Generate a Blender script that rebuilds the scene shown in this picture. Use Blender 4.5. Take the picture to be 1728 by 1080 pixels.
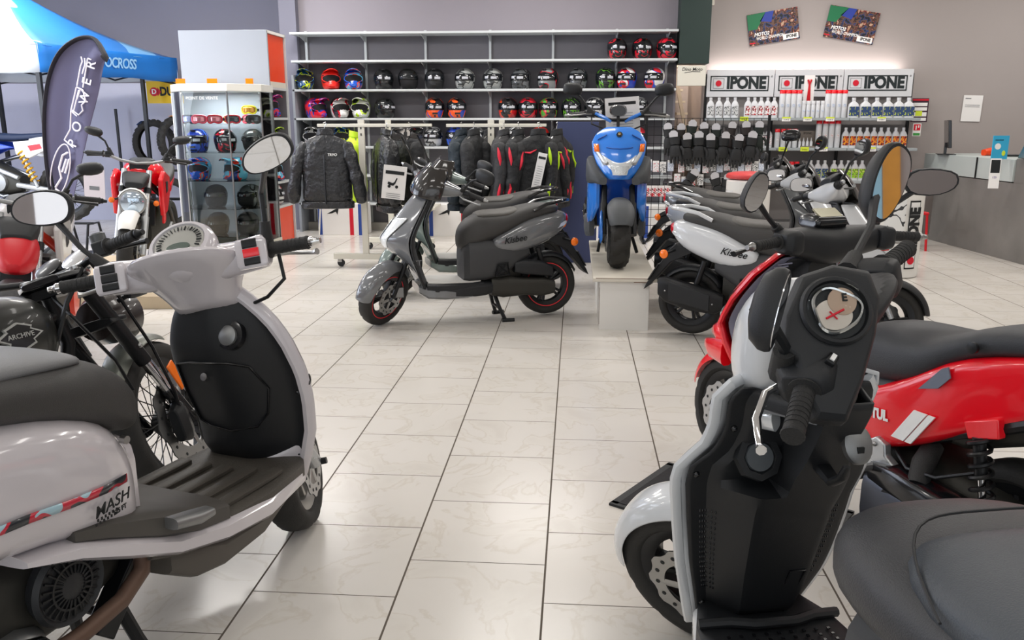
import bpy, math, random
from mathutils import Vector, Matrix, noise
scene = bpy.context.scene
for _o in list(bpy.data.objects):
    bpy.data.objects.remove(_o)
PI = math.pi
R = math.radians
COL = scene.collection

# ---------------------------------------------------------------- camera, world, big lights, exposure
cam_d = bpy.data.cameras.new('camera')
cam_d.sensor_width = 36.0
cam_d.lens = 36.0 * 1413.25 / 1728.0
cam_d.clip_start = 0.02
cam = bpy.data.objects.new('camera', cam_d)
COL.objects.link(cam)
cam.location = (0, 0, 1.4136)
cam.rotation_euler = (PI / 2 - 0.23168, 0, 0.07503)
scene.camera = cam

world = bpy.data.worlds.new('daylight')
scene.world = world
world.use_nodes = True
world.node_tree.nodes['Background'].inputs[0].default_value = (0.90, 0.95, 1.0, 1)
world.node_tree.nodes['Background'].inputs[1].default_value = 0.9


def area(name, loc, rot, sx, sy, power, col=(1, 1, 1), spread=PI):
    l = bpy.data.lights.new(name, 'AREA')
    l.shape = 'RECTANGLE'
    l.size, l.size_y = sx, sy
    l.energy = power
    l.color = col
    l.spread = spread
    o = bpy.data.objects.new(name, l)
    COL.objects.link(o)
    o.location = loc
    o.rotation_euler = rot
    return o


# fluorescent ceiling fittings in rows, and the shop-front daylight from the left and behind the camera, with added fills
for iy in range(5):
    for ix in range(5):
        area('ceiling_lamp', (-6.4 + 3.0 * ix, -0.4 + 2.55 * iy, 3.52), (0, 0, 0), 1.25, 0.28, (20 if iy < 3 else 60) * (1.5 if ix < 2 else 1.0), (1.0, 0.965, 0.92))
area('window_daylight', (-8.6, 4.5, 1.9), (0, R(-90), 0), 2.6, 6.0, 330, (0.80, 0.87, 1.0))
area('added_wall_fill', (-6.3, 7.0, 3.3), (R(64), 0, R(4)), 1.6, 0.4, 150, (0.88, 0.92, 1.0))  # fill light added to lift the dark back-left wall, no real fitting
area('added_case_fill', (-3.86, 9.12, 1.725), (0, 0, 0), 0.7, 0.12, 14, (0.95, 0.98, 1.0))  # added fill under the case top, brightens the helmets inside
area('added_side_fill', (-8.2, 5.2, 1.6), (R(90), 0, R(-17)), 1.6, 1.8, 130, (0.82, 0.88, 1.0))  # added low fill reaching the wall below the gazebo, not a window
area('added_niche_fill', (1.45, 12.5, 3.4), (0, 0, 0), 0.3, 0.5, 90, (1.0, 0.93, 0.86))  # fill added so the niche walls do not go black
area('shopfront_daylight', (0.0, -3.6, 2.0), (R(90), 0, 0), 9.0, 2.8, 115, (0.92, 0.96, 1.0))

scene.view_settings.view_transform = 'Standard'
scene.view_settings.look = 'None'
scene.view_settings.gamma = 1.0
scene.view_settings.exposure = -0.72
scene.view_settings.use_curve_mapping = False


# ---------------------------------------------------------------- helpers
def lin(c):
    return tuple((x / 12.92 if x <= 0.04045 else ((x + 0.055) / 1.055) ** 2.4) for x in c)


def hx(s):
    return lin(tuple(int(s[i:i + 2], 16) / 255 for i in (0, 2, 4)))


MATS = {}


def mat(name, col, rough=0.5, metal=0.0, coat=0.0, bump=None, vary=0.0, trans=0.0, ior=1.45, alpha=1.0, emit=0.0, vscale=6.0):
    if name in MATS:
        return MATS[name]
    m = bpy.data.materials.new(name)
    m.use_nodes = True
    nt = m.node_tree
    b = nt.nodes['Principled BSDF']
    if isinstance(col, str):
        col = hx(col)
    b.inputs['Base Color'].default_value = (*col, 1)
    b.inputs['Roughness'].default_value = rough
    b.inputs['Metallic'].default_value = metal
    b.inputs['Coat Weight'].default_value = coat
    b.inputs['Coat Roughness'].default_value = 0.06
    b.inputs['Transmission Weight'].default_value = trans
    b.inputs['IOR'].default_value = ior
    b.inputs['Alpha'].default_value = alpha
    if emit:
        b.inputs['Emission Color'].default_value = (*col, 1)
        b.inputs['Emission Strength'].default_value = emit
    tc = nt.nodes.new('ShaderNodeTexCoord')
    nz = nt.nodes.new('ShaderNodeTexNoise')
    nz.inputs['Scale'].default_value = vscale
    nz.inputs['Detail'].default_value = 4
    nt.links.new(tc.outputs['Object'], nz.inputs['Vector'])
    mr = nt.nodes.new('ShaderNodeMapRange')
    mr.inputs['To Min'].default_value = max(0.02, rough - 0.06)
    mr.inputs['To Max'].default_value = min(1, rough + 0.06)
    nt.links.new(nz.outputs['Fac'], mr.inputs['Value'])
    nt.links.new(mr.outputs['Result'], b.inputs['Roughness'])
    if vary:
        mx = nt.nodes.new('ShaderNodeMix')
        mx.data_type = 'RGBA'
        mx.inputs[6].default_value = (*[c * (1 - vary) for c in col], 1)
        mx.inputs[7].default_value = (*[min(1, c * (1 + vary)) for c in col], 1)
        nt.links.new(nz.outputs['Fac'], mx.inputs[0])
        nt.links.new(mx.outputs[2], b.inputs['Base Color'])
    if bump:
        n2 = nt.nodes.new('ShaderNodeTexNoise')
        n2.inputs['Scale'].default_value = bump[0]
        n2.inputs['Detail'].default_value = 3
        nt.links.new(tc.outputs['Object'], n2.inputs['Vector'])
        bp = nt.nodes.new('ShaderNodeBump')
        bp.inputs['Strength'].default_value = bump[1]
        bp.inputs['Distance'].default_value = bump[2] if len(bump) > 2 else 0.004
        nt.links.new(n2.outputs['Fac'], bp.inputs['Height'])
        nt.links.new(bp.outputs['Normal'], b.inputs['Normal'])
    MATS[name] = m
    return m


def paint2(name, base, acc, acc2=None, scale=5.0, lo=0.50, hi=0.60, rough=0.22, seed=0.0):
    """glossy shell paint with sharp-edged graphic flashes"""
    if name in MATS:
        return MATS[name]
    m = mat(name, base, rough, 0, 0.6)
    nt = m.node_tree
    b = nt.nodes['Principled BSDF']
    tc = nt.nodes.new('ShaderNodeTexCoord')
    mp = nt.nodes.new('ShaderNodeMapping')
    mp.inputs['Location'].default_value = (seed, seed * 0.7, seed * 0.3)
    mp.inputs['Rotation'].default_value = (0.5, 0.3, 0.2)
    mp.inputs['Scale'].default_value = (1.0, 1.6, 1.0)
    nt.links.new(tc.outputs['Object'], mp.inputs['Vector'])
    nz = nt.nodes.new('ShaderNodeTexNoise')
    nz.inputs['Scale'].default_value = scale
    nz.inputs['Detail'].default_value = 1.0
    nt.links.new(mp.outputs['Vector'], nz.inputs['Vector'])
    cr = nt.nodes.new('ShaderNodeValToRGB')
    cr.color_ramp.interpolation = 'CONSTANT'
    e = cr.color_ramp.elements
    e[0].position = 0.0
    e[0].color = (*hx(base), 1)
    e[1].position = lo
    e[1].color = (*hx(acc), 1)
    x = e.new(hi)
    x.color = (*hx(acc2 or base), 1)
    nt.links.new(nz.outputs['Fac'], cr.inputs['Fac'])
    nt.links.new(cr.outputs['Color'], b.inputs['Base Color'])
    return m


class MB:
    def __init__(s):
        s.v, s.f, s.m = [], [], []
        s.M = Matrix()
        s.k = 0

    def add(s, vs, fs):
        b = len(s.v)
        for p in vs:
            s.v.append(s.M @ Vector(p))
        for f in fs:
            s.f.append([i + b for i in f])
            s.m.append(s.k)
        return s

    def box(s, c, d, rot=None):
        x, y, z = d[0] / 2, d[1] / 2, d[2] / 2
        vs = [Vector((i * x, j * y, k * z)) for i in (-1, 1) for j in (-1, 1) for k in (-1, 1)]
        if rot is not None:
            rm = rot if isinstance(rot, Matrix) else (Matrix.Rotation(rot[2], 3, 'Z') @ Matrix.Rotation(rot[1], 3, 'Y') @ Matrix.Rotation(rot[0], 3, 'X'))
            vs = [rm @ v for v in vs]
        vs = [v + Vector(c) for v in vs]
        return s.add(vs, [[0, 1, 3, 2], [4, 6, 7, 5], [0, 4, 5, 1], [2, 3, 7, 6], [0, 2, 6, 4], [1, 5, 7, 3]])

    def loft(s, rings, caps=True, loop=False, close=True):
        n = len(rings[0])
        vs = [p for r in rings for p in r]
        fs = []
        m = len(rings)
        for i in range(m if loop else m - 1):
            a, b = i * n, ((i + 1) % m) * n
            for j in range(n if close else n - 1):
                j2 = (j + 1) % n
                fs.append([a + j, a + j2, b + j2, b + j])
        if caps and not loop and close:
            fs.append(list(range(n))[::-1])
            fs.append([(m - 1) * n + j for j in range(n)])
        return s.add(vs, fs)

    def grid(s, P):
        return s.loft(P, caps=False, close=False)

    def tube(s, pts, r, n=8, caps=True, flat=1.0, ref=None, e=2.0):
        pts = [Vector(p) for p in pts]
        m = len(pts)
        rs = r if isinstance(r, (list, tuple)) else [r] * m
        rings = []
        up = None
        for i, p in enumerate(pts):
            t = (pts[min(i + 1, m - 1)] - pts[max(i - 1, 0)])
            t.normalize()
            if up is None:
                up = Vector(ref) if ref else (Vector((0, 0, 1)) if abs(t.z) < 0.9 else Vector((1, 0, 0)))
            a = t.cross(up)
            if a.length < 1e-5:
                a = t.orthogonal()
            a.normalize()
            b = a.cross(t)
            if ref is None:
                up = b
            ri = rs[i]
            ra, rb = ri if isinstance(ri, tuple) else (ri, ri * flat)
            ring = []
            for k in range(n):
                c, q = math.cos(2 * PI * k / n), math.sin(2 * PI * k / n)
                if e != 2.0:
                    c = math.copysign(abs(c) ** (2 / e), c)
                    q = math.copysign(abs(q) ** (2 / e), q)
                ring.append(p + a * ra * c + b * rb * q)
            rings.append(ring)
        return s.loft(rings, caps)

    def lathe(s, prof, n=24, M=None, loop=False, caps=True):
        """profile of (radius, height) spun about local Y unless M says otherwise"""
        M = M or Matrix()
        rings = []
        for r, h in prof:
            rings.append([M @ Vector((r * math.cos(2 * PI * k / n), h, r * math.sin(2 * PI * k / n))) for k in range(n)])
        return s.loft(rings, caps, loop)

    def hull(s, st, n=16, e=2.6, ax='x', shear=None):
        """st: (x, z_low, z_high, half width[, y centre]) superellipse sections across the axis"""
        rings = []
        for q in st:
            x, lo, hi, w = q[:4]
            yc = q[4] if len(q) > 4 else 0
            ring = []
            for k in range(n):
                a = 2 * PI * (k + 0.5) / n
                c, d = math.cos(a), math.sin(a)
                yy = yc + w * math.copysign(abs(c) ** (2 / e), c)
                zz = (lo + hi) / 2 + (hi - lo) / 2 * math.copysign(abs(d) ** (2 / e), d)
                xx = x + (shear * (zz - (lo + hi) / 2) if shear else 0)
                ring.append((xx, yy, zz) if ax == 'x' else ((yy, xx, zz) if ax == 'y' else (yy, zz, xx)))
            rings.append(ring)
        return s.loft(rings)

    def prism(s, poly, a, b, plane='xz'):
        """extrude a 2D outline between a and b"""
        def P(p, h):
            return {'xz': (p[0], h, p[1]), 'xy': (p[0], p[1], h), 'yz': (h, p[0], p[1])}[plane]
        n = len(poly)
        vs = [P(p, a) for p in poly] + [P(p, b) for p in poly]
        fs = [[i, (i + 1) % n, n + (i + 1) % n, n + i] for i in range(n)]
        fs += [list(range(n))[::-1], [n + i for i in range(n)]]
        return s.add(vs, fs)

    def sphere(s, c, r, n=12, m=8):
        r = r if isinstance(r, tuple) else (r, r, r)
        rings = []
        for i in range(m + 1):
            t = PI * (0.001 + 0.998 * i / m)
            rings.append([Vector(c) + Vector((r[0] * math.sin(t) * math.cos(2 * PI * k / n), r[1] * math.sin(t) * math.sin(2 * PI * k / n), -r[2] * math.cos(t))) for k in range(n)])
        return s.loft(rings)


def link(name, me, parent=None):
    o = bpy.data.objects.new(name, me)
    COL.objects.link(o)
    if parent is not None:
        o.parent = parent
    return o


def obj(name, mb, mats, parent=None, bevel=0, sub=0, solid=0, ang=40, seg=2, off=-1.0):
    me = bpy.data.meshes.new(name)
    me.from_pydata([tuple(v) for v in mb.v], [], mb.f)
    if not isinstance(mats, (list, tuple)):
        mats = [mats]
    for m in mats:
        me.materials.append(m)
    if len(mats) > 1:
        me.polygons.foreach_set('material_index', mb.m)
    import bmesh
    bm = bmesh.new()
    bm.from_mesh(me)
    bmesh.ops.recalc_face_normals(bm, faces=bm.faces)
    bm.to_mesh(me)
    bm.free()
    me.shade_smooth()
    me.set_sharp_from_angle(angle=R(ang))
    me.update()
    o = link(name, me, parent)
    if solid:
        d = o.modifiers.new('solid', 'SOLIDIFY')
        d.thickness = solid
        d.offset = off
    if bevel:
        d = o.modifiers.new('bevel', 'BEVEL')
        d.width = bevel
        d.segments = seg
        d.limit_method = 'ANGLE'
        d.angle_limit = R(35)
    if sub:
        d = o.modifiers.new('sub', 'SUBSURF')
        d.levels = d.render_levels = sub
    return o


def tag(o, label, cat, group=None):
    o['label'] = label
    o['category'] = cat
    if group:
        o['group'] = group
    return o


def thing(name, label, cat, loc=(0, 0, 0), rot=(0, 0, 0), group=None):
    o = link(name, None)
    o.empty_display_size = 0.1
    o.location = loc
    o.rotation_euler = rot
    return tag(o, label, cat, group)


def struct(name, mb, m, **k):
    o = obj(name, mb, m, **k)
    o['kind'] = 'structure'
    return o


def dup(o, loc=None, rot=None, label=None, parent=None):
    c = o.copy()
    COL.objects.link(c)
    if parent is not None:
        c.parent = parent
    if loc is not None:
        c.location = loc
    if rot is not None:
        c.rotation_euler = rot
    if label:
        c['label'] = label
    for ch in list(o.children):
        dup(ch, parent=c)
    return c


def txt(s, size, m, parent, M, bold=0.0, ext=0.0008, name='lettering', sx=1.0, shear=0.0, align='CENTER', space=1.0):
    """raised lettering; text runs along local x, up local y, facing local z of M"""
    cu = bpy.data.curves.new('text', 'FONT')
    cu.body = s
    cu.size = size
    cu.align_x = align
    cu.align_y = 'CENTER'
    cu.offset = bold * size
    cu.extrude = ext
    cu.shear = shear
    cu.space_character = space
    cu.resolution_u = 3
    t = bpy.data.objects.new('text', cu)
    COL.objects.link(t)
    dg = bpy.context.evaluated_depsgraph_get()
    me = bpy.data.meshes.new_from_object(t.evaluated_get(dg))
    bpy.data.objects.remove(t)
    bpy.data.curves.remove(cu)
    me.transform(M @ Matrix.Diagonal((sx, 1, 1, 1)))
    me.materials.clear()
    me.materials.append(m)
    return link(name, me, parent)


def frame(o, x, y):
    """matrix whose local x, y map to the given world directions at origin o"""
    x = Vector(x).normalized()
    y = Vector(y).normalized()
    z = x.cross(y).normalized()
    y = z.cross(x)
    return Matrix(((x.x, y.x, z.x, o[0]), (x.y, y.y, z.y, o[1]), (x.z, y.z, z.z, o[2]), (0, 0, 0, 1)))


def FRONT(x, y, z):
    """text facing the camera side (-Y)"""
    return frame((x, y, z), (1, 0, 0), (0, 0, 1))


# ---------------------------------------------------------------- materials
WHITE = mat('white_enamel', 'e4e2dd', 0.35)
CREAM = mat('cream_enamel', 'd9d5c8', 0.4)
LGREY = mat('light_grey_laminate', '9da2aa', 0.45)
DGREY = mat('dark_grey_board', '6b696f', 0.6, vary=0.05)
BLACKP = mat('black_grained_plastic', '1b1d20', 0.46, bump=(900, 0.25))
BLACKG = mat('black_gloss_plastic', '121316', 0.18, coat=0.3)
BLACKM = mat('black_satin_metal', '1b1c1e', 0.38, 0.3)
RUBBER = mat('tyre_rubber', '2a2927', 0.72, bump=(260, 0.2))
GRIP = mat('grip_rubber', '262626', 0.6, bump=(500, 0.5))
CHROME = mat('chrome', 'd8d8d8', 0.09, 1.0)
STEEL = mat('brushed_steel', 'a9a9a8', 0.3, 1.0)
ALU = mat('cast_alloy', '8d8e8e', 0.42, 0.8, vary=0.12)
SILVER = mat('silver_fork_paint', 'b8bbbd', 0.28, 0.7)
DARKM = mat('engine_casting', '3a3935', 0.5, 0.5, vary=0.2)
MIRROR = mat('mirror_glass', 'e8e8ea', 0.03, 1.0)
MIRROR.node_tree.nodes['Principled BSDF'].inputs['Roughness'].default_value = 0.02
for _l in list(MIRROR.node_tree.links):
    if _l.to_socket.name == 'Roughness':
        MIRROR.node_tree.links.remove(_l)
SEATV = mat('black_seat_vinyl', '3b3a39', 0.52, bump=(420, 0.35))
SEATG = mat('grey_seat_vinyl', '77787a', 0.5, bump=(420, 0.3))
RED = mat('red_gloss', 'ec1122', 0.22, coat=0.6)
REDM = mat('red_plastic', 'c81522', 0.4)
ORANGE = mat('amber_lens', 'ff7a12', 0.2, coat=0.5)
REDL = mat('red_lens', 'c01a28', 0.15, coat=0.5)
LENS = mat('clear_lens', 'e4e8ea', 0.06, 0.25, coat=0.6)
PAPER = mat('white_paper', 'eceae8', 0.7)
INK = mat('black_ink', '14181a', 0.6)
INKR = mat('red_ink', 'd0122c', 0.6)
INKW = mat('white_ink', 'f0f0ee', 0.5)
INKG = mat('grey_ink', '77797c', 0.6)
YELTAG = mat('yellow_tag', 'cfe03a', 0.6)
def thin_glass(name, tint, ior=1.45):
    m = bpy.data.materials.new(name)
    m.use_nodes = True
    nt = m.node_tree
    nt.nodes.remove(nt.nodes['Principled BSDF'])
    t, g, x, f = (nt.nodes.new('ShaderNode' + k) for k in ('BsdfTransparent', 'BsdfGlossy', 'MixShader', 'Fresnel'))
    t.inputs[0].default_value = (*tint, 1)
    g.inputs['Roughness'].default_value = 0.02
    f.inputs[0].default_value = ior
    nt.links.new(f.outputs[0], x.inputs[0])
    nt.links.new(t.outputs[0], x.inputs[1])
    nt.links.new(g.outputs[0], x.inputs[2])
    nt.links.new(x.outputs[0], nt.nodes['Material Output'].inputs[0])
    return m


GLASS = thin_glass('clear_glass_pane', (0.95, 0.98, 0.97))
DGLASS = thin_glass('dial_glass_clear', (0.97, 0.98, 0.98), 1.12)
ORPL = mat('orange_board', 'e8481c', 0.4)


# ---------------------------------------------------------------- structure
def floor_material():
    m = mat('marbled_floor_tiles', 'd2cbc0', 0.25)
    nt = m.node_tree
    b = nt.nodes['Principled BSDF']
    N, L = nt.nodes.new, nt.links.new

    def math_(op, a, c=None, d=None):
        n = N('ShaderNodeMath')
        n.operation = op
        for i, x in enumerate((a, c, d)):
            if x is None:
                continue
            if isinstance(x, (int, float)):
                n.inputs[i].default_value = x
            else:
                L(x, n.inputs[i])
        return n.outputs[0]
    tc = N('ShaderNodeTexCoord')
    sp = N('ShaderNodeSeparateXYZ')
    L(tc.outputs['Object'], sp.inputs[0])
    u = math_('DIVIDE', math_('ADD', sp.outputs[0], 0.077), 0.45)
    col = math_('FLOOR', u)
    par = math_('FLOORED_MODULO', col, 2.0)
    v = math_('ADD', math_('DIVIDE', math_('SUBTRACT', sp.outputs[1], 5.417), 0.45), math_('MULTIPLY', par, 0.5))
    row = math_('FLOOR', v)
    fu, fv = math_('FRACT', u), math_('FRACT', v)
    du = math_('MINIMUM', fu, math_('SUBTRACT', 1.0, fu))
    dv = math_('MINIMUM', fv, math_('SUBTRACT', 1.0, fv))
    gl = math_('LESS_THAN', du, 0.0072)
    gc = math_('LESS_THAN', dv, 0.0042)
    grout = math_('MAXIMUM', gl, gc)
    # per tile shift of the marbling
    cx = N('ShaderNodeCombineXYZ')
    L(math_('ADD', math_('MULTIPLY', col, 7.31), sp.outputs[0]), cx.inputs[0])
    L(math_('ADD', math_('MULTIPLY', row, 3.77), sp.outputs[1]), cx.inputs[1])
    n1 = N('ShaderNodeTexNoise')
    n1.inputs['Scale'].default_value = 4.0
    n1.inputs['Detail'].default_value = 6
    n1.inputs['Distortion'].default_value = 0.7
    L(cx.outputs[0], n1.inputs['Vector'])
    cr = N('ShaderNodeValToRGB')
    e = cr.color_ramp.elements
    e[0].position = 0.30
    e[0].color = (*hx('d3cdc5'), 1)
    e[1].position = 0.62
    e[1].color = (*hx('dad5ce'), 1)
    k = e.new(0.445)
    k.color = (*hx('d9d4cc'), 1)
    k = e.new(0.468)
    k.color = (*hx('d1cac0'), 1)
    k = e.new(0.490)
    k.color = (*hx('d9d4cd'), 1)
    L(n1.outputs['Fac'], cr.inputs['Fac'])
    mx = N('ShaderNodeMix')
    mx.data_type = 'RGBA'
    L(grout, mx.inputs[0])
    L(cr.outputs['Color'], mx.inputs[6])
    mx.inputs[7].default_value = (*hx('5d544a'), 1)
    L(mx.outputs[2], b.inputs['Base Color'])
    ro = N('ShaderNodeMix')
    L(grout, ro.inputs[0])
    ro.inputs[2].default_value = 0.22
    ro.inputs[3].default_value = 0.9
    L(ro.outputs[0], b.inputs['Roughness'])
    bp = N('ShaderNodeBump')
    bp.inputs['Strength'].default_value = 0.4
    bp.inputs['Distance'].default_value = 0.002
    L(math_('SUBTRACT', 1.0, grout), bp.inputs['Height'])
    L(bp.outputs['Normal'], b.inputs['Normal'])
    return m


def wall_paint(name, col, r=0.8):
    return mat(name, col, r, vary=0.03, bump=(60, 0.08), vscale=1.5)


WALL_L = wall_paint('lilac_grey_wall', 'c4c6d8')
WALL_LU = wall_paint('slate_wall', '74737f')
WALL_B = wall_paint('mauve_grey_wall', '8e888f')
WALL_R = wall_paint('warm_grey_wall', 'a39b98')
WALL_N = wall_paint('beige_wall', 'b3a69e')
CEIL = wall_paint('white_ceiling', 'd8d6d2')
GREEN = mat('dark_green_steel', '22332f', 0.5)

struct('floor', MB().box((-1.0, 5.0, -0.05), (17.6, 19.0, 0.1)), floor_material())
struct('ceiling', MB().box((-1.0, 5.0, 3.65), (17.6, 19.0, 0.1)), CEIL)
_w = MB()
_w.box((-6.6, 12.1, 0.98), (6.2, 0.2, 1.96))
struct('wall_back_left', _w, WALL_L)
_w = MB()
_w.box((-6.6, 12.1, 2.78), (6.2, 0.2, 1.64))
struct('wall_back_left_upper', _w, WALL_LU)
struct('wall_back', MB().box((-1.22, 11.3, 1.8), (4.95, 0.2, 3.6)), WALL_B)
struct('trim_1', MB().box((-3.72, 11.33, 1.8), (0.22, 0.5, 3.6)), WALL_LU)
struct('wall_left', MB().box((-9.7, 5.0, 1.8), (0.2, 19.0, 3.6)), WALL_L)
struct('wall_right', MB().box((7.7, 5.0, 1.8), (0.2, 19.0, 3.6)), WALL_R)
struct('wall_back_right', MB().box((4.72, 11.4, 1.8), (6.2, 0.2, 3.6)), WALL_R)
struct('wall_front_left', MB().box((-6.9, -4.5, 1.8), (5.4, 0.2, 3.6)), WALL_R)
struct('wall_front_right', MB().box((5.4, -4.5, 1.8), (4.4, 0.2, 3.6)), WALL_R)
struct('wall_niche', MB().box((1.5, 13.6, 1.8), (1.6, 0.2, 3.6)), WALL_N)
struct('wall_niche_left', MB().box((1.2, 12.45, 1.8), (0.1, 2.1, 3.6)), WALL_N)
struct('wall_niche_right', MB().box((1.75, 12.55, 1.8), (0.1, 1.9, 3.6)), WALL_N)
struct('trim_2', MB().box((1.425, 11.05, 2.86), (0.37, 0.3, 1.48)), GREEN)
struct('door_1', MB().box((1.36, 13.45, 0.86), (0.2, 0.05, 1.72)), GREEN)
struct('reflected_board', MB().box((7.57, 1.165, 1.3), (0.04, 0.16, 2.6)), mat('orange_stained_wood', 'd8963a', 0.5, vary=.2))  # unseen board, added for the orange in the front scooter's right mirror
struct('reflected_panel', MB().box((7.57, .82, 1.3), (0.04, 0.52, 2.6)), mat('pale_blue_panel', '9cc8dc', 0.5))  # unseen panel, added for the blue stripe in the same mirror
struct('baseboard_back', MB().box((-1.22, 11.16, 0.05), (4.9, 0.08, 0.1)), mat('pale_plinth', 'a7a29a', 0.5))
_w = MB()
for k in range(9):
    _w.box((1.62 - 0.035 * k, 12.9 + 0.05 * k, 1.2 + 0.17 * k), (0.16, 0.24, 0.03))
_w.box((1.49, 12.75, 1.75), (0.05, 0.06, 1.5), (0, R(-13), 0))
struct('trim_3', _w, mat('stair_paint', 'd8cdb8', 0.5))


# ---------------------------------------------------------------- wall shelving with helmets
ORD = ['first', 'second', 'third', 'fourth', 'fifth', 'sixth', 'seventh', 'eighth', 'ninth', 'tenth', 'eleventh', 'twelfth', 'thirteenth', 'fourteenth', 'fifteenth', 'sixteenth', 'seventeenth', 'eighteenth']


_CF = Vector((-math.sin(0.07503) * math.cos(0.23168), math.cos(0.07503) * math.cos(0.23168), -math.sin(0.23168)))
_CR = Vector((math.cos(0.07503), math.sin(0.07503), 0))
_CU = _CR.cross(_CF)


def at(px, py, y):
    """the point of the photo (1728 x 1080) on the upright plane at depth y, as metres"""
    d = _CF + _CR * ((px - 864) / 1413.25) - _CU * ((py - 540) / 1413.25)
    return Vector((0, 0, 1.4136)) + d * (y / d.y)


def SX(px):
    return at(px, 150, 11.02).x


sh = thing('wall_shelving', 'long grey wall shelving with seven boards full of helmets', 'shelving', (-1.2, 10.85, 0))
SHZ = [2.52, 2.18, 1.825, 1.468, 1.112, 0.75, 0.386]
SHELF = mat('shelf_enamel', 'c6cacc', 0.4)
for i, z in enumerate(SHZ):
    a, b = -3.63, 1.22
    m = MB().box(((a + b) / 2 + 1.2, 0.17, z - 0.014), (b - a, 0.34, 0.028))
    obj('shelf', m, SHELF, sh, bevel=0.004)
for x in (-3.52, -2.74, -1.955, -1.12, -0.316, 0.487, 1.118):
    m = MB()
    m.box((x + 1.2, 0.33, 1.28), (0.03, 0.03, 2.56))
    for z in SHZ:
        m.prism([(0.32, z - 0.03), (0.02, z - 0.03), (0.02, z - 0.045), (0.32, z - 0.10)], x + 1.198, x + 1.202, 'yz')
    obj('upright', m, SHELF, sh)
m = MB().box((0, 0.345, 1.27), (4.85, 0.006, 2.5))
obj('back_panel', m, DGREY, sh)
m = MB().box((-2.42, 0.17, 1.0), (0.03, 0.34, 2.0))
obj('end_panel', m, LGREY, sh)

VIS = mat('dark_visor', '15181c', 0.06, coat=0.5)
LINING = mat('helmet_lining', '17171a', 0.85)
STICK = mat('visor_sticker', 'b4b6be', 0.5)


def hring(z, rx, ry, yc, n=24, chin=0.0):
    r = []
    for k in range(n):
        a = 2 * PI * k / n
        x, y = rx * math.sin(a), -ry * math.cos(a)
        f = max(0, math.cos(a)) ** 3
        r.append((x, yc + y - chin * f, z))
    return r


HP = [(0.0, .082, .105, 0.0, .0), (.012, .098, .122, -.004, .006), (.04, .112, .138, -.008, .014), (.08, .120, .148, -.006, .010), (.12, .126, .151, 0, 0),
      (.16, .125, .148, .006, 0), (.20, .112, .132, .012, 0), (.232, .085, .102, .015, 0), (.252, .048, .058, .015, 0), (.258, .01, .012, .015, 0)]


def hpatch(a0, a1, z0, z1, grow, na=12, nz=5, fwd=0.0):
    P = []
    for i in range(nz + 1):
        z = z0 + (z1 - z0) * i / nz
        for j in range(len(HP) - 1):
            if HP[j][0] <= z <= HP[j + 1][0]:
                t = (z - HP[j][0]) / (HP[j + 1][0] - HP[j][0])
                q = [HP[j][k] * (1 - t) + HP[j + 1][k] * t for k in range(5)]
        row = []
        for k in range(na + 1):
            a = R(a0 + (a1 - a0) * k / na)
            x, y = (q[1] + grow) * math.sin(a), -(q[2] + grow) * math.cos(a)
            row.append((x, q[3] + y - (q[4] + fwd) * max(0, math.cos(a)) ** 3, z))
        P.append(row)
    return P


def helmet_proto(kind):
    m = MB()
    if kind == 'road':
        m.loft([hring(z, rx, ry, yc, chin=c) for z, rx, ry, yc, c in HP])
    elif kind == 'cross':
        m.loft([hring(z, rx * .97, ry, yc, chin=c + (0.045 if z < 0.07 else 0.012 if z < 0.1 else 0)) for z, rx, ry, yc, c in HP])
    else:
        m.loft([hring(z, rx, ry, yc, chin=-(0.05 if z < 0.09 else 0)) for z, rx, ry, yc, c in HP])
    sh_ = obj('full_face_helmet' if kind == 'road' else 'motocross_helmet' if kind == 'cross' else 'open_face_helmet', m, BLACKG, ang=50)
    if kind == 'road':
        obj('visor', MB().grid(hpatch(-78, 78, .098, .186, .006)), VIS, sh_, solid=0.004)
        v = MB()
        v.grid(hpatch(-30, -8, .125, .155, .012, 4, 2))
        v.grid(hpatch(6, 38, .120, .150, .012, 5, 2))
        obj('sticker', v, STICK, sh_)
        v = MB()
        v.box((0, -.160, .055), (.07, .03, .022))
        obj('top_vent', MB().box((0, -.10, .232), (.05, .05, .012), (R(-25), 0, 0)), BLACKP, sh_, bevel=.004)
        obj('vent', v, BLACKP, sh_, bevel=.004)
    elif kind == 'cross':
        obj('eye_port', MB().grid(hpatch(-62, 62, .082, .180, .004)), LINING, sh_, solid=0.003)
        f = []
        for k in range(25):
            a = 2 * PI * k / 24
            ang = R(60 * math.sin(a))
            z = .131 + .052 * math.cos(a)
            P = hpatch(math.degrees(ang), math.degrees(ang) + .1, z, z + .0001, .006, 1, 1)
            f.append(P[0][0])
        obj('port_trim', MB().tube(f, .006, 6), BLACKP, sh_)
        v = MB()
        P = []
        for i in range(6):
            t = i / 5
            P.append([((k / 8 - .5) * (.20 - .05 * t), -.085 - .15 * t + .03 * abs(k / 4 - 1) ** 2, .232 + .022 * math.sin(t * 2.2) - .03 * abs(k / 4 - 1) ** 2) for k in range(9)])
        v.grid(P)
        obj('peak', v, BLACKG, sh_, solid=.005)
        v = MB().box((0, -.198, .045), (.055, .02, .03))
        v.box((0.0, -.17, .02), (.09, .04, .012))
        obj('chin_vent', v, BLACKP, sh_, bevel=.005)
    else:
        obj('face_opening', MB().grid(hpatch(-70, 70, .004, .150, .002)), LINING, sh_, solid=.002)
        obj('visor', MB().grid(hpatch(-80, 80, .12, .175, .012)), VIS, sh_, solid=.003)
        obj('rim_trim', MB().tube([p for p in hpatch(-75, 75, .152, .153, .004, 16, 1)[0]], .005, 6), BLACKM, sh_)
    return sh_


HPROTO = {}


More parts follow.
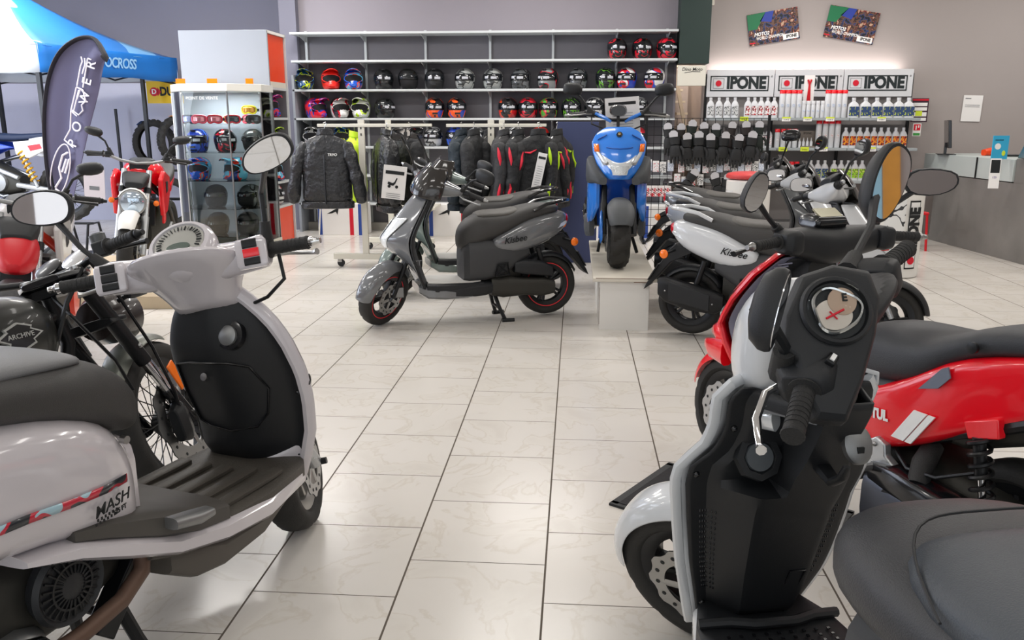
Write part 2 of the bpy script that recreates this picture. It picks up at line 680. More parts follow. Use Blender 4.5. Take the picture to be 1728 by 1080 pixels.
def helmet(kind, loc, rz, m, label, group, acc=None, s=1.0):
    if kind not in HPROTO:
        HPROTO[kind] = helmet_proto(kind)
        o = HPROTO[kind]
        first = True
    else:
        o = dup(HPROTO[kind])
        first = False
    o.location = loc
    o.rotation_euler = (0, 0, rz)
    o.scale = (s, s, s)
    o.material_slots[0].link = 'OBJECT'
    o.material_slots[0].material = m
    for ch in o.children:
        if acc and ch.name.split('.')[0] in ('peak', 'port_trim', 'chin_vent'):
            ch.material_slots[0].link = 'OBJECT'
            ch.material_slots[0].material = acc
    tag(o, label, 'helmet', group)
    return o


HM = {
    'blk': mat('helmet_black', '17181a', 0.25, coat=0.5),
    'mblk': mat('helmet_matt_black', '1d1e20', 0.5),
    'blkred': paint2('helmet_black_red', '141416', 'c01528', '141416', 7, .52, .60, seed=1),
    'redblk': paint2('helmet_red_black', 'd02034', '18181c', 'd02034', 7, .50, .60, seed=2),
    'mxred': mat('helmet_fluo_red', 'ee2a20', 0.35, coat=0.3),
    'mxblue': paint2('helmet_blue_lime', '1c4b7c', 'c8e020', '12233c', 8, .54, .60, seed=3),
    'mxblor': paint2('helmet_blue_orange', '1b58c8', 'f0552a', '58b8e8', 9, .50, .57, seed=4),
    'mxredbl': paint2('helmet_red_blue', 'e01c38', '2438a8', 'a01c70', 8, .50, .58, seed=5),
    'mxwhred': paint2('helmet_white_red', 'dcdcdc', 'd01830', '202024', 7, .49, .57, seed=6),
    'mxwhlime': paint2('helmet_white_lime', 'dfe2df', 'b8e010', '303438', 8, .50, .57, seed=7),
    'grey': paint2('helmet_grey', '9a9d9c', '3a3c3e', 'b8bbb8', 7, .50, .56, seed=8),
    'dgrey': paint2('helmet_dark_grey', '4a4d50', '1e2022', '6a6d70', 7, .50, .57, seed=9),
    'greyred': paint2('helmet_grey_red', '85888a', 'c01c30', '222426', 7, .50, .57, seed=10),
    'gnblk': paint2('helmet_black_green', '16191a', '5c9a2c', '16191a', 9, .54, .60, seed=11),
    'rbw': paint2('helmet_red_blue_white', '2246b8', 'd81c2c', 'e4e4e4', 6, .48, .56, seed=12),
    'wbr': paint2('helmet_white_blue_red', 'e6e6e6', '2450c0', 'd8202c', 6, .50, .56, seed=13),
    'orblk': paint2('helmet_orange_blue', '18181c', 'f05a20', '2c48b0', 6, .47, .57, seed=14),
    'orred': paint2('helmet_orange_red', '1a1a1c', 'f0522a', 'c01c24', 6, .46, .57, seed=15),
    'redgn': paint2('helmet_black_red_green', '17181c', 'c81c34', '4ca038', 8, .52, .57, seed=16),
    'blue': paint2('helmet_blue', '2440a8', '101830', '3c68d8', 7, .50, .57, seed=17),
    'ltblue': paint2('helmet_light_blue', '66b6dc', 'e23420', '1d3d8c', 6, .50, .58, seed=18),
    'silver': paint2('helmet_silver', 'b8babc', '1e2022', '8e9092', 8, .50, .57, seed=19),
    'lime': paint2('helmet_lime', '1b1d1c', 'b4d820', '1b1d1c', 7, .48, .60, seed=20),
    'whblk': paint2('helmet_white_black', 'd8d8d8', '202226', 'd8d8d8', 9, .47, .58, seed=21),
}
DESC = {'blk': 'glossy black', 'mblk': 'plain matt black', 'blkred': 'black and red', 'redblk': 'red and black', 'mxred': 'bright red', 'mxblue': 'dark blue and lime',
        'mxblor': 'blue and orange', 'mxredbl': 'red and blue', 'mxwhred': 'white and red', 'mxwhlime': 'white and lime', 'grey': 'grey', 'dgrey': 'dark grey', 'greyred': 'grey and red',
        'gnblk': 'black and green', 'rbw': 'blue, red and white', 'wbr': 'white, blue and red', 'orblk': 'black and orange', 'orred': 'black, orange and red', 'redgn': 'black, red and green',
        'blue': 'blue', 'ltblue': 'light blue', 'silver': 'silver', 'lime': 'black and lime', 'whblk': 'white and black'}
KN = {'road': 'full-face', 'cross': 'motocross', 'open': 'open-face'}
ROWN = ['second board from the top', 'third board from the top', 'fourth board from the top', 'fifth board from the top', 'sixth board from the top', 'lowest board']
ROWS = [
    (1, [(1039, 'road', 'blkred', 5), (1081, 'road', 'blkred', 8), (1122, 'road', 'redblk', 15)]),
    (2, [(516, 'cross', 'mxblue', 10), (559, 'cross', 'mxred', 20), (597, 'cross', 'mxblor', 15), (648, 'road', 'blk', 12), (689, 'open', 'blk', 25), (734, 'road', 'mblk', 3),
         (785, 'road', 'grey', -12), (832, 'road', 'grey', -10), (879, 'road', 'dgrey', -20), (925, 'road', 'greyred', -28), (975, 'road', 'dgrey', -15), (1021, 'road', 'gnblk', 3),
         (1057, 'road', 'rbw', -20), (1104, 'road', 'wbr', -30)]),
    (3, [(530, 'cross', 'mxredbl', 55), (572, 'cross', 'mxwhred', 30), (608, 'cross', 'mxwhlime', 3), (648, 'road', 'blk', 40), (733, 'road', 'orblk', 10), (770, 'road', 'orblk', 12),
         (857, 'road', 'orred', 5), (891, 'road', 'redblk', 0), (926, 'road', 'redgn', 4), (965, 'road', 'gnblk', -10), (1004, 'road', 'whblk', -8), (1042, 'road', 'whblk', 0), (1079, 'road', 'silver', -15)]),
    (4, [(523, 'cross', 'whblk', 10), (575, 'cross', 'mxblue', 5), (668, 'road', 'dgrey', -10), (730, 'road', 'silver', -15), (767, 'road', 'blue', 4), (803, 'road', 'silver', 0), (870, 'cross', 'whblk', 10), (912, 'open', 'mxred', 0), (945, 'road', 'dgrey', 0), (978, 'road', 'redblk', 0),
         (1078, 'open', 'redblk', 0)]),
    (5, [(948, 'road', 'gnblk', -10), (980, 'road', 'mxwhred', -25)]),
    (6, [(962, 'road', 'redblk', 0), (640, 'road', 'blk', 0)]),
]
for row, items in ROWS:
    items = sorted(items)
    for i, (px, kd, c, rz) in enumerate(items):
        helmet(kd, (SX(px), 11.02, SHZ[row] + 0.001), R(rz), HM[c], '%s %s helmet, %s from left on %s' % (DESC[c], KN[kd], ORD[i], ROWN[row - 1]),
               'helmets on the wall shelving', acc=HM[c] if kd == 'cross' else None, s=1.0 if row < 4 else 0.97)

# ---------------------------------------------------------------- tall gondola at the left end of the shelving
g = thing('display_gondola', 'tall white gondola with orange panels beside the glass display case', 'shelf unit', (-3.9, 9.42, 0))
# local: front end panel at y=0, runs back to y=1.35; open side towards +x
m = MB()
m.box((0.0, 0.0, 1.2), (1.0, 0.03, 2.4))
obj('end_panel', m, LGREY, g, bevel=.004)
GD = .58
m = MB().box((-0.485, GD / 2, 1.2), (0.03, GD, 2.4))
obj('back_panel', m, LGREY, g)
m = MB().box((0.0, GD / 2, 2.385), (1.0, GD, 0.03))
obj('top_board', m, WHITE, g)
m = MB().box((0.33, GD / 2 + .01, 2.09), (0.3, GD - .06, 0.55))
obj('orange_panel', m, ORPL, g)
m = MB().box((0.33, GD / 2 + .01, 0.24), (0.3, GD - .06, 0.42))
obj('orange_panel', m, ORPL, g)
m = MB().box((0.02, GD / 2, 0.02), (0.9, GD - .02, 0.04))
obj('plinth', m, CREAM, g)
for z in (1.80, 1.468, 1.112, 0.75, 0.47):
    obj('shelf', MB().box((0.17, GD / 2 + .01, z - .014), (0.64, GD - .05, 0.028)), SHELF, g, bevel=.003)
m = MB().box((0.5 - .47, GD - .012, 1.2), (.90, .02, 2.36))
obj('end_panel', m, DGREY, g)
m = MB().box((.06, GD / 2, 1.2), (0.02, GD - .04, 2.36))
obj('divider', m, mat('gondola_divider', '8d9195', .5), g)
m = MB().box((0.485, GD, 1.2), (0.03, 0.03, 2.4))
obj('post', m, SHELF, g)
m = MB()
m.box((0.485, GD / 2, 1.83), (0.01, GD - .06, 0.06))
obj('price_strip', m, CREAM, g)
for z, c in ((1.469, 'mxredbl'), (1.113, 'lime'), (.751, 'ltblue'), (.471, 'mxwhred')):
    kd = 'cross' if c in ('mxredbl', 'ltblue', 'lime') else 'road'
    helmet(kd, (-3.575, 9.42 + .30, z), R(62), HM[c], '%s %s helmet on the %s gondola shelf' % (DESC[c], KN[kd], {1.469: 'uppermost', 1.113: 'second', .751: 'third', .471: 'lowest'}[z]),
           'helmets in the gondola', acc=HM[c] if kd == 'cross' else None)

# ---------------------------------------------------------------- glass display case
CX, CY = -3.86, 9.05
c = thing('display_case', 'glass display case with white top and base in front of gondola', 'display case', (CX, CY, 0))
# chamfered plan, front towards -Y; local coordinates
PLAN = [(-0.55, 0.34), (-0.55, 0.08), (-0.32, -0.22), (0.22, -0.26), (0.5, -0.02), (0.5, 0.34)]


def inset(p, s):
    return [(x * s, y * s) for x, y in p]


obj('top', MB().prism(PLAN, 1.735, 1.81, 'xy'), WHITE, c, bevel=.004)
obj('base', MB().prism(PLAN, 0.0, 0.13, 'xy'), CREAM, c, bevel=.004)
obj('side_panel', MB().box((-.545, .21, .93), (.012, .26, 1.6)), WHITE, c)
for i in range(1, 5):
    a, b = Vector((*inset(PLAN, .96)[i], 0)), Vector((*inset(PLAN, .96)[(i + 1) % 6], 0))
    d = (b - a)
    mid = (a + b) / 2
    obj('glass_pane', MB().box((mid.x, mid.y, .93), (d.length - .02, .005, 1.6), (0, 0, math.atan2(d.y, d.x))), GLASS, c)
for z in (1.40, 1.10, 0.80, 0.50, 0.2):
    obj('glass_shelf', MB().prism(inset(PLAN, .92), z - .006, z, 'xy'), GLASS, c)
for i in range(1, 6):
    p = inset(PLAN, .97)[i]
    obj('corner_post', MB().box((p[0], p[1], .93), (.014, .014, 1.6)), STEEL, c)
txt('POINT DE VENTE', .045, INKW, c, FRONT(-.05, -.27, 1.66))

GOGM = {n: mat('goggle_frame_' + n, h, .4) for n, h in (('red', 'd01c30'), ('pink', 'e04860'), ('blue', '2a4ab0'), ('yellow', 'd8d020'), ('black', '202022'), ('white', 'd8d8d8'))}
GOGL = {n: mat('goggle_lens_' + n, h, .08, .4, coat=.5) for n, h in (('violet', '7a80b8'), ('amber', 'd09030'), ('rose', 'e08890'), ('smoke', '505458'))}


def goggle_proto():
    m = MB()
    pts = []
    for k in range(21):
        a = 2 * PI * k / 20
        x = .08 * math.copysign(abs(math.cos(a)) ** .6, math.cos(a))
        z = .042 * math.copysign(abs(math.sin(a)) ** .7, math.sin(a)) + .045
        if z < .045 and abs(x) < .025:
            z += .016
        pts.append((x, -.03 + .35 * x * x / .1, z))
    m.tube(pts, .009, 6, caps=False)
    o = obj('goggles', m, GOGM['red'])
    m = MB()
    m.grid([[((k / 8 - .5) * .145, -.035 + .35 * ((k / 8 - .5) * .145) ** 2 / .1, .012 + .066 * i / 4) for k in range(9)] for i in range(5)])
    obj('lens', m, GOGL['violet'], o, solid=.003)
    m = MB().tube([(.08, -.01, .045), (.085, .06, .045), (0, .12, .04), (-.085, .06, .045), (-.08, -.01, .045)], (.003), 6, flat=5)
    obj('strap', m, GOGM['black'], o)
    return o


gp = None
for i, (x, y, z, f, l, d) in enumerate([(-.34, .02, 1.401, 'black', 'violet', 'black goggles with violet lens at left of the top glass shelf'),
                                       (-.17, -.1, 1.401, 'pink', 'rose', 'pink goggles, front left on the top glass shelf'),
                                       (.01, -.12, 1.401, 'red', 'rose', 'red goggles in the front middle of the top glass shelf'),
                                       (.2, -.1, 1.401, 'red', 'smoke', 'red goggles with smoke lens, front right on top glass shelf'),
                                       (.08, .12, 1.401, 'white', 'amber', 'white goggles with amber lens behind the red goggles'),
                                       (.3, .12, 1.401, 'pink', 'rose', 'pink goggles at the back right, under the yellow goggles'),
                                       (.3, .12, 1.50, 'yellow', 'amber', 'yellow goggles stacked on top of pink goggles'),
                                       (.38, .02, 1.401, 'black', 'smoke', 'black goggles at the right end of top glass shelf')]):
    if gp is None:
        gp = goggle_proto()
        o = gp
    else:
        o = dup(gp)
    o.location = (CX + x, CY + y, z)
    o.material_slots[0].link = 'OBJECT'
    o.material_slots[0].material = GOGM[f]
    o.children[0].material_slots[0].link = 'OBJECT'
    o.children[0].material_slots[0].material = GOGL[l]
    tag(o, d, 'goggles', 'goggles in the display case')
for x, y, z, kd, cc, rz, d in [(-.28, .05, 1.101, 'road', 'blue', 0, 'black and blue full-face helmet at left of the case, second glass shelf'),
                               (.02, .08, 1.101, 'road', 'blkred', 35, 'black helmet with red visor trim in the middle of second glass shelf'),
                               (.32, .12, 1.101, 'open', 'dgrey', 20, 'dark grey open-face helmet at right of second glass shelf'),
                               (-.25, .0, .801, 'cross', 'mxblor', 5, 'blue and orange motocross helmet on the third glass shelf, left'),
                               (.15, .03, .801, 'cross', 'ltblue', -20, 'light blue motocross helmet on the third glass shelf, right'),
                               (-.12, .05, .501, 'open', 'mblk', 5, 'matt black open-face helmet on the fourth glass shelf, left'),
                               (.24, .12, .501, 'open', 'dgrey', -25, 'dark grey open-face helmet on the fourth glass shelf, right'),
                               (-.1, .0, .201, 'open', 'blk', 0, 'glossy black open-face helmet on the bottom glass shelf, left'),
                               (.22, .05, .201, 'open', 'mblk', 0, 'matt black open-face helmet on the bottom glass shelf, right')]:
    helmet(kd, (CX + x, CY + y, z), R(rz), HM[cc], d, 'helmets in the display case', acc=HM[cc] if kd == 'cross' else None, s=.95)
for x, w in ((-.40, .10), (-.05, .11), (.36, .08)):
    o = obj('ticket', MB().box((0, 0, .03), (w, .012, .06)), ORANGE)
    o.location = (CX + x, CY + .02, 1.811)
    tag(o, 'orange ticket standing on the white case top, %s' % {-.40: 'leftmost', -.05: 'middle one', .36: 'rightmost'}[x], 'ticket', 'orange tickets on the case')


# ---------------------------------------------------------------- oil wall: three signed bays with bottles
ow = thing('oil_display', 'grey oil display with three white signs and two product shelves', 'shelf unit', (2.85, 11.0, 0))
SGN = mat('sign_white', 'd4d5d8', 0.4)
LOGO = mat('logo_black', '1c2628', 0.5)
for i in range(3):
    x0 = -1.245 + .83 * i
    b = MB().box((x0 + .413, -.02, 1.885), (.822, .03, .325))
    s = obj('sign_board', b, SGN, ow, bevel=.003)
    cx = x0 + .40
    b = MB()
    for d, w in (((0, -.038, .085), (.70, .004, .012)), ((0, -.038, -.085), (.70, .004, .012)), ((-.35, -.038, 0), (.012, .004, .18)), ((.35, -.038, 0), (.012, .004, .18))):
        b.box((cx + d[0], d[1], 1.885 + d[2]), w)
    obj('sign_frame', b, LOGO, s)
    b = MB()
    for dx, dz, w, h in ((-.255, .058, .13, .004), (-.255, -.058, .13, .004), (-.32, 0, .004, .12), (-.19, 0, .004, .12)):
        b.box((cx + dx, -.037, 1.885 + dz), (w, .003, h))
    obj('logo_square', b, INKG, s)
    obj('red_dot', MB().lathe([(.036, -.040), (.036, -.036)], 24, Matrix.Translation((cx - .255, 0, 1.885))), INKR, s)
    txt('IPONE', .19, LOGO, s, FRONT(cx + .082, -.037, 1.885), bold=.05, sx=.88)
    txt('®', .03, INKG, s, FRONT(cx + .39, -.037, 1.965))
for z in (1.468, 1.112, .72):
    for i in range(3):
        obj('shelf', MB().box((-1.245 + .83 * i + .413, -.2, z - .016), (.822, .40, .032)), mat('shelf_grey', '9aa1a4', .4), ow, bevel=.003)
for i in range(4):
    obj('upright', MB().box((-1.245 + .83 * i, .02, 1.0), (.03, .04, 2.0)), BLACKM, ow)
obj('back_panel', MB().box((0, .05, .95), (2.5, .01, 1.6)), mat('display_back', '8f8a88', .6), ow)
obj('base_panel', MB().box((0, -.15, .1), (2.5, .36, .2)), mat('display_base', '6d6c6c', .6), ow)
# lamp strip behind the signs that washes the wall above them
area('sign_lamp', (2.85, 11.2, 2.03), (R(172), 0, 0), 2.4, 0.06, 17, (1.0, 0.90, 0.86))

PR = {}


def product(kind):
    """bottle / can prototypes standing on z=0"""
    m = MB()
    if kind == 'bottle':
        m.hull([(0, -.03, .03, .045), (.15, -.03, .03, .045), (.185, -.022, .022, .03), (.20, -.014, .014, .016), (.225, -.014, .014, .016)], 12, 3.2, 'z')
        o = obj('oil_bottle', m, SGN)
        obj('label_band', MB().box((0, -.031, .085), (.07, .002, .11)), INKG, o)
        obj('cap', MB().lathe([(.018, .215), (.018, .24)], 12, Matrix.Rotation(R(90), 4, 'X')), SGN, o)
    elif kind in ('can', 'tallcan', 'spray'):
        h = {'can': .19, 'tallcan': .29, 'spray': .165}[kind]
        r = {'can': .031, 'tallcan': .034, 'spray': .026}[kind]
        M = Matrix.Rotation(R(90), 4, 'X')
        m.lathe([(r * .9, 0), (r, .006), (r, h - .02), (r * .8, h), (r * .3, h)], 16, M)
        o = obj('spray_can', m, SGN)
        obj('cap', MB().lathe([(r * .98, h - .005), (r * .98, h + .03), (r * .9, h + .034)], 16, M), RED if kind != 'spray' else SGN, o)
        obj('label_band', MB().box((0, -r, h * .5), (r * .9, .003, h * .12)), INKG, o)
    elif kind == 'jerry':
        m.hull([(0, -.045, .045, .065), (.12, -.045, .045, .065), (.16, -.04, .04, .055), (.19, -.02, .02, .02), (.215, -.02, .02, .02)], 12, 4, 'z')
        o = obj('oil_canister', m, SGN)
        obj('label_band', MB().box((0, -.046, .075), (.115, .002, .11)), INKG, o)
        obj('cap', MB().lathe([(.024, .205), (.024, .235)], 12, Matrix.Rotation(R(90), 4, 'X')), SGN, o)
    elif kind == 'drop':
        m.hull([(0, -.018, .018, .018), (.07, -.018, .018, .018), (.085, -.008, .008, .008), (.12, -.003, .003, .003)], 10, 2, 'z')
        o = obj('nozzle_bottle', m, SGN)
    else:
        m.box((0, 0, .09), (.09, .07, .18))
        o = obj('product_box', m, SGN, bevel=.002)
        obj('label_band', MB().box((0, -.036, .1), (.07, .002, .06)), INKG, o)
    return o


def stock(kind, px, row, label, grp, lab=None, y=10.72):
    first = kind not in PR
    if first:
        PR[kind] = product(kind)
    o = PR[kind] if first else dup(PR[kind])
    o.location = (at(px, 180, y).x, y, {1: 1.469, 2: 1.113, 3: .721}[row])
    for ch in o.children:
        if ch.name.startswith('label_band') and lab:
            ch.material_slots[0].link = 'OBJECT'
            ch.material_slots[0].material = lab
    tag(o, label, {'bottle': 'bottle', 'jerry': 'canister', 'drop': 'bottle', 'box': 'box'}.get(kind, 'spray can'), grp)


LB = {'blk': paint2('label_black_white', 'e0e0e0', '202428', 'e0e0e0', 60, .46, .56, .6, 1), 'red': paint2('label_black_red', 'e4e4e4', 'd03038', '26262a', 60, .48, .56, .6, 2),
      'blue': paint2('label_navy_lime', '27406a', 'c8d830', '27406a', 40, .56, .62, .6, 3), 'org': paint2('label_orange', 'e8a020', 'c8281c', '30201c', 60, .47, .56, .6, 4),
      'pale': paint2('label_pale', 'cfd6e4', 'b0bacd', 'e4e8f0', 40, .5, .6, .6, 5), 'wr': paint2('label_white_red', 'e4e6e8', 'c83848', 'e4e6e8', 50, .52, .57, .6, 6), 'grn': paint2('label_green', '9ad02a', '30482a', 'd8e870', 50, .5, .6, .6, 7)}
RUN = [
    ('bottle', 1, (1199, 1213, 1227, 1240), 'blk', 'white oil bottle with black label on the upper left oil shelf'),
    ('bottle', 1, (1262, 1273, 1284, 1295, 1306), 'red', 'white oil bottle with red label on the upper left oil shelf'),
    ('tallcan', 1, (1319, 1328.5, 1338, 1347.5), 'pale', 'tall red-topped can, left of the pliers on upper middle shelf'),
    ('spray', 1, (1356, 1364, 1372, 1380, 1388), 'pale', 'short white spray can on the upper middle oil shelf'),
    ('tallcan', 1, (1396, 1405, 1414.5, 1424), 'pale', 'tall red-topped can, right of the pliers on upper middle shelf'),
    ('jerry', 1, (1440, 1460, 1479, 1498, 1516, 1533), 'blue', 'white canister with navy label on the upper right oil shelf'),
    ('bottle', 2, (1288, 1300), 'wr', 'white bottle with red mark on the lower left oil shelf'),
    ('can', 2, (1315, 1325, 1335, 1345), 'wr', 'short red-capped spray can on the lower middle oil shelf'),
    ('drop', 2, (1354, 1360.5, 1367, 1373.5), None, 'small white nozzle bottle on the lower middle oil shelf'),
    ('tallcan', 2, (1385, 1396, 1406.5, 1417), 'wr', 'tall red-capped can on the lower middle oil shelf'),
    ('bottle', 2, (1431, 1443, 1455, 1467, 1479, 1491, 1503, 1516, 1529), 'org', 'white bottle with orange label on the lower right oil shelf'),
    ('box', 3, (1297, 1313, 1328), 'pale', 'white product box on the bottom oil shelf'),
    ('can', 3, (1343, 1352), 'wr', 'red-capped can on the bottom oil shelf'),
    ('bottle', 3, (1376, 1388, 1400), 'blue', 'navy-labelled bottle on the bottom oil shelf'),
    ('bottle', 3, (1416, 1428, 1440, 1452, 1464), 'grn', 'lime-labelled bottle on the bottom oil shelf'),
]
for kd, row, xs, lb, d in RUN:
    for i, px in enumerate(xs):
        stock(kd, px, row, '%s, %s from left' % (d, ORD[i]), d.split(' on the ')[0].split(',')[0] + ' row', LB.get(lb))
o = obj('display_tray', MB().box((0, 0, .1), (.20, .008, .20)).box((0, -.05, .01), (.20, .1, .02)), mat('tray_taupe', '7d746c', .6))
o.location = (at(1364, 230, 10.75).x, 10.80, 1.113)
tag(o, 'taupe counter tray holding four small nozzle bottles', 'tray')
txt('IPONE', .035, INK, o, FRONT(0, -.006, .17))
pl = obj('tool_card', MB().box((0, 0, 0), (.125, .006, .34)), PAPER)
pl.location = (at(1366, 149, 10.8).x, 10.82, 1.80)
tag(pl, 'white blister card with red pliers hanging before middle sign', 'tool')
obj('pliers', MB().tube([(-.02, -.012, .12), (0, -.012, .06), (-.012, -.012, -.13)], .012, 6).tube([(.02, -.012, .12), (0, -.012, .06), (.012, -.012, -.13)], .012, 6), REDM, pl)
for i, (px, z, y) in enumerate([(1256, 1.455, 1), (1327, 1.452, 0), (1363, 1.452, 0), (1401, 1.452, 0), (1488, 1.452, 0), (1325, 1.098, 1), (1362, 1.098, 1), (1394, 1.098, 0), (1476, 1.098, 0)]):
    t = obj('price_tag', MB().box((0, 0, 0), (.10, .003, .05)), PAPER if not y else YELTAG)
    t.location = (at(px, 200, 10.59).x, 10.594, z)
    obj('price_band', MB().box((0, -.002, .017), (.10, .002, .018)), YELTAG, t)
    txt('19.90 €', .022, INK, t, FRONT(0, -.002, -.008))
    up = z > 1.2
    tag(t, 'price tag on the %s oil shelf edge, %s from left' % ('upper' if up else 'lower', ORD[i if up else i - 5]), 'price tag', 'shelf price tags')

# posters on the wall
PH = mat('poster_photo', '6a6258', .5)
_nt = PH.node_tree
_tc = _nt.nodes.new('ShaderNodeTexCoord')
_vo = _nt.nodes.new('ShaderNodeTexNoise')
_vo.inputs['Scale'].default_value = 14
_vo.inputs['Detail'].default_value = 3
_nt.links.new(_tc.outputs['Object'], _vo.inputs['Vector'])
_cr = _nt.nodes.new('ShaderNodeValToRGB')
_cr.color_ramp.interpolation = 'CONSTANT'
_e = _cr.color_ramp.elements
_e[0].color = (*hx('17181c'), 1)
_e[1].position = .62
_e[1].color = (*hx('b89a80'), 1)
for p, h in ((.40, '2c3a66'), (.46, '6a4a3a'), (.52, '2a2426'), (.58, '8a3a34')):
    _k = _e.new(p)
    _k.color = (*hx(h), 1)
_nt.links.new(_vo.outputs['Fac'], _cr.inputs['Fac'])
_nt.links.new(_cr.outputs['Color'], _nt.nodes['Principled BSDF'].inputs['Base Color'])
for nm, cxp, cyp, tilt, lb in (('l', 1305, 45, 9, 'left one of two racing posters, tilted up to the right'), ('r', 1437, 42, -10, 'right one of two racing posters, tilted down to the right')):
    p = at(cxp, cyp, 11.28)
    t = obj('poster', MB().box((0, 0, 0), (.62, .004, .38)), PH)
    t.location = p
    t.rotation_euler = (0, R(-tilt), 0)
    tag(t, lb, 'poster', 'posters on the warm grey wall')
    obj('green_corner', MB().prism([(-.31, .185), (-.31, .0), (-.2, .0), (-.08, .19)], -.003, -.0022, 'xz'), mat('poster_green', '1c7048', .5), t)
    obj('blue_corner', MB().prism([(-.08, .19), (-.16, .09), (-.02, .06), (.02, .19)], -.003, -.0022, 'xz'), mat('poster_blue', '2a3f9a', .5), t)
    txt('MOTO2', .058, INKW, t, FRONT(-.15, -.003, -.065), bold=.03, shear=.25, sx=.9)
    txt('WORLD CHAMPION', .052, INKW, t, FRONT(-.05, -.003, -.115), bold=.012, shear=.25, sx=.72)
    obj('logo_box', MB().box((.2, -.003, -.145), (.19, .002, .065)), PAPER, t)
    txt('IPONE', .05, INK, t, FRONT(.21, -.005, -.145), bold=.03, sx=.9)
    obj('red_flash', MB().box((-.27, -.003, -.16), (.07, .002, .012)), INKR, t)
p = at(1640, 183, 11.29)
t = obj('notice', MB().box((0, 0, 0), (.235, .003, .32)), PAPER)
t.location = p
t.rotation_euler = (0, R(1.5), 0)
tag(t, 'white paper notice taped to the grey wall above the counter', 'notice')
obj('print', MB().box((-.06, -.002, .12), (.07, .001, .012)).box((0, -.002, .04), (.18, .001, .006)).box((0, -.002, .02), (.18, .001, .006)), INKG, t)
p = at(1552, 186, 11.1)
t = obj('safety_chart', MB().box((0, 0, 0), (.2, .004, .29)), mat('chart_burgundy', '3a2030', .5))
t.location = p
tag(t, 'burgundy and white chart at the right end of oil signs', 'notice')
obj('print', MB().box((0, -.003, .07), (.17, .002, .04)).box((0, -.003, .015), (.17, .002, .04)).box((0, -.003, -.05), (.17, .002, .05)).box((0, -.003, -.11), (.17, .002, .035)), PAPER, t)
obj('title_bar', MB().box((0, -.003, .125), (.19, .002, .02)), INKR, t)
obj('yellow_panel', MB().box((-.01, -.0045, -.04), (.08, .002, .06)), YELTAG, t)
p = at(1547, 219, 11.1)
t = obj('extinguisher_sign', MB().box((0, 0, 0), (.10, .004, .155)), PAPER)
t.location = p
tag(t, 'small red and green extinguisher sign below the burgundy chart', 'sign')
obj('red_field', MB().box((0, -.003, .03), (.08, .002, .075)), INKR, t)
obj('white_symbol', MB().box((-.012, -.0045, .025), (.014, .002, .05)).box((.018, -.0045, .04), (.014, .002, .03)), PAPER, t)
obj('green_field', MB().box((0, -.003, -.055), (.08, .002, .03)), mat('sign_green', '3f9a46', .5), t)
p = at(1167, 128, 10.86)
t = obj('hanging_sign', MB().box((0, 0, 0), (.34, .05, .24)), CREAM, bevel=.004)
t.location = p
tag(t, 'cream lettered sign box hanging under the dark green column', 'sign')
txt('Dino Moto', .055, INK, t, FRONT(0, -.026, .075), shear=.2, bold=.01)
obj('underline', MB().tube([(-.09, -.027, .035), (0, -.027, .05), (.1, -.027, .047)], .003, 5), INK, t)
t = obj('wall_box', MB().box((0, 0, 0), (.05, .04, .08)), CREAM, bevel=.006)
t.location = at(1202, 3, 11.27)
tag(t, 'small cream sensor box high on the warm grey wall', 'sensor')

# ---------------------------------------------------------------- wire panel with gloves and packets
WIRE = mat('black_wire', '1c1d1f', .45, .4)
gx0, gx1, GY = at(1088, 300, 10.25).x, at(1292, 300, 10.25).x, 10.25
gp_ = thing('wire_panel', 'black wire grid panel hung with gloves and packets', 'display panel', ((gx0 + gx1) / 2, GY, 0))
hw = (gx1 - gx0) / 2
m = MB()
for i in range(17):
    m.box((-hw + 2 * hw * i / 16, 0, .78), (.006, .006, 1.36))
obj('upright_wires', m, WIRE, gp_)
m = MB()
for i in range(15):
    m.box((0, 0, .1 + 1.36 * i / 14), (2 * hw, .006, .006))
obj('cross_wires', m, WIRE, gp_)
for s in (-1, 1):
    obj('post', MB().box((s * hw, .01, .75), (.03, .03, 1.5)), WIRE, gp_)
    obj('foot', MB().box((s * hw, 0, .015), (.04, .5, .03)), WIRE, gp_)
GLV = [mat('glove_black', '1e1f21', .6, bump=(200, .4)), mat('glove_brown_black', '2b2524', .6, bump=(200, .4)), mat('glove_green_black', '1b2420', .6, bump=(200, .4))]


def glove_proto():
    m = MB()
    m.hull([(-.10, -.028, .028, .04), (-.16, -.026, .026, .048), (-.22, -.02, .02, .052), (-.235, -.016, .016, .05)], 12, 2.4, 'z')
    o = obj('glove', m, GLV[0], sub=1)
    m = MB()
    m.hull([(-.02, -.03, .03, .05), (-.06, -.03, .03, .044), (-.105, -.028, .028, .040)], 12, 2.4, 'z')
    obj('cuff', m, GLV[0], o)
    for i, (x, l) in enumerate(((-.036, .07), (-.012, .085), (.013, .08), (.036, .062))):
        obj('finger', MB().tube([(x, 0, -.22), (x * 1.1, -.005, -.22 - l * .5), (x * 1.15, .004, -.22 - l)], [.0125, .012, .009], 8), GLV[0], o)
    obj('finger', MB().tube([(.045, -.005, -.13), (.066, -.012, -.17), (.066, -.014, -.215)], [.013, .012, .009], 8), GLV[0], o)
    obj('hang_card', MB().prism([(-.034, -.03), (-.036, .01), (-.015, .035), (.015, .035), (.036, .01), (.034, -.03)], -.036, -.034, 'xz'), mat('glove_card', 'b9b8bc', .7), o)
    obj('hook', MB().tube([(0, .04, .04), (0, -.04, .04)], .003, 6), STEEL, o)
    return o


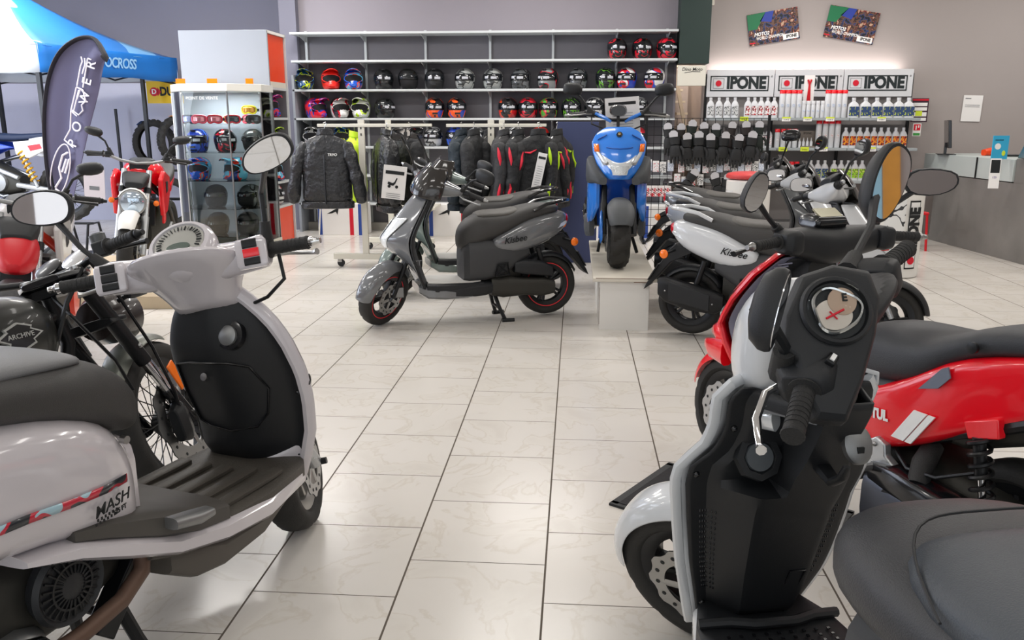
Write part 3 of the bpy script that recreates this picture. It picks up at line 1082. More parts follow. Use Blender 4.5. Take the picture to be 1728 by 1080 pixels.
GP = None
GL = [(1128, 213, 0), (1148, 214, 1), (1168, 208, 2), (1188, 212, 0), (1209, 214, 2), (1234, 211, 1), (1258, 210, 1), (1281, 210, 2)]
for i, (px, py, mi) in enumerate(GL):
    if GP is None:
        GP = o = glove_proto()
    else:
        o = dup(GP)
    p = at(px, py, GY - .06)
    o.location = p
    o.rotation_euler = (0, R((i * 37) % 11 - 5), R((i * 53) % 30 - 15))
    o.scale = (1.35, 1.3, 1.12)
    for q in [o] + list(o.children):
        if q.name.split('.')[0] in ('glove', 'cuff', 'finger'):
            q.material_slots[0].link = 'OBJECT'
            q.material_slots[0].material = GLV[mi]
    tag(o, 'dark riding glove hanging on the wire panel, %s from left in upper row' % ORD[i], 'glove', 'gloves on the wire panel')
for i, (px, py, a) in enumerate([(1172, 290, 30), (1205, 296, -18), (1228, 298, 8)]):
    o = dup(GP)
    o.location = at(px, py, GY - .08)
    o.rotation_euler = (0, R(a), 0)
    tag(o, 'black riding glove tilted on a hook, %s from left in lower row' % ORD[i], 'glove', 'gloves on the wire panel')
for i, (px, py) in enumerate([(1138, 226), (1158, 230), (1179, 227), (1200, 231), (1222, 228), (1246, 232), (1270, 227)]):
    o = dup(GP)
    o.location = at(px, py, GY - .11)
    o.rotation_euler = (0, R((i * 41) % 13 - 6), R((i * 29) % 40 - 20))
    o.scale = (1.45, 1.35, 1.15)
    tag(o, 'bulky black riding glove in front of the upper gloves, %s from left' % ORD[i], 'glove', 'gloves on the wire panel')
pk = None
PKM = [LB['pale'], LB['wr'], LB['blk'], paint2('packet_red', 'c8303a', 'e8e8e8', '701c24', 40, .48, .58, .6, 8)]
for i, px in enumerate((1095, 1107, 1119, 1132, 1150, 1163, 1177, 1191, 1203, 1215, 1227, 1239, 1251, 1263, 1275, 1286)):
    if pk is None:
        m = MB().box((0, 0, -.06), (.072, .022, .10))
        pk = o = obj('accessory_packet', m, PAPER, bevel=.003)
        obj('hang_card', MB().box((0, .005, 0), (.072, .002, .04)), PAPER, o)
        obj('hook', MB().tube([(0, .06, .005), (0, -.03, .005)], .003, 6), STEEL, o)
    else:
        o = dup(pk)
    o.location = at(px, 272 + (i * 7) % 5, GY - .05)
    o.material_slots[0].link = 'OBJECT'
    o.material_slots[0].material = PKM[(i * 5 + i // 3) % 4]
    tag(o, 'small accessory packet on the wire panel, %s from left in middle row' % ORD[i], 'packet', 'accessory packets on the wire panel')
for i, px in enumerate((1143, 1155, 1168, 1182, 1216, 1240, 1252)):
    o = dup(pk)
    o.location = at(px, 296 + (i * 5) % 7, GY - .06)
    o.material_slots[0].link = 'OBJECT'
    o.material_slots[0].material = PKM[(i * 3 + 1) % 4]
    tag(o, 'small accessory packet below the middle packet row, %s from left' % ORD[i], 'packet', 'accessory packets on the wire panel')
for i, px in enumerate((1094, 1105, 1116, 1127)):
    o = dup(pk)
    o.location = at(px, 316, GY - .05)
    o.material_slots[0].link = 'OBJECT'
    o.material_slots[0].material = PKM[3]
    tag(o, 'red accessory packet low on the wire panel, %s from left' % ORD[i], 'packet', 'red packets on the wire panel')
for i, (px, py, c) in enumerate(((1275, 312, 0), (1264, 345, 0), (1280, 345, 0), (1270, 375, 1))):
    o = dup(pk)
    o.location = at(px, py, GY - .05)
    o.material_slots[0].link = 'OBJECT'
    o.material_slots[0].material = PKM[c]
    o.scale = (1.3, 1, 1.5)
    tag(o, 'large pale packet at the right edge of wire panel, %s from top' % ORD[i], 'packet', 'large packets on the wire panel')

# striped boxes on the floor below the shelving
STRIPE = {'r': INKR, 'b': mat('stripe_blue', '2a4a9a', .5)}


def striped_box(loc, label):
    o = obj('carton', MB().box((0, 0, .2), (.62, .3, .4)), PAPER, bevel=.003)
    o.location = loc
    tag(o, label, 'box', 'striped cartons')
    obj('red_stripe', MB().box((.13, -.151, .2), (.05, .003, .4)), STRIPE['r'], o)
    obj('blue_stripe', MB().box((.25, -.151, .2), (.06, .003, .4)), STRIPE['b'], o)
    e = MB().prism([(-.19, .27), (-.08, .33), (-.03, .35), (-.05, .26), (-.07, .30), (-.12, .28)], -.153, -.151, 'xz')
    obj('black_emblem', e, INK, o)
    obj('blue_stripe', MB().box((-.28, -.151, .2), (.05, .003, .4)), STRIPE['b'], o)
    return o


striped_box((at(578, 380, 10.6).x, 10.72, 0), 'white striped carton with black emblem below the front jacket')
striped_box((at(765, 380, 10.6).x, 10.72, 0), 'white striped carton with black emblem behind the grey scooters')
striped_box((at(980, 380, 10.6).x, 10.66, 0), 'white striped carton behind the grey scooter tail')
striped_box((at(1128, 380, 10.6).x, 10.72, 0), 'white striped carton seen through the wire panel')

# ---------------------------------------------------------------- service counter
WOODG = mat('grey_wood_laminate', '787572', .55, vary=.38, vscale=2.6, bump=(30, .05))
ct = thing('service_counter', 'L-shaped service counter with grey wood front and pale top', 'counter', (4.42, 8.85, 0))
obj('front_panel', MB().prism([(-.04, 1.86), (.14, 0.0), (.30, 0.0), (.12, 1.86)], 0.0, .80, 'xy'), WOODG, ct)
obj('end_block', MB().prism([(.14, .0), (.16, -.12), (1.9, -.5), (1.9, .2), (.5, .32), (.12, .32)], 0, 1.05, 'xy'), WOODG, ct, bevel=.004)
obj('pale_band', MB().prism([(-.06, 2.2), (-.05, 1.86), (.10, .32), (.75, .38), (.6, 2.2)], .81, 1.04, 'xy'), mat('pale_counter_band', 'b9c1bf', .4), ct, bevel=.004)
obj('seam', MB().box((.025, .98, .925), (.012, .012, .225)), BLACKM, ct)
m_ = thing('monitor', 'black flat monitor seen edge-on on the counter', 'monitor', (4.40, 10.55, 1.04), (0, 0, R(-17)))
obj('screen', MB().box((0, 0, .24), (.035, .5, .32), (0, R(-6), 0)), BLACKG, m_, bevel=.006)
obj('stand', MB().box((-.01, 0, .07), (.03, .06, .14)), BLACKG, m_)
obj('foot', MB().box((0, 0, .006), (.2, .25, .012)), BLACKG, m_, bevel=.004)
o = thing('scanner', 'orange and white handheld label printer beside the monitor', 'printer', (4.78, 10.25, 1.041), (0, 0, .3))
obj('body', MB().hull([(-.1, 0, .07, .04), (0, 0, .09, .05), (.1, 0, .05, .04)], 12, 3), ORPL, o)
obj('paper_roll', MB().lathe([(.03, -.03), (.03, .03)], 14, Matrix.Translation((.07, 0, .06))), PAPER, o)
o = obj('keyboard', MB().box((0, 0, .012), (.42, .15, .024), (0, 0, 0)), BLACKG, bevel=.004)
o.location = (4.98, 10.0, 1.041)
tag(o, 'dark keyboard lying on the pale counter top', 'keyboard')
bl = thing('leaflet_holder', 'turquoise leaflet card standing on the white counter corner', 'leaflet', (at(1685, 260, 9.15).x + .05, 9.24, 1.041), (0, 0, R(8)))
obj('card', MB().box((0, 0, .12), (.17, .012, .24)), mat('turquoise_card', '35a6cf', .5), bl)
obj('yellow_drop', MB().sphere((.04, -.008, .06), (.02, .003, .028)), YELTAG, bl)
obj('white_disc', MB().lathe([(.032, -.009), (.032, -.006)], 18, Matrix.Translation((-.03, 0, .13))), PAPER, bl)
obj('title', MB().box((-.02, -.008, .195), (.09, .002, .012)), mat('card_teal', '17607c', .5), bl)
o = obj('flyer', MB().box((0, 0, -.13), (.10, .004, .30)), PAPER)
o.location = (at(1680, 310, 8.9).x, 8.95, 1.04)
o.rotation_euler = (R(-2), 0, R(-80 + 75))
tag(o, 'white flyer with a motorcycle picture hanging from the counter corner', 'flyer')
obj('picture', MB().box((0, -.003, -.06), (.085, .002, .13)), INK, o)
txt('125', .03, mat('violet_ink', '6a5a9a', .6), o, FRONT(0, -.003, -.17))
o = obj('laptop', MB().box((0, 0, .01), (.32, .22, .02)).box((-.16, .0, .1), (.012, .22, .2), (0, R(20), 0)), STEEL, bevel=.003)
o.location = (at(1722, 268, 8.9).x + .25, 8.95, 1.052)
tag(o, 'silver laptop at the right end of the counter', 'laptop')
# ---------------------------------------------------------------- oil barrels


def barrel(loc, rz, label, s=1.0):
    b = thing('oil_barrel', label, 'barrel', loc, (0, 0, rz))
    Z = Matrix.Rotation(R(90), 4, 'X')
    H = .86 * s
    obj('drum', MB().lathe([(.20, 0), (.215, .01), (.215, H - .015), (.20, H)], 40, Z), WHITE, b)
    obj('cushion', MB().lathe([(.205, H), (.225, H + .02), (.225, H + .05), (.19, H + .075), (.02, H + .08)], 40, Z), mat('red_vinyl', 'cf4343', .45), b, sub=1)
    Mt = frame((0, -.216, H * .42), (0, 0, 1), (-1, 0, 0))
    w = mat('barrel_label_white', 'e8e8e6', .5)
    obj('label_frame', MB().grid([[(.2195 * math.sin(a), -.2195 * math.cos(a), z) for a in (-.26, -.13, 0, .13, .26)] for z in (.09, H * .5, H - .14)]), INK, b)
    obj('label_field', MB().grid([[(.221 * math.sin(a), -.221 * math.cos(a), z) for a in (-.22, -.11, 0, .11, .22)] for z in (.105, H * .5, H - .155)]), w, b)
    txt('IPONE', .15, INK, b, frame((0, -.224, H * .55), (0, 0, 1), (-1, 0, 0)), bold=.06, sx=.86)
    obj('red_dot', MB().lathe([(.036, -.226), (.036, -.221)], 20, Matrix.Translation((0, 0, .17))), INKR, b)
    ph = paint2('barrel_print', 'e2e2e0', '2a2a2c', 'e2e2e0', 9, .55, .62, .5, 11)
    obj('print', MB().grid([[(.2175 * math.sin(a), -.2175 * math.cos(a), z) for a in [-1.25 + .85 * k / 8 for k in range(9)]] for z in (.3, .45, .6, H - .1)]), ph, b)
    return b


barrel((3.02, 8.12, 0), R(20), 'white oil drum stool with red cushion, near the counter')
barrel((1.72, 8.6, 0), R(-30), 'white oil drum stool with red cushion, behind the black scooters')
o = thing('crate', 'red metal chair standing between drum stool and counter', 'chair', (3.75, 9.9, 0))
obj('seat', MB().box((0, 0, .42), (.4, .4, .03)), REDM, o, bevel=.01)
obj('backrest', MB().box((0, .2, .72), (.4, .03, .3)), REDM, o, bevel=.01)
for sx in (-1, 1):
    for sy in (-1, 1):
        obj('leg', MB().tube([(sx * .18, sy * .18, .42), (sx * .2, sy * .2, 0)], .014, 8), REDM, o)
o.name = 'metal_chair'


# ---------------------------------------------------------------- jackets on rolling racks
def rack(x, label, back=1.2):
    r = thing('clothes_rack', label, 'clothes rack', (x, 8.2, 0))
    for y in (0, back):
        obj('base_beam', MB().box((.08, y, .105), (.82, .05, .055)), CREAM, r, bevel=.003)
        obj('post', MB().box((0, y, .78), (.06, .035, 1.32)), CREAM, r, bevel=.002)
        m = MB().box((.03, y - .01, 1.385), (.92, .025, .03))
        obj('hanging_rail', m, CREAM, r, bevel=.003)
        m = MB()
        for z in (1.30, 1.36):
            m.box((0, y - .019, z), (.012, .002, .022))
        obj('slot', m, INK, r)
        for sx in (-.28, .44):
            w = MB().lathe([(.034, -.012), (.038, -.006), (.038, .006), (.034, .012)], 16, Matrix.Translation((sx + .02, y, .038)))
            c = obj('caster', w, BLACKP, r)
            obj('caster_fork', MB().box((sx + .01, y, .065), (.04, .034, .035)), STEEL, c)
    obj('side_beam', MB().box((.36, back / 2, .13), (.04, back, .03)), CREAM, r)
    return r


RX1, RX2 = at(613, 300, 8.2).x, at(829, 300, 8.2).x
rack(RX1, 'cream rolling rack holding the black rain jacket')
rack(RX2, 'cream rolling rack holding the red-striped jackets')
JK = {'rain': mat('black_rain_shell', '2b2c2f', .34, bump=(14, 1.0, .03)), 'leather': mat('black_leather', '1d1e20', .36, bump=(20, 1.0, .02)), 'tex': mat('black_textile', '202123', .7, bump=(16, .9, .02)),
      'navy': mat('petrol_textile', '1f2a33', .65, bump=(16, .9, .02)), 'grey': mat('charcoal_textile', '333335', .7, bump=(16, .9, .02)), 'lime': mat('lime_textile', 'b8d81c', .6)}
PIPE = {'r': mat('red_piping', 'e02840', .5), 'g': mat('lime_piping', 'b8e018', .5)}


def jacket(loc, rz, m, label, wid=1.0, h=.74, pipe=None, logo=None, arms=.10, seed=0, depth=1.0):
    j = thing('jacket', label, 'jacket', loc, (0, 0, rz), 'jackets on the racks')

    def crease(p, a):
        v = noise.noise(Vector((p[0] * 9 + seed, p[1] * 9, p[2] * 5)))
        w = noise.noise(Vector((p[0] * 22 + seed, p[1] * 22, p[2] * 9)))
        return 1 + a * v + a * .5 * w
    W = .25 * wid
    secs = [(-.075, .055, .05), (-.09, .075, .055), (-.105, .10, .06), (-.125, .16, .068), (-.15, .205, .075), (-.19, .232, .085), (-.25, .238, .095), (-.34, .235, .10), (-.44, .236, .102), (-.54, .24, .105), (-.62, .245, .105), (-h, .25, .10)]
    rings = []
    for z, a, b in secs:
        rg = []
        for k in range(36):
            t = 2 * PI * k / 36
            c, s = math.cos(t), math.sin(t)
            x, y = a * wid * math.copysign(abs(c) ** .8, c), b * depth * math.copysign(abs(s) ** .8, s)
            f = crease((x, y, z), .22) if z < -.12 else 1
            rg.append((x * (1 + (f - 1) * .5), y * f, z))
        rings.append(rg)
    obj('body', MB().loft(rings), m, j, sub=1, ang=180)
    for s in (-1, 1):
        pts, rr = [], []
        for i in range(15):
            t = i / 14
            p = Vector((s * (.185 * wid + arms * (1 - (1 - t) ** 2) + .03 * t), -.03 * math.sin(t * 3) * 1.5, -.155 - .58 * t))
            pts.append(p)
            f = crease((p.x + s, i * 1.7, p.z * 4), .34)
            rr.append(((.076 - .024 * t) * f, (.074 - .022 * t) * f))
        rr[0] = (.05, .05)
        sl = obj('sleeve', MB().tube(pts, rr, 14), m, j, sub=1, ang=180)
        if pipe:
            pp = [(p.x + s * (-.01), p.y - rr[i][1] * .98, p.z) for i, p in enumerate(pts)]
            obj('piping', MB().tube(pp[2:7], [.004, .012, .014, .012, .003], 6), PIPE[pipe], sl)
            op = [(p.x + s * rr[i][0] * .97, p.y - .02, p.z) for i, p in enumerate(pts)]
            obj('piping', MB().tube(op[1:6], [.004, .014, .017, .014, .003], 6), PIPE[pipe], sl)
            obj('piping', MB().tube(op[9:14], [.003, .012, .015, .013, .003], 6), PIPE[pipe], sl)
            obj('piping', MB().tube([(p[0] + s * .02, p[1] * .85, p[2]) for p in pp[9:14]], [.004, .012, .013, .011, .003], 6), PIPE[pipe], sl)
    obj('collar', MB().loft([[(a * math.cos(2 * PI * k / 24), b * math.sin(2 * PI * k / 24), z - .012 * math.sin(2 * PI * k / 24)) for k in range(24)] for z, a, b in ((-.10, .09, .06), (-.06, .075, .055), (-.035, .072, .055))], caps=False), m, j, solid=.008, sub=1, ang=180)
    obj('zip', MB().tube([(0, -.055 * depth, -.09), (0, -.08 * depth, -.2), (0, -.108 * depth, -.4), (0, -.115 * depth, -h + .03)], .006, 6), BLACKM, j)
    obj('hem_band', MB().loft([[((.248 + dg) * wid * math.copysign(abs(math.cos(t)) ** .8, math.cos(t)), (.10 + dg) * depth * math.copysign(abs(math.sin(t)) ** .8, math.sin(t)), z) for t in [2 * PI * k / 32 for k in range(32)]] for z, dg in ((-h + .045, .002), (-h + .04, .006), (-h - .015, .004), (-h - .02, -.01))], caps=False), m, j)
    hk = MB().tube([(0, 0, -.06), (0, 0, -.01), (.018, 0, .012), (.01, 0, .032), (-.012, 0, .022)], .0035, 6)
    hk.tube([(-.15 * wid, 0, -.13), (0, 0, -.065), (.15 * wid, 0, -.13)], .01, 6)
    obj('hanger', hk, STEEL, j)
    obj('neck_tag', MB().box((0, -.048, -.05), (.05, .004, .03)), PAPER, j)
    if logo:
        txt(logo, .034, INKW, j, FRONT(.075, -.093, -.27), bold=.02, shear=.15)
    if pipe:
        for s in (-1, 1):
            obj('chest_piping', MB().tube([(s * .05, -.082 * depth, -.22), (s * .12, -.095 * depth, -.25), (s * .19, -.08 * depth, -.24)], [.004, .011, .005], 6), PIPE[pipe], j)
    return j


ry = 8.17
J = lambda px, y: at(px, 300, y).x
jacket((J(552, 8.0), 8.0, 1.385), R(6), JK['rain'], 'big black rain jacket with white chest lettering, facing front', 1.0, .76, logo='TRYO', arms=.11, seed=1)
jacket((J(655, 8.12), 8.12, 1.385), R(-62), JK['leather'], 'black leather jacket hanging side-on right of the cream post', .95, .80, arms=.06, seed=2)
jacket((J(690, 8.35), 8.4, 1.385), R(-50), JK['tex'], 'black textile jacket behind the grey scooter mirrors', .95, .76, arms=.06, seed=3)
jacket((J(597, 8.5), 8.6, 1.36), R(-70), JK['lime'], 'lime yellow vest between the rain jacket and the post', .85, .62, arms=.05, seed=4)
jacket((J(778, 8.15), 8.2, 1.385), R(74), JK['navy'], 'petrol black jacket, leftmost on the right rack', .9, .78, arms=.05, seed=5)
jacket((J(800, 8.15), 8.15, 1.385), R(72), JK['tex'], 'black jacket with white badge, second on the right rack', .9, .80, arms=.05, seed=6)
jacket((J(826, 8.35), 8.38, 1.385), R(74), JK['tex'], 'black jacket right behind the post of the right rack', .9, .76, arms=.05, seed=7)
jacket((J(850, 8.15), 8.15, 1.385), R(76), JK['grey'], 'charcoal jacket with red piping just right of the post', .9, .78, pipe='r', arms=.05, seed=8)
jacket((J(874, 8.15), 8.15, 1.385), R(69), JK['tex'], 'black jacket with red piping, second right of the post', .92, .78, pipe='r', arms=.05, seed=9)
jacket((J(908, 8.1), 8.1, 1.385), R(24), JK['tex'], 'black jacket with red piping turned forward on right rack', .95, .78, pipe='r', logo='GS', arms=.07, seed=10)
jacket((J(938, 8.15), 8.25, 1.385), R(69), JK['tex'], 'black jacket with lime piping at the right rack end', .92, .76, pipe='g', arms=.05, seed=11)


def card(x, y, z, w, h, rot, label, body):
    o = obj('price_card', MB().box((0, 0, -h / 2), (w, .003, h)), PAPER)
    o.location = (x, y, z)
    o.rotation_euler = rot
    tag(o, label, 'price card')
    obj('header', MB().box((0, -.0025, -.045), (w * .8, .002, .022)), INK, o)
    if body == 'scooter':
        m = MB()
        m.prism([(-.035, -.125), (-.005, -.13), (.008, -.115), (.02, -.08), (.012, -.078), (.002, -.105), (-.01, -.112), (-.038, -.105), (-.042, -.118)], -.004, -.002, 'xz')
        m.lathe([(.010, -.004), (.010, -.002)], 14, Matrix.Translation((-.03, 0, -.135)))
        m.lathe([(.010, -.004), (.010, -.002)], 14, Matrix.Translation((.018, 0, -.135)))
        obj('picture', m, INK, o)
    m = MB()
    for k in range(3 if body == 'scooter' else 9):
        m.box((0, -.0025, (-h * .84 - .012 * k) if body == 'scooter' else (-h * .35 - h * .06 * k)), (w * .6, .001, .003))
    obj('print', m, INKG, o)
    return o


p = at(917, 258, 8.0)
card(p.x, 7.95, p.z, .085, .36, (0, R(12), 0), 'long white price card hanging before the red-striped jackets', 'text')

# low table frame behind the left rack
o = thing('folding_table', 'cream folding table frame behind the left clothes rack', 'table', (at(690, 380, 10.2).x, 10.3, 0))
obj('tabletop', MB().box((0, 0, .40), (.7, .5, .03)), CREAM, o, bevel=.004)
for sx in (-1, 1):
    for sy in (-1, 1):
        obj('leg', MB().tube([(sx * .3, sy * .2, .39), (-sx * .2, sy * .2, 0)], .014, 8), CREAM, o)
o = thing('easel', 'thin white easel leg standing behind the rain jacket', 'stand', (at(545, 380, 10.7).x, 10.62, 0))
obj('front_leg', MB().tube([(0, -.1, 0), (.05, 0, .9)], .01, 8), WHITE, o)
obj('back_leg', MB().tube([(.12, .1, 0), (.05, 0, .9)], .01, 8), BLACKM, o)

# ---------------------------------------------------------------- gazebo, flag, banner, tyres
CAN_B = mat('blue_canopy', '1a74c8', .6)
CAN_B.node_tree.nodes['Principled BSDF'].inputs['Transmission Weight'].default_value = 0.0
CAN_W = mat('white_canopy', 'c2c9d0', .6)
CAN_G = paint2('blue_white_canopy', '2478c8', '78b4e4', 'b8d4ea', .55, .52, .62, .6, 3.3)
TX0, TX1, TY0, TY1, TZ = -8.35, -5.9, 9.17, 11.45, 1.95
fx = .48
tn = thing('gazebo', 'blue and white pop-up gazebo by the back left wall', 'gazebo', (TX1, TY0, 0))
cr_ = {'nr': Vector((0, 0, 0)), 'fr': Vector((fx, TY1 - TY0, 0)), 'nl': Vector((TX0 - TX1, -.15, 0)), 'fl': Vector((TX0 - TX1 + fx, TY1 - TY0 - .15, 0))}
VH = .30
ap = Vector((-1.1, 1.12, TZ + 1.12))


def face(a, b, m, nm):
    P = []
    for i in range(9):
        t = i / 8
        row = []
        for k in range(13):
            s = k / 12
            base = a.lerp(b, s) + Vector((0, 0, TZ + VH))
            q = base.lerp(ap, t)
            q.z -= .10 * math.sin(PI * t) + .03 * math.sin(PI * s) * (1 - t)
            row.append(q)
        P.append(row)
    obj(nm, MB().grid(P), m, tn, solid=.004)


face(cr_['nl'], cr_['nr'], CAN_W, 'roof_panel')
face(cr_['nr'], cr_['fr'], CAN_G, 'roof_panel')
face(cr_['fr'], cr_['fl'], CAN_B, 'roof_panel')
face(cr_['fl'], cr_['nl'], CAN_W, 'roof_panel')
for a, b, m in (('nl', 'nr', CAN_W), ('nr', 'fr', CAN_B), ('fr', 'fl', CAN_W), ('fl', 'nl', CAN_W)):
    P = [[cr_[a].lerp(cr_[b], k / 16) + Vector((0, 0, z)) + Vector((.012 * math.sin(k * 1.9 + z * 7), .012 * math.sin(k * 1.3), .01 * math.sin(k * .8) if z < 2 else 0)) for k in range(17)] for z in (TZ, TZ + .1, TZ + .2, TZ + VH + .01)]
    obj('valance', MB().grid(P), m, tn, solid=.003)
for k in ('nr', 'nl', 'fl'):
    obj('leg', MB().box((cr_[k].x - .03, cr_[k].y + .03, 1.0), (.045, .045, 2.0)), BLACKM, tn)
obj('leg', MB().box((.08, 2.1, 1.0), (.045, .045, 2.0)), BLACKM, tn)
for a, b in (('nl', 'nr'), ('nr', 'fr'), ('fr', 'fl')):
    A, B = cr_[a], cr_[b]
    m = MB()
    for i in range(2):
        p, q = A.lerp(B, i / 2), A.lerp(B, (i + 1) / 2)
        m.tube([p + Vector((-.03, .03, TZ - .03)), q + Vector((-.03, .03, TZ + .22))], .011, 6)
        m.tube([p + Vector((-.03, .03, TZ + .22)), q + Vector((-.03, .03, TZ - .03))], .011, 6)
    obj('scissor_truss', m, BLACKM, tn)
txt('MOTOCROSS', .17, mat('pale_blue_ink', '9ccdf2', .6), tn, frame((cr_['nr'].lerp(cr_['fr'], .47) + Vector((.015, 0, TZ + .17))), (fx, TY1 - TY0, 0), (0, 0, 1)), bold=.02, sx=.9, shear=.2, space=.9)
txt('MOTO CROSS RACING', .13, mat('grey_blue_ink', 'a8b4c4', .6), tn, frame((cr_['fr'].lerp(cr_['fl'], .4) + Vector((0, -.02, TZ + .12))), (1, 0, 0), (0, 0, 1)), bold=.02)

FL = mat('slate_violet_banner', '5d5b78', .65, bump=(8, .4))
FLE = mat('banner_black_sleeve', '23232b', .65)
fl = thing('feather_flag', 'dark violet feather flag with white outlined lettering', 'flag', (0, 0, 0))
L_ = [(103, 412), (92, 340), (82, 280), (77, 210), (82, 150), (94, 108), (112, 80), (137, 64), (160, 67), (178, 95)]
R_ = [(107, 412), (114, 385), (124, 345), (134, 300), (143, 262), (150, 228), (158, 190), (165, 155), (171, 125), (177, 100)]
FY = 7.6
rows = []
def dense(q, n=4):
    o_ = []
    for i in range(len(q) - 1):
        p0, p1, p2, p3 = q[max(i - 1, 0)], q[i], q[i + 1], q[min(i + 2, len(q) - 1)]
        for k in range(n):
            t = k / n
            o_.append(tuple(.5 * (2 * p1[j] + (p2[j] - p0[j]) * t + (2 * p0[j] - 5 * p1[j] + 4 * p2[j] - p3[j]) * t * t + (3 * p1[j] - p0[j] - 3 * p2[j] + p3[j]) * t ** 3) for j in (0, 1)))
    return o_ + [q[-1]]


for (a, b), (c, d) in zip(dense(L_), dense(R_)):
    p, q = at(a, b, FY), at(c, d, FY)
    rows.append([p.lerp(q, k / 8) + Vector((0, .02 * math.sin(k * .9 + a * .05), 0)) for k in range(9)])
base = Vector((rows[0][4].x, FY, 0))
fl.location = base
rows = [[p - base for p in r] for r in rows]
obj('cloth', MB().grid(rows), FL, fl, solid=.004, sub=1)
edge = [r[0] for r in rows] + [rows[-1][8]]
obj('sleeve', MB().tube([e + Vector((0, -.01, 0)) for e in edge], [.03 + .018 * max(0, i - 14) / 22 for i in range(len(edge))], 8, flat=.4), FLE, fl)
obj('pole', MB().tube([(0, .01, .02), rows[0][4], rows[8][1] + Vector((0, .01, 0))], .012, 8), BLACKM, fl)
obj('foot', MB().box((0, 0, .012), (.45, .06, .024)).box((0, 0, .012), (.06, .45, .024)), BLACKM, fl)
LW = mat('flag_white', 'e6e4ee', .6)


def strokes(polys, r, nm):
    m = MB()
    for pl in polys:
        m.tube([at(x, y, FY) - base + Vector((0, -.03, 0)) for x, y in pl], r, 5)
    obj(nm, m, LW, fl)


strokes([[(112, 236), (122, 218), (123, 188), (132, 148), (139, 150), (133, 168)], [(112, 236), (127, 249)], [(124, 188), (133, 196)], [(123, 186), (132, 148)], [(127, 190), (136, 152)], [(132, 147), (143, 152)],
         [(143, 152), (148, 171), (141, 177), (143, 187), (136, 194), (125, 186)], [(133, 145), (139, 112), (142, 104), (140, 96)], [(143, 148), (151, 100), (146, 99), (147, 108), (142, 125)], [(151, 99), (157, 101)]], .0065, 'flag_emblem')
strokes([[(105 + 16 * math.cos(t) - 8 * math.sin(t) * .7, 287 + 47 * math.sin(t) * .93 - 4 * math.cos(t)) for t in [2 * PI * k / 30 for k in range(31)]]], .006, 'flag_oval')
strokes([[(97, 318), (105, 324)], [(97, 316), (107, 300), (103, 283), (109, 262), (118, 257)], [(108, 290), (115, 268)], [(113, 292), (120, 268)]], .010, 'flag_monogram')
for ch, x, y in (('P', 126, 242), ('O', 133, 214), ('W', 146, 165), ('E', 150, 138), ('R', 157, 110)):
    txt(ch, .12, LW, fl, frame(at(x, y, FY) - base + Vector((0, -.03, 0)), (.35, 0, 1), (-1, 0, .35)), bold=.01)
o = obj('tyre_banner', MB().box((0, 0, 0), (.75, .01, .31)), mat('banner_yellow', 'e8bf10', .5))
o.location = (at(248, 155, 11.6).x + .375, 11.6, at(248, 155, 11.6).z)
tag(o, 'yellow tyre banner hanging on the wall beside the gazebo', 'banner')
txt('DUNLOP', .16, INK, o, FRONT(-.19, -.006, 0), bold=.04, sx=.85, align='LEFT')
e = MB().lathe([(.06, -.009), (.06, -.006)], 20, Matrix.Translation((-.27, 0, 0)))
e.prism([(-.22, .06), (-.17, 0), (-.22, -.06)], -.009, -.006, 'xz')
obj('emblem', e, INKR, o)
txt('D', .09, INKW, o, FRONT(-.27, -.010, 0), bold=.03)


# ---------------------------------------------------------------- wheels
def tyre_mesh(mb, Rr, w, rim, M, style='road', n=72):
    hs = (Rr - rim)
    rings = []
    K = 15
    for i in range(n):
        a = 2 * PI * i / n
        ring = []
        for k in range(K):
            ph = R(-150 + 300 * k / (K - 1))
            y = w / 2 * math.copysign(abs(math.sin(ph)) ** .85, math.sin(ph))
            r = rim + hs / 2 + hs / 2 * math.copysign(abs(math.cos(ph)) ** .8, math.cos(ph))
            if 3 <= k <= K - 4:
                j = abs(k - K // 2)
                if style == 'road':
                    if (i + j * 1) % 6 == 0 and j > 0 or j == 0 and False:
                        r -= .0045
                elif style == 'block':
                    if (i + (3 if k > K // 2 else 0) + (j if j < 3 else 2)) % 6 in (0, 1) or j == 3:
                        r -= .014
                elif style == 'knob':
                    if (i + (2 if k % 4 < 2 else 0)) % 4 in (0, 1) or j == 2:
                        r -= .016
            ring.append(M @ Vector((r * math.cos(a), y, r * math.sin(a))))
        rings.append(ring)
    mb.loft(rings, caps=False, loop=True, close=False)
    return mb


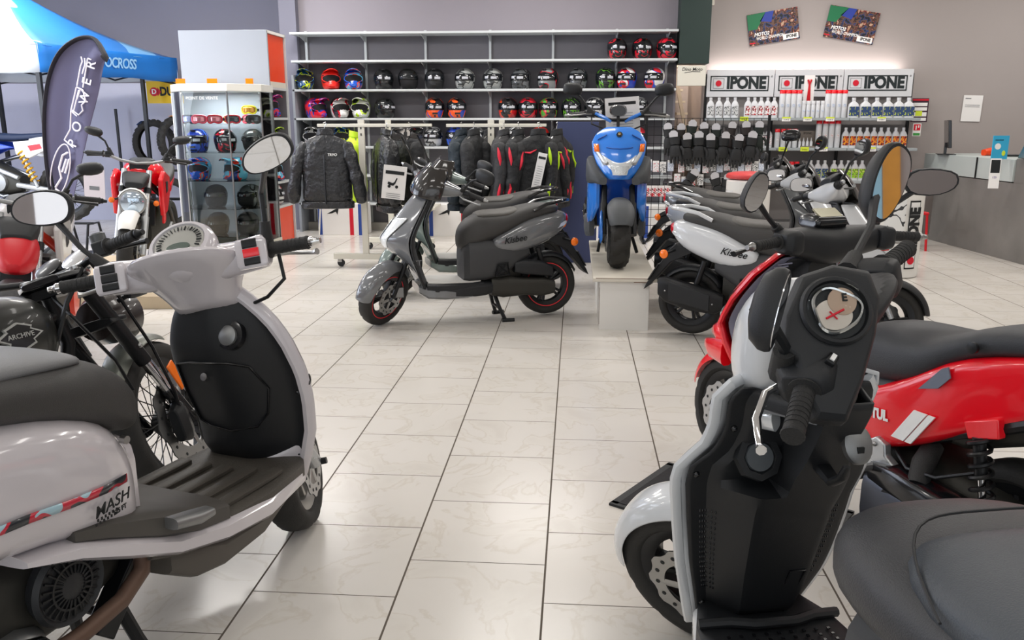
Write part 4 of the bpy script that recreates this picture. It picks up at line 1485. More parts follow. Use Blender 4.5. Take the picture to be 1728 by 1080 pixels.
def wheel(name, parent, M, Rr=.225, w=.11, rim=.155, spokes=5, rimmat=None, style='road', disc=0, hub=.035, wire=False, disc_mat=None, stripe=None, twin=True):
    rimmat = rimmat or BLACKM
    m = MB()
    m.lathe([(rim + .012, -w * .36), (rim + .012, -w * .30), (rim - .012, -w * .26), (rim - .018, 0), (rim - .012, w * .26), (rim + .012, w * .30), (rim + .012, w * .36), (rim - .004, w * .33), (rim - .026, w * .22), (rim - .03, 0), (rim - .026, -w * .22), (rim - .004, -w * .33)], 40, M, loop=True, caps=False)
    m.lathe([(.012, -w * .45), (hub * .6, -w * .45), (hub, -w * .3), (hub, w * .3), (hub * .6, w * .45), (.012, w * .45)], 20, M)
    if wire:
        for i in range(wire):
            a = 2 * PI * i / wire
            s = 1 if i % 2 else -1
            a2 = a + s * .35
            m.tube([M @ Vector((hub * math.cos(a2), s * w * .3, hub * math.sin(a2))), M @ Vector(((rim - .02) * math.cos(a), 0, (rim - .02) * math.sin(a)))], .0022, 4)
    else:
        for i in range(spokes):
            for da in ((-.13, .13) if twin else (0,)):
                a = 2 * PI * i / spokes
                p0 = Vector((hub * .8 * math.cos(a + da * 1.5), 0, hub * .8 * math.sin(a + da * 1.5)))
                p1 = Vector(((rim - .02) * math.cos(a + da), 0, (rim - .02) * math.sin(a + da)))
                m.tube([M @ p0, M @ p0.lerp(p1, .5), M @ p1], [(.013, w * .22), (.009, w * .18), (.012, w * .2)], 8, ref=tuple(M.to_3x3() @ Vector((0, 1, 0))), e=4)
    rm = obj(name, m, rimmat, parent)
    obj('tyre', tyre_mesh(MB(), Rr, w, rim, M, style), RUBBER, rm, ang=32)
    if stripe:
        for s in (-1, 1):
            obj('rim_stripe', MB().lathe([(rim + .014, s * w * .372), (rim + .003, s * w * .37), (rim + .003, s * w * .365), (rim + .014, s * w * .365)], 40, M, loop=True, caps=False), stripe, rm)
    if disc:
        D = M @ Matrix.Translation((0, disc * w * .62, 0))
        m = MB()
        ns = 40
        rings = []
        for i in range(ns):
            a = 2 * PI * i / ns
            ro = rim * (.80 if i % 4 < 2 else .74)
            ri = rim * .50
            rings.append([D @ Vector((r * math.cos(a), y, r * math.sin(a))) for r, y in ((ri, -.002), (ro, -.002), (ro, .002), (ri, .002))])
        m.loft(rings, caps=False, loop=True)
        for i in range(5):
            a = 2 * PI * i / 5
            m.tube([D @ Vector((.02 * math.cos(a), 0, .02 * math.sin(a))), D @ Vector((rim * .56 * math.cos(a), 0, rim * .56 * math.sin(a)))], [(.012, .003)] * 2, 6, ref=tuple(D.to_3x3() @ Vector((0, 1, 0))))
        for i in range(15):
            a = 2 * PI * i / 15
            D2 = D @ Matrix.Translation((rim * .64 * math.cos(a), disc * .0028, rim * .64 * math.sin(a)))
            m.k = 1
            m.lathe([(.0065, -.0003), (.0065, .0003)], 8, D2)
            m.k = 0
        obj('brake_disc', m, [STEEL if disc_mat is None else disc_mat, INK], rm)
    return rm


def loose_tyre(p, rz, label, Rr=.34, w=.12, rx=0):
    o = obj('knobbly_tyre', tyre_mesh(MB(), Rr, w, .235, Matrix(), 'knob', 96), RUBBER, ang=32)
    o.location = p
    o.rotation_euler = (rx, 0, rz)
    tag(o, label, 'tyre', 'off-road tyres by the wall')
    return o


p = at(258, 243, 11.5)
t1 = loose_tyre((p.x, 11.55, p.z), R(-8), 'off-road tyre on the rack, behind the gazebo leg')
obj('sticker', MB().grid([[(r * math.cos(a), y, r * math.sin(a)) for y in (-.05, 0, .05)] for a, r in ((2.0, .345), (2.15, .345), (2.3, .345))]), mat('blue_sticker', '3468c0', .5), t1)
p = at(297, 238, 11.3)
t2 = loose_tyre((p.x, 11.4, p.z), R(62), 'off-road tyre on the rack, turned edge-on beside the display case')
obj('sticker', MB().grid([[(r * math.cos(a), y, r * math.sin(a)) for y in (-.05, 0, .05)] for a, r in ((1.6, .345), (1.75, .345), (1.9, .345))]), mat('orange_sticker', 'f09a20', .5), t2)
p = at(288, 366, 11.2)
loose_tyre((p.x, 11.2, .345), R(25), 'off-road tyre standing on the floor behind the red motorcycle')
rk = thing('tyre_rack', 'thin black tyre rack against the left wall', 'rack', (at(255, 300, 11.7).x, 11.75, 0))
for s in (-.45, .45):
    obj('post', MB().box((s, 0, .8), (.03, .03, 1.6)), BLACKM, rk)
for z in (.75, .35):
    obj('bar', MB().box((0, -.2, z), (.95, .02, .02)), BLACKM, rk)
    obj('bar', MB().box((0, .0, z), (.95, .02, .02)), BLACKM, rk)
bs = thing('bike_stand', 'black metal paddock stand beside the feather flag', 'stand', (at(128, 395, 8.6).x, 8.7, 0))
for s in (-.15, .15):
    obj('frame_tube', MB().tube([(s, -.2, .01), (s, -.1, .35), (s, .1, .35), (s, .2, .01)], .014, 8), BLACKM, bs)
obj('cross_tube', MB().tube([(-.15, 0, .35), (.15, 0, .35)], .014, 8), BLACKM, bs)
obj('platform', MB().box((0, 0, .01), (.36, .44, .02)), BLACKM, bs)

# ---------------------------------------------------------------- podium and wooden plinth
pd = thing('podium', 'worn white display podium under the blue scooter', 'podium', (.35, 5.70, 0))
obj('box', MB().box((0, .9, .17), (.34, 1.75, .345)), WHITE, pd, bevel=.003)
obj('top_plate', MB().box((0, .95, .358), (.44, 1.9, .026)), mat('worn_white_board', 'd5cfc2', .5, vary=.08), pd, bevel=.003)
obj('worn_edge', MB().box((0, .002, .37), (.40, .004, .003)).box((-.1705, .03, .17), (.003, .006, .26)).box((.12, -.0, .345), (.12, .004, .003)), mat('bare_chipboard', '6a4a34', .8), pd)
o = obj('wooden_plinth', MB().prism([(-1.65, -1.2), (.85, -.95), (.55, 1.0), (-1.65, 1.0)], 0, .1, 'xy'), mat('pale_plywood', 'b9a78c', .55, vary=.12, vscale=4), bevel=.004)
o.location = (-3.95, 7.1, 0)
tag(o, 'low pale wooden plinth under the red motorcycle', 'plinth')
o = thing('floor_mat', 'black rubber-edged floor mat under the white front scooter', 'mat', (.6, 2.95, 0), (0, 0, R(-33)))
obj('pad', MB().box((0, 0, .006), (.7, .45, .012)), mat('charcoal_mat', '2e2d2f', .9, bump=(120, .6)), o)
obj('rubber_edge', MB().box((0, .232, .005), (.76, .03, .01)).box((0, -.232, .005), (.76, .03, .01)).box((.365, 0, .005), (.03, .47, .01)).box((-.365, 0, .005), (.03, .47, .01)), BLACKP, o)


# ---------------------------------------------------------------- vehicle helpers (local x forward, y left, origin under the front axle)
def steer_m(deg, z0=.22, rake=26, off=-.02):
    a = Vector((-math.sin(R(rake)), 0, math.cos(R(rake))))
    p = Matrix.Translation((off, 0, z0))
    return p @ Matrix.Rotation(R(deg), 4, a) @ p.inverted()


OVAL = [(.075, 0), (.07, .03), (.05, .045), (0, .05), (-.05, .045), (-.07, .03), (-.075, 0), (-.07, -.03), (-.05, -.042), (0, -.047), (.05, -.042), (.07, -.03)]
EGG = [(.095, .0), (.09, .03), (.06, .05), (.0, .055), (-.06, .04), (-.085, .015), (-.09, -.01), (-.075, -.035), (-.02, -.05), (.05, -.048), (.085, -.03)]
HEXM = [(.10, .0), (.085, .035), (.01, .05), (-.07, .045), (-.10, .0), (-.07, -.042), (.02, -.05), (.08, -.03)]
ROUND = [(.055 * math.cos(2 * PI * k / 20), .055 * math.sin(2 * PI * k / 20)) for k in range(20)]


def smooth2(poly, it=2):
    for _ in range(it):
        q = []
        for i in range(len(poly)):
            a, b = poly[i], poly[(i + 1) % len(poly)]
            q += [(a[0] * .75 + b[0] * .25, a[1] * .75 + b[1] * .25), (a[0] * .25 + b[0] * .75, a[1] * .25 + b[1] * .75)]
        poly = q
    return poly


def mirror(root, S, base, mid, c, xdir, up, outline, depth=.05, stalk=.008, boot=True, shell=None, name='mirror', smooth=2):
    """wing mirror: stalk from base over mid to the housing centre c; glass faces xdir x up"""
    shell = shell or BLACKP
    out = smooth2(outline, smooth) if smooth else outline
    F = S @ frame(c, xdir, up)
    m = MB()
    rings = [[F @ Vector((x * s, y * s, z)) for x, y in out] for s, z in ((.95, .002), (1.0, .002), (1.04, -.006), (1.02, -depth * .4), (.82, -depth * .8), (.4, -depth), (.05, -depth))]
    m.loft(rings)
    back = F @ Vector((0, 0, -depth * .7))
    b = S @ Vector(base)
    mm = S @ Vector(mid)
    m.tube([b, b.lerp(mm, .5), mm, mm.lerp(back, .5), back], [stalk * 1.15, stalk, stalk, stalk * 1.2, stalk * 1.8], 8)
    o = obj(name, m, shell, root)
    g = MB()
    g.loft([[F @ Vector((x * .92, y * .92, .0022)) for x, y in out], [F @ Vector((x * .92, y * .92, .004)) for x, y in out]])
    obj('mirror_glass', g, MIRROR, o)
    if boot:
        k = MB().tube([b - (mm - b).normalized() * .03, b + (mm - b).normalized() * .04], [stalk * 2.6, stalk * 1.9], 10)
        obj('rubber_boot', k, GRIP, o)
    return o


def grip(root, S, a, b, r=.017, end=None, lever=None, flange=True):
    a, b = Vector(a), Vector(b)
    d = (b - a).normalized()
    m = MB()
    pts = [S @ a.lerp(b, t) for t in (0, .02, .05, .06, .5, .93, .97, 1.0)]
    m.tube(pts, [r * 1.1, r * 1.55, r * 1.55, r * 1.05, r, r * 1.02, r * 1.12, r * 1.05] if flange else [r] * 8, 16)
    for t in [.12 + .1 * k for k in range(8)]:
        m.tube([S @ a.lerp(b, t - .004), S @ a.lerp(b, t + .004)], r * 1.06, 16)
    g = obj('handlebar_grip', m, GRIP, root)
    if end:
        obj('bar_end', MB().tube([S @ b, S @ (b + d * .012), S @ (b + d * .02), S @ (b + d * .035)], [r * .8, r * .9, r * .6, r * .5], 12), end, g)
    if lever:
        l, mt = lever
        obj('lever', MB().tube([S @ Vector(p) for p in l], [(.009, .006)] * (len(l) - 2) + [(.007, .006), (.010, .010)], 8), mt, root)
    return g


def front_fender(root, S, m, Rr, z0, a0, a1, wid, nm='front_fender', lift=.03, skirt=.05):
    P = []
    for i in range(17):
        t = i / 16
        a = R(a0 + (a1 - a0) * t)
        w = wid * (.62 + .38 * math.sin(PI * min(1, t * 1.25 + .08)) ** .6)
        row = []
        for k in range(11):
            u = k / 5 - 1
            r = Rr + lift - skirt * abs(u) ** 3
            row.append(S @ Vector((r * math.cos(a), w * math.copysign(abs(u) ** .8, u), z0 + r * math.sin(a))))
        P.append(row)
    return obj(nm, MB().grid(P), m, root, solid=.004, sub=1, ang=60)


def interp(tab, z):
    if z <= tab[0][0]:
        return tab[0][1:]
    for a, b in zip(tab, tab[1:]):
        if a[0] <= z <= b[0]:
            t = (z - a[0]) / (b[0] - a[0])
            return [a[i] * (1 - t) + b[i] * t for i in range(1, len(a))]
    return tab[-1][1:]


def shield(tab, n=14, k=14, p=2.0, grow=0.0, shift=0.0, umax=1.0):
    """leg shield surface; tab rows: z, x at the centre, x at the edge, half width"""
    P = []
    z0, z1 = tab[0][0], tab[-1][0]
    for i in range(n + 1):
        z = z0 + (z1 - z0) * i / n
        xc, xe, w = interp(tab, z)
        row = []
        for j in range(k + 1):
            u = (2 * j / k - 1) * umax
            row.append(((xe + (xc - xe) * (1 - abs(u) ** p)) + shift, u * (w + grow), z))
        P.append(row)
    return P


def rim_of(P):
    return [r[0] for r in P] + P[-1][1:-1] + [r[-1] for r in reversed(P)] + P[0][1:-1][::-1]


def spring(mb, a, b, r, turns, wire):
    a, b = Vector(a), Vector(b)
    d = b - a
    x = d.orthogonal().normalized()
    y = d.normalized().cross(x)
    n = int(turns * 12)
    mb.tube([a + d * (i / n) + x * r * math.cos(2 * PI * i / 12) + y * r * math.sin(2 * PI * i / 12) for i in range(n + 1)], wire, 6)


def indicator(root, c, d, r=.026, stalk=None, lens=None):
    c, d = Vector(c), Vector(d).normalized()
    x = d.orthogonal().normalized()
    M = frame(c, x, d) @ Matrix.Identity(4)
    m = MB().lathe([(r * .5, -.03), (r * .95, -.012), (r, 0)], 18, M)
    if stalk:
        m.tube([stalk, c - d * .02], .009, 8)
    o = obj('turn_signal', m, BLACKP, root)
    obj('signal_lens', MB().lathe([(r * .98, 0), (r * .95, .006), (r * .6, .013), (.001, .015)], 18, M), lens or ORANGE, o)
    return o


def muffler(root, st, side, m=None, guard=True):
    o = obj('exhaust', MB().hull(st, 14, 3.0), m or BLACKM, root)
    if guard:
        a, b = st[1], st[-2]
        y = side * (abs(a[4]) + a[3] * 1.02)
        mb = MB().hull([(a[0] - .03, a[1] + .02, a[2] - .02, .012, y), ((a[0] + b[0]) / 2, (a[1] + b[1]) / 2 + .02, (a[2] + b[2]) / 2 - .02, .014, y), (b[0] + .03, b[1] + .02, b[2] - .02, .012, side * (abs(b[4]) + b[3] * 1.02))], 10, 4)
        gd = obj('heat_shield', mb, BLACKP, o, bevel=.003)
        for q in (a, b):
            obj('screw', MB().sphere((q[0] * .95 + (a[0] + b[0]) / 2 * .05, side * (abs(q[4]) + q[3] * 1.02 + .014), (q[1] + q[2]) / 2), .006, 8, 6), STEEL, gd)
    return o


# ---------------------------------------------------------------- city scooters in a row (four greys and one white share one body)
def city_scooter(label, loc, ang, steer, paint, inner=None, face=1, fender=None, forkm=None, letter='Kisbee', stripe=None, card_=False, screen=None, twist=True, lettercol=None, skirt=None, mirr=(1, 1)):
    r = thing('scooter', label, 'scooter', (loc[0], loc[1], 0), (0, 0, R(ang)), 'parked city scooters')
    S = steer_m(steer)
    inner = inner or mat('dark_grey_plastic', '3a3b3d', .5, bump=(700, .2))
    skirt = skirt or paint
    Rr = .222
    wheel('front_wheel', r, S @ Matrix.Translation((0, 0, Rr)), Rr, .105, .152, 3, BLACKM, 'road', disc=1, stripe=stripe)
    wheel('rear_wheel', r, Matrix.Translation((-1.215, 0, Rr + .018)), Rr + .004, .112, .155, 5, BLACKM, 'road', stripe=stripe)
    front_fender(r, S, fender or paint, Rr, Rr, 8, 152, .083, lift=.042, skirt=.055)
    for s in (-1, 1):
        obj('fork_leg', MB().tube([S @ Vector((-.13, s * .06, .50)), S @ Vector((-.01, s * .075, Rr + .01))], .016, 10), forkm or BLACKM, r)
    obj('steering_tube', MB().tube([S @ Vector((-.33, 0, .88)), S @ Vector((-.15, 0, .52))], .024, 10), BLACKM, r)
    obj('brake_caliper', MB().box(tuple(S @ Vector((-.075, .075, .26))), (.06, .03, .075)), ALU, r, bevel=.006)
    # body
    TAB = [(.245, -.29, -.275, .135), (.32, -.275, -.238, .18), (.42, -.20, -.205, .20), (.50, -.10, -.175, .205), (.56, -.02, -.162, .205), (.625, .012, -.16, .205), (.70, -.045, -.19, .20), (.80, -.125, -.245, .175), (.88, -.195, -.295, .14), (.935, -.245, -.325, .10)]
    P = shield(TAB, 18, 16, 1.7)
    obj('front_apron', MB().grid(P), paint, r, solid=.008, sub=1, ang=60)
    P2 = shield([(z, xe - .06, xe - .012, w * .985) for z, xc, xe, w in TAB], 14, 12, 2.6)
    obj('leg_shield', MB().grid(P2), inner, r, solid=.008, sub=1, ang=60)
    obj('shield_trim', MB().tube([Vector(p) + Vector((-.006, 0, 0)) for p in rim_of(P2)] + [Vector(P2[0][0])], .009, 6), BLACKP, r)
    lp = []
    for i in range(9):
        t = i / 8
        z = .555 + .21 * t
        xc, xe, w = interp(TAB, z)
        row = []
        for k in range(5):
            u = .16 + .62 * (k / 4) * (.35 + .65 * t) - .10 * (1 - t)
            row.append((xe + (xc - xe) * (1 - abs(u) ** 1.7) + .007, u * w, z + .02 * u))
        lp.append(row)
    obj('headlight', MB().grid(lp), LENS, r, solid=.006, sub=1)
    obj('headlight', MB().grid([[(p[0], -p[1], p[2]) for p in q] for q in lp]), LENS, r, solid=.006, sub=1)
    # floor, belly
    obj('floorboard', MB().hull([(-.29, .25, .315, .17), (-.36, .24, .312, .18), (-.55, .24, .308, .18), (-.70, .25, .312, .165)], 16, 6), BLACKP, r)
    obj('floor_mat', MB().hull([(-.30, .308, .322, .145), (-.40, .307, .319, .16), (-.60, .305, .316, .155), (-.68, .305, .318, .14)], 16, 8), mat('pale_floor_mat', 'c9c8c4', .5), r)
    obj('belly_skirt', MB().hull([(-.235, .24, .30, .15), (-.30, .195, .295, .175), (-.42, .185, .285, .184), (-.58, .19, .255, .18), (-.66, .205, .235, .165)], 16, 4), skirt, r)
    obj('belly_pan', MB().hull([(-.40, .19, .27, .175), (-.55, .19, .30, .187), (-.72, .20, .31, .180), (-.80, .23, .31, .15)], 16, 4), BLACKP, r)
    obj('underseat_cover', MB().hull([(-.565, .30, .555, .12), (-.60, .295, .60, .16), (-.72, .30, .62, .175), (-.86, .34, .60, .172), (-.98, .42, .60, .15), (-1.05, .46, .60, .12)], 18, 4), inner, r)
    m = MB()
    for s in (-1, 1):
        for k in range(2):
            m.tube([(-.78, s * .179, .345), (-.885, s * .176, .355), (-.87, s * .178, .44), (-.80, s * .182, .43), (-.78, s * .179, .345)], .008, 6)
            m.tube([(-.78, s * .179, .345), (-.87, s * .178, .44)], .006, 6)
            m.tube([(-.885, s * .176, .355), (-.80, s * .182, .43)], .006, 6)
    obj('side_grille', m, BLACKP, r)
    seat = obj('seat', MB().hull([(-.535, .54, .64, .05), (-.56, .525, .70, .10), (-.61, .525, .748, .14), (-.70, .55, .792, .165), (-.78, .585, .80, .175), (-.88, .63, .795, .17), (-.95, .665, .815, .155), (-1.03, .70, .838, .14), (-1.15, .74, .85, .12), (-1.25, .765, .84, .095), (-1.30, .785, .825, .05)], 20, 2.5), SEATV, r, sub=1, ang=70)
    obj('seat_top', MB().hull([(-.66, .74, .783, .10), (-.74, .74, .806, .135), (-.86, .74, .803, .14), (-.93, .755, .815, .13), (-.99, .775, .827, .10)], 16, 2.4), mat('grey_brown_vinyl', '55534f', .5, bump=(420, .3)), seat, sub=1, ang=70)
    tail = obj('tail_fairing', MB().hull([(-.765, .56, .60, .17), (-.80, .52, .635, .178), (-.87, .487, .675, .182), (-.96, .485, .725, .18), (-1.06, .51, .76, .165), (-1.18, .555, .785, .14), (-1.28, .60, .79, .11), (-1.335, .66, .785, .085), (-1.36, .705, .765, .05)], 20, 3.2), paint, r, sub=1, ang=70)
    if letter:
        for s in (-1, 1):
            M = frame((-.925, s * .184, .60), (-s, 0, s * -.10 if False else -.13 * -s * -1 if s > 0 else .13), (0, 0, 1))
            M = frame((-.925, s * .1845, .605), Vector((-s, 0, (.14 if s > 0 else -.14))), (0, 0, 1))
            txt(letter, .062, lettercol or INK, tail, M, bold=.015, shear=.35)
    obj('tail_light', MB().hull([(-1.325, .675, .765, .075), (-1.36, .69, .765, .06), (-1.375, .71, .755, .035)], 12, 3), REDL, r)
    obj('tail_light_lens', MB().hull([(-1.27, .645, .715, .112), (-1.33, .67, .725, .09), (-1.352, .69, .72, .07)], 12, 3), LENS, r)
    gb = MB()
    gb.tube([(-1.08, .13, .80), (-1.17, .145, .845), (-1.28, .13, .865), (-1.36, .06, .865), (-1.375, 0, .865), (-1.36, -.06, .865), (-1.28, -.13, .865), (-1.17, -.145, .845), (-1.08, -.13, .80)], .013, 8)
    obj('grab_rail', gb, paint if paint.name.startswith('pearl') else BLACKG, r)
    # engine, exhaust, stand
    obj('transmission_case', MB().hull([(-.76, .20, .33, .05, .11), (-.85, .18, .34, .055, .115), (-1.0, .19, .32, .05, .12), (-1.15, .175, .315, .05, .115), (-1.24, .19, .29, .045, .11)], 16, 3), DARKM, r)
    obj('air_filter', MB().hull([(-.93, .36, .44, .04, .12), (-1.0, .345, .455, .05, .125), (-1.13, .33, .44, .05, .125), (-1.22, .32, .40, .04, .12)], 14, 4), BLACKP, r, bevel=.004)
    obj('engine', MB().hull([(-.78, .22, .40, .10), (-.88, .22, .48, .11), (-1.0, .28, .48, .08)], 14, 3), DARKM, r)
    obj('fan_cover', MB().lathe([(.02, -.12), (.085, -.145), (.09, -.12), (.09, -.09)], 24, Matrix.Translation((-.86, 0, .30))), BLACKP, r)
    muffler(r, [(-.98, .22, .32, .035, -.125), (-1.03, .19, .345, .05, -.135), (-1.2, .20, .385, .052, -.14), (-1.36, .245, .42, .048, -.14), (-1.41, .29, .41, .03, -.14)], -1)
    obj('exhaust_pipe', MB().tube([(-.80, -.06, .22), (-.90, -.12, .19), (-1.0, -.13, .25)], .018, 8), BLACKM, r)
    hug = []
    for i in range(12):
        a = R(30 + 125 * i / 11)
        hug.append([(-1.215 + (.252 - .03 * abs(u) ** 2) * math.cos(a), u * .075, .24 + (.252 - .03 * abs(u) ** 2) * math.sin(a)) for u in (-1, -.5, 0, .5, 1)])
    obj('rear_hugger', MB().grid(hug), BLACKP, r, solid=.004)
    mf = MB().prism([(-1.20, .58), (-1.33, .625), (-1.37, .59), (-1.52, .345), (-1.54, .30), (-1.50, .33), (-1.36, .50), (-1.28, .54)], -.055, .055, 'xz')
    obj('mudguard', mf, BLACKP, r, bevel=.004)
    obj('plate_bracket', MB().box((-1.47, 0, .43), (.008, .17, .13), (0, R(31), 0)), BLACKP, r)
    for s in (-1, 1):
        indicator(r, (-1.375, s * .175, .572), (-.25, s * 1, 0), .031, (-1.33, s * .04, .585))
        obj('shock_absorber', MB().tube([(-1.12, s * .10, .53), (-1.2, s * .10, .26)], .02, 10), BLACKM, r)
    st = MB()
    for s in (-1, 1):
        st.tube([(-.80, s * .06, .20), (-.83, s * .10, .10), (-.865, s * .135, .012)], [.016, .014, .014], 8)
        st.tube([(-.84, s * .135, .012), (-.93, s * .15, .014)], [.016, .012], 8)
    st.tube([(-.835, -.11, .09), (-.835, .11, .09)], .010, 8)
    obj('center_stand', st, BLACKM, r)
    # headset
    obj('handlebar_cover', MB().hull([(-.235, .985, 1.02, .022, -.435), (-.18, .965, 1.03, .04, -.415), (-.10, .94, 1.055, .085, -.375), (0, .925, 1.075, .105, -.35), (.10, .94, 1.055, .085, -.375), (.18, .965, 1.03, .04, -.415), (.235, .985, 1.02, .022, -.435)], 18, 2.6, 'y') if False else _steered(MB(), S, [(-.235, .985, 1.02, .022, -.435), (-.18, .965, 1.03, .04, -.415), (-.10, .935, 1.045, .075, -.385), (0, .915, 1.065, .085, -.365), (.10, .935, 1.045, .075, -.385), (.18, .965, 1.03, .04, -.415), (.235, .985, 1.02, .022, -.435)]), paint, r, sub=1, ang=70)
    sc = []
    for i in range(8):
        t = i / 7
        z = .925 + .20 * t
        w = .145 * (1 - .45 * t ** 2)
        sc.append([S @ Vector((-.205 - .12 * t - .085 * u * u + .02 * math.sin(PI * t), u * w, z + .01)) for u in [k / 5 - 1 for k in range(11)]])
    obj('fly_screen', MB().grid(sc), screen or mat('smoked_screen', '2b2826', .1, coat=.6), r, solid=.005, sub=1)
    obj('instrument_pod', MB().hull([(-.40, 1.04, 1.085, .085), (-.36, 1.04, 1.12, .085), (-.31, 1.05, 1.125, .07)], 14, 3) if False else _pod(S), BLACKP, r, bevel=.004)
    for s in (-1, 1):
        obj('switchgear', MB().tube([S @ Vector((-.43, s * .20, 1.0)), S @ Vector((-.455, s * .255, 1.0))], .024, 12), BLACKP, r)
        grip(r, S, (-.455, s * .245, 1.0), (-.48, s * .365, .995), .0165, STEEL, ([(-.40, s * .22, .985), (-.385, s * .27, .98), (-.41, s * .37, .975), (-.42, s * .385, .977)], ALU if s > 0 else ALU))
        if mirr[0 if s > 0 else 1]:
            if s > 0 and face < 0:
                mirror(r, S, (-.42, s * .215, 1.02), (-.41, s * .30, 1.08), (-.42, s * .41, 1.10), (.8, -.6, 0), (.05, 0, 1), OVAL, .03, .007, shell=BLACKG)
            elif s < 0 and face > 0:
                mirror(r, S, (-.42, s * .215, 1.02), (-.40, s * .27, 1.13), (-.385, s * .36, 1.235), (-.85, .4, 0), (.05, 0, 1), OVAL, .03, .007, shell=BLACKG)
            else:
                mirror(r, S, (-.42, s * .215, 1.02), (-.41, s * .29, 1.12), (-.40, s * .40, 1.19), (0, -1, 0), (.1, 0, 1), OVAL, .04, .007, shell=BLACKP)
    return r


def _steered(mb, S, st):
    mb.M = S
    mb.hull(st, 18, 2.6, 'y')
    mb.M = Matrix()
    return mb


def _pod(S):
    mb = MB()
    mb.M = S
    mb.hull([(-.43, 1.035, 1.075, .08), (-.38, 1.045, 1.11, .08), (-.33, 1.06, 1.115, .065)], 14, 3)
    return mb


GREYP = mat('grey_gloss_paint', '707275', .14, .15, coat=.7)
GREENP = mat('sage_grey_gloss_paint', '6f7c77', .2, .15, coat=.6)
WHITEP = mat('pearl_white_paint', 'd3d6d9', .18, 0, coat=.7)
ANTH = mat('anthracite_gloss_paint', '56595c', .2, .2, coat=.6)
sA = city_scooter('grey gloss city scooter in front of the clothes racks, nearest of the two greys', (-1.35, 5.741), 200.6, 44, GREYP, stripe=mat('red_rim_tape', 'e8303a', .4))
for s in (1, -1):
    txt('GT', .05, mat('grey_lettering', '6a6c6f', .4), sA, frame((-.215, s * .196, .47), (-s * .9, -.1 * s * 0, 0), (0, 0, 1)), bold=.03)
sB = city_scooter('sage grey city scooter standing behind the grey gloss scooter', (-1.45, 6.83), 200.6, 40, GREENP, stripe=None, inner=mat('green_grey_plastic', '37423e', .5))
sC = city_scooter('white city scooter with black seat, right of the white podium', (1.935, 5.197), -20.7, 30, WHITEP, lettercol=INK, face=-1, fender=BLACKP, forkm=SILVER)
sD = city_scooter('white city scooter in the middle of the row right of podium', (2.0, 6.25), -22, 30, WHITEP, screen=BLACKG, face=-1)
sE = city_scooter('anthracite city scooter at the back of the row by wire panel', (2.08, 7.34), -24, 30, ANTH)
p = at(664, 286, 5.35)
card(p.x, 5.42, p.z + .02, .15, .215, (0, R(7), R(10)), 'white price card with scooter drawing hanging from the grey scooter', 'scooter')
o = card(at(1484, 330, 5.1).x, 5.1, at(1484, 318, 5.1).z, .125, .19, (R(-4), R(4), R(6)), 'white information card hanging from the handlebar of the white scooter', 'text')


# ---------------------------------------------------------------- white retro scooter, front left
def sc(outline, s):
    return [(x * s, y * s) for x, y in outline]


def rot2(outline, deg):
    c, s = math.cos(R(deg)), math.sin(R(deg))
    return [(x * c - y * s, x * s + y * c) for x, y in outline]


PEARL = mat('lilac_white_paint', 'cdc8cc', .16, 0, coat=.7)
FLOORB = mat('scuffed_floor_rubber', '4a4640', .55, bump=(160, .3), vary=.25)
DIAL = mat('dial_face', 'b8b4ae', .35, .3)


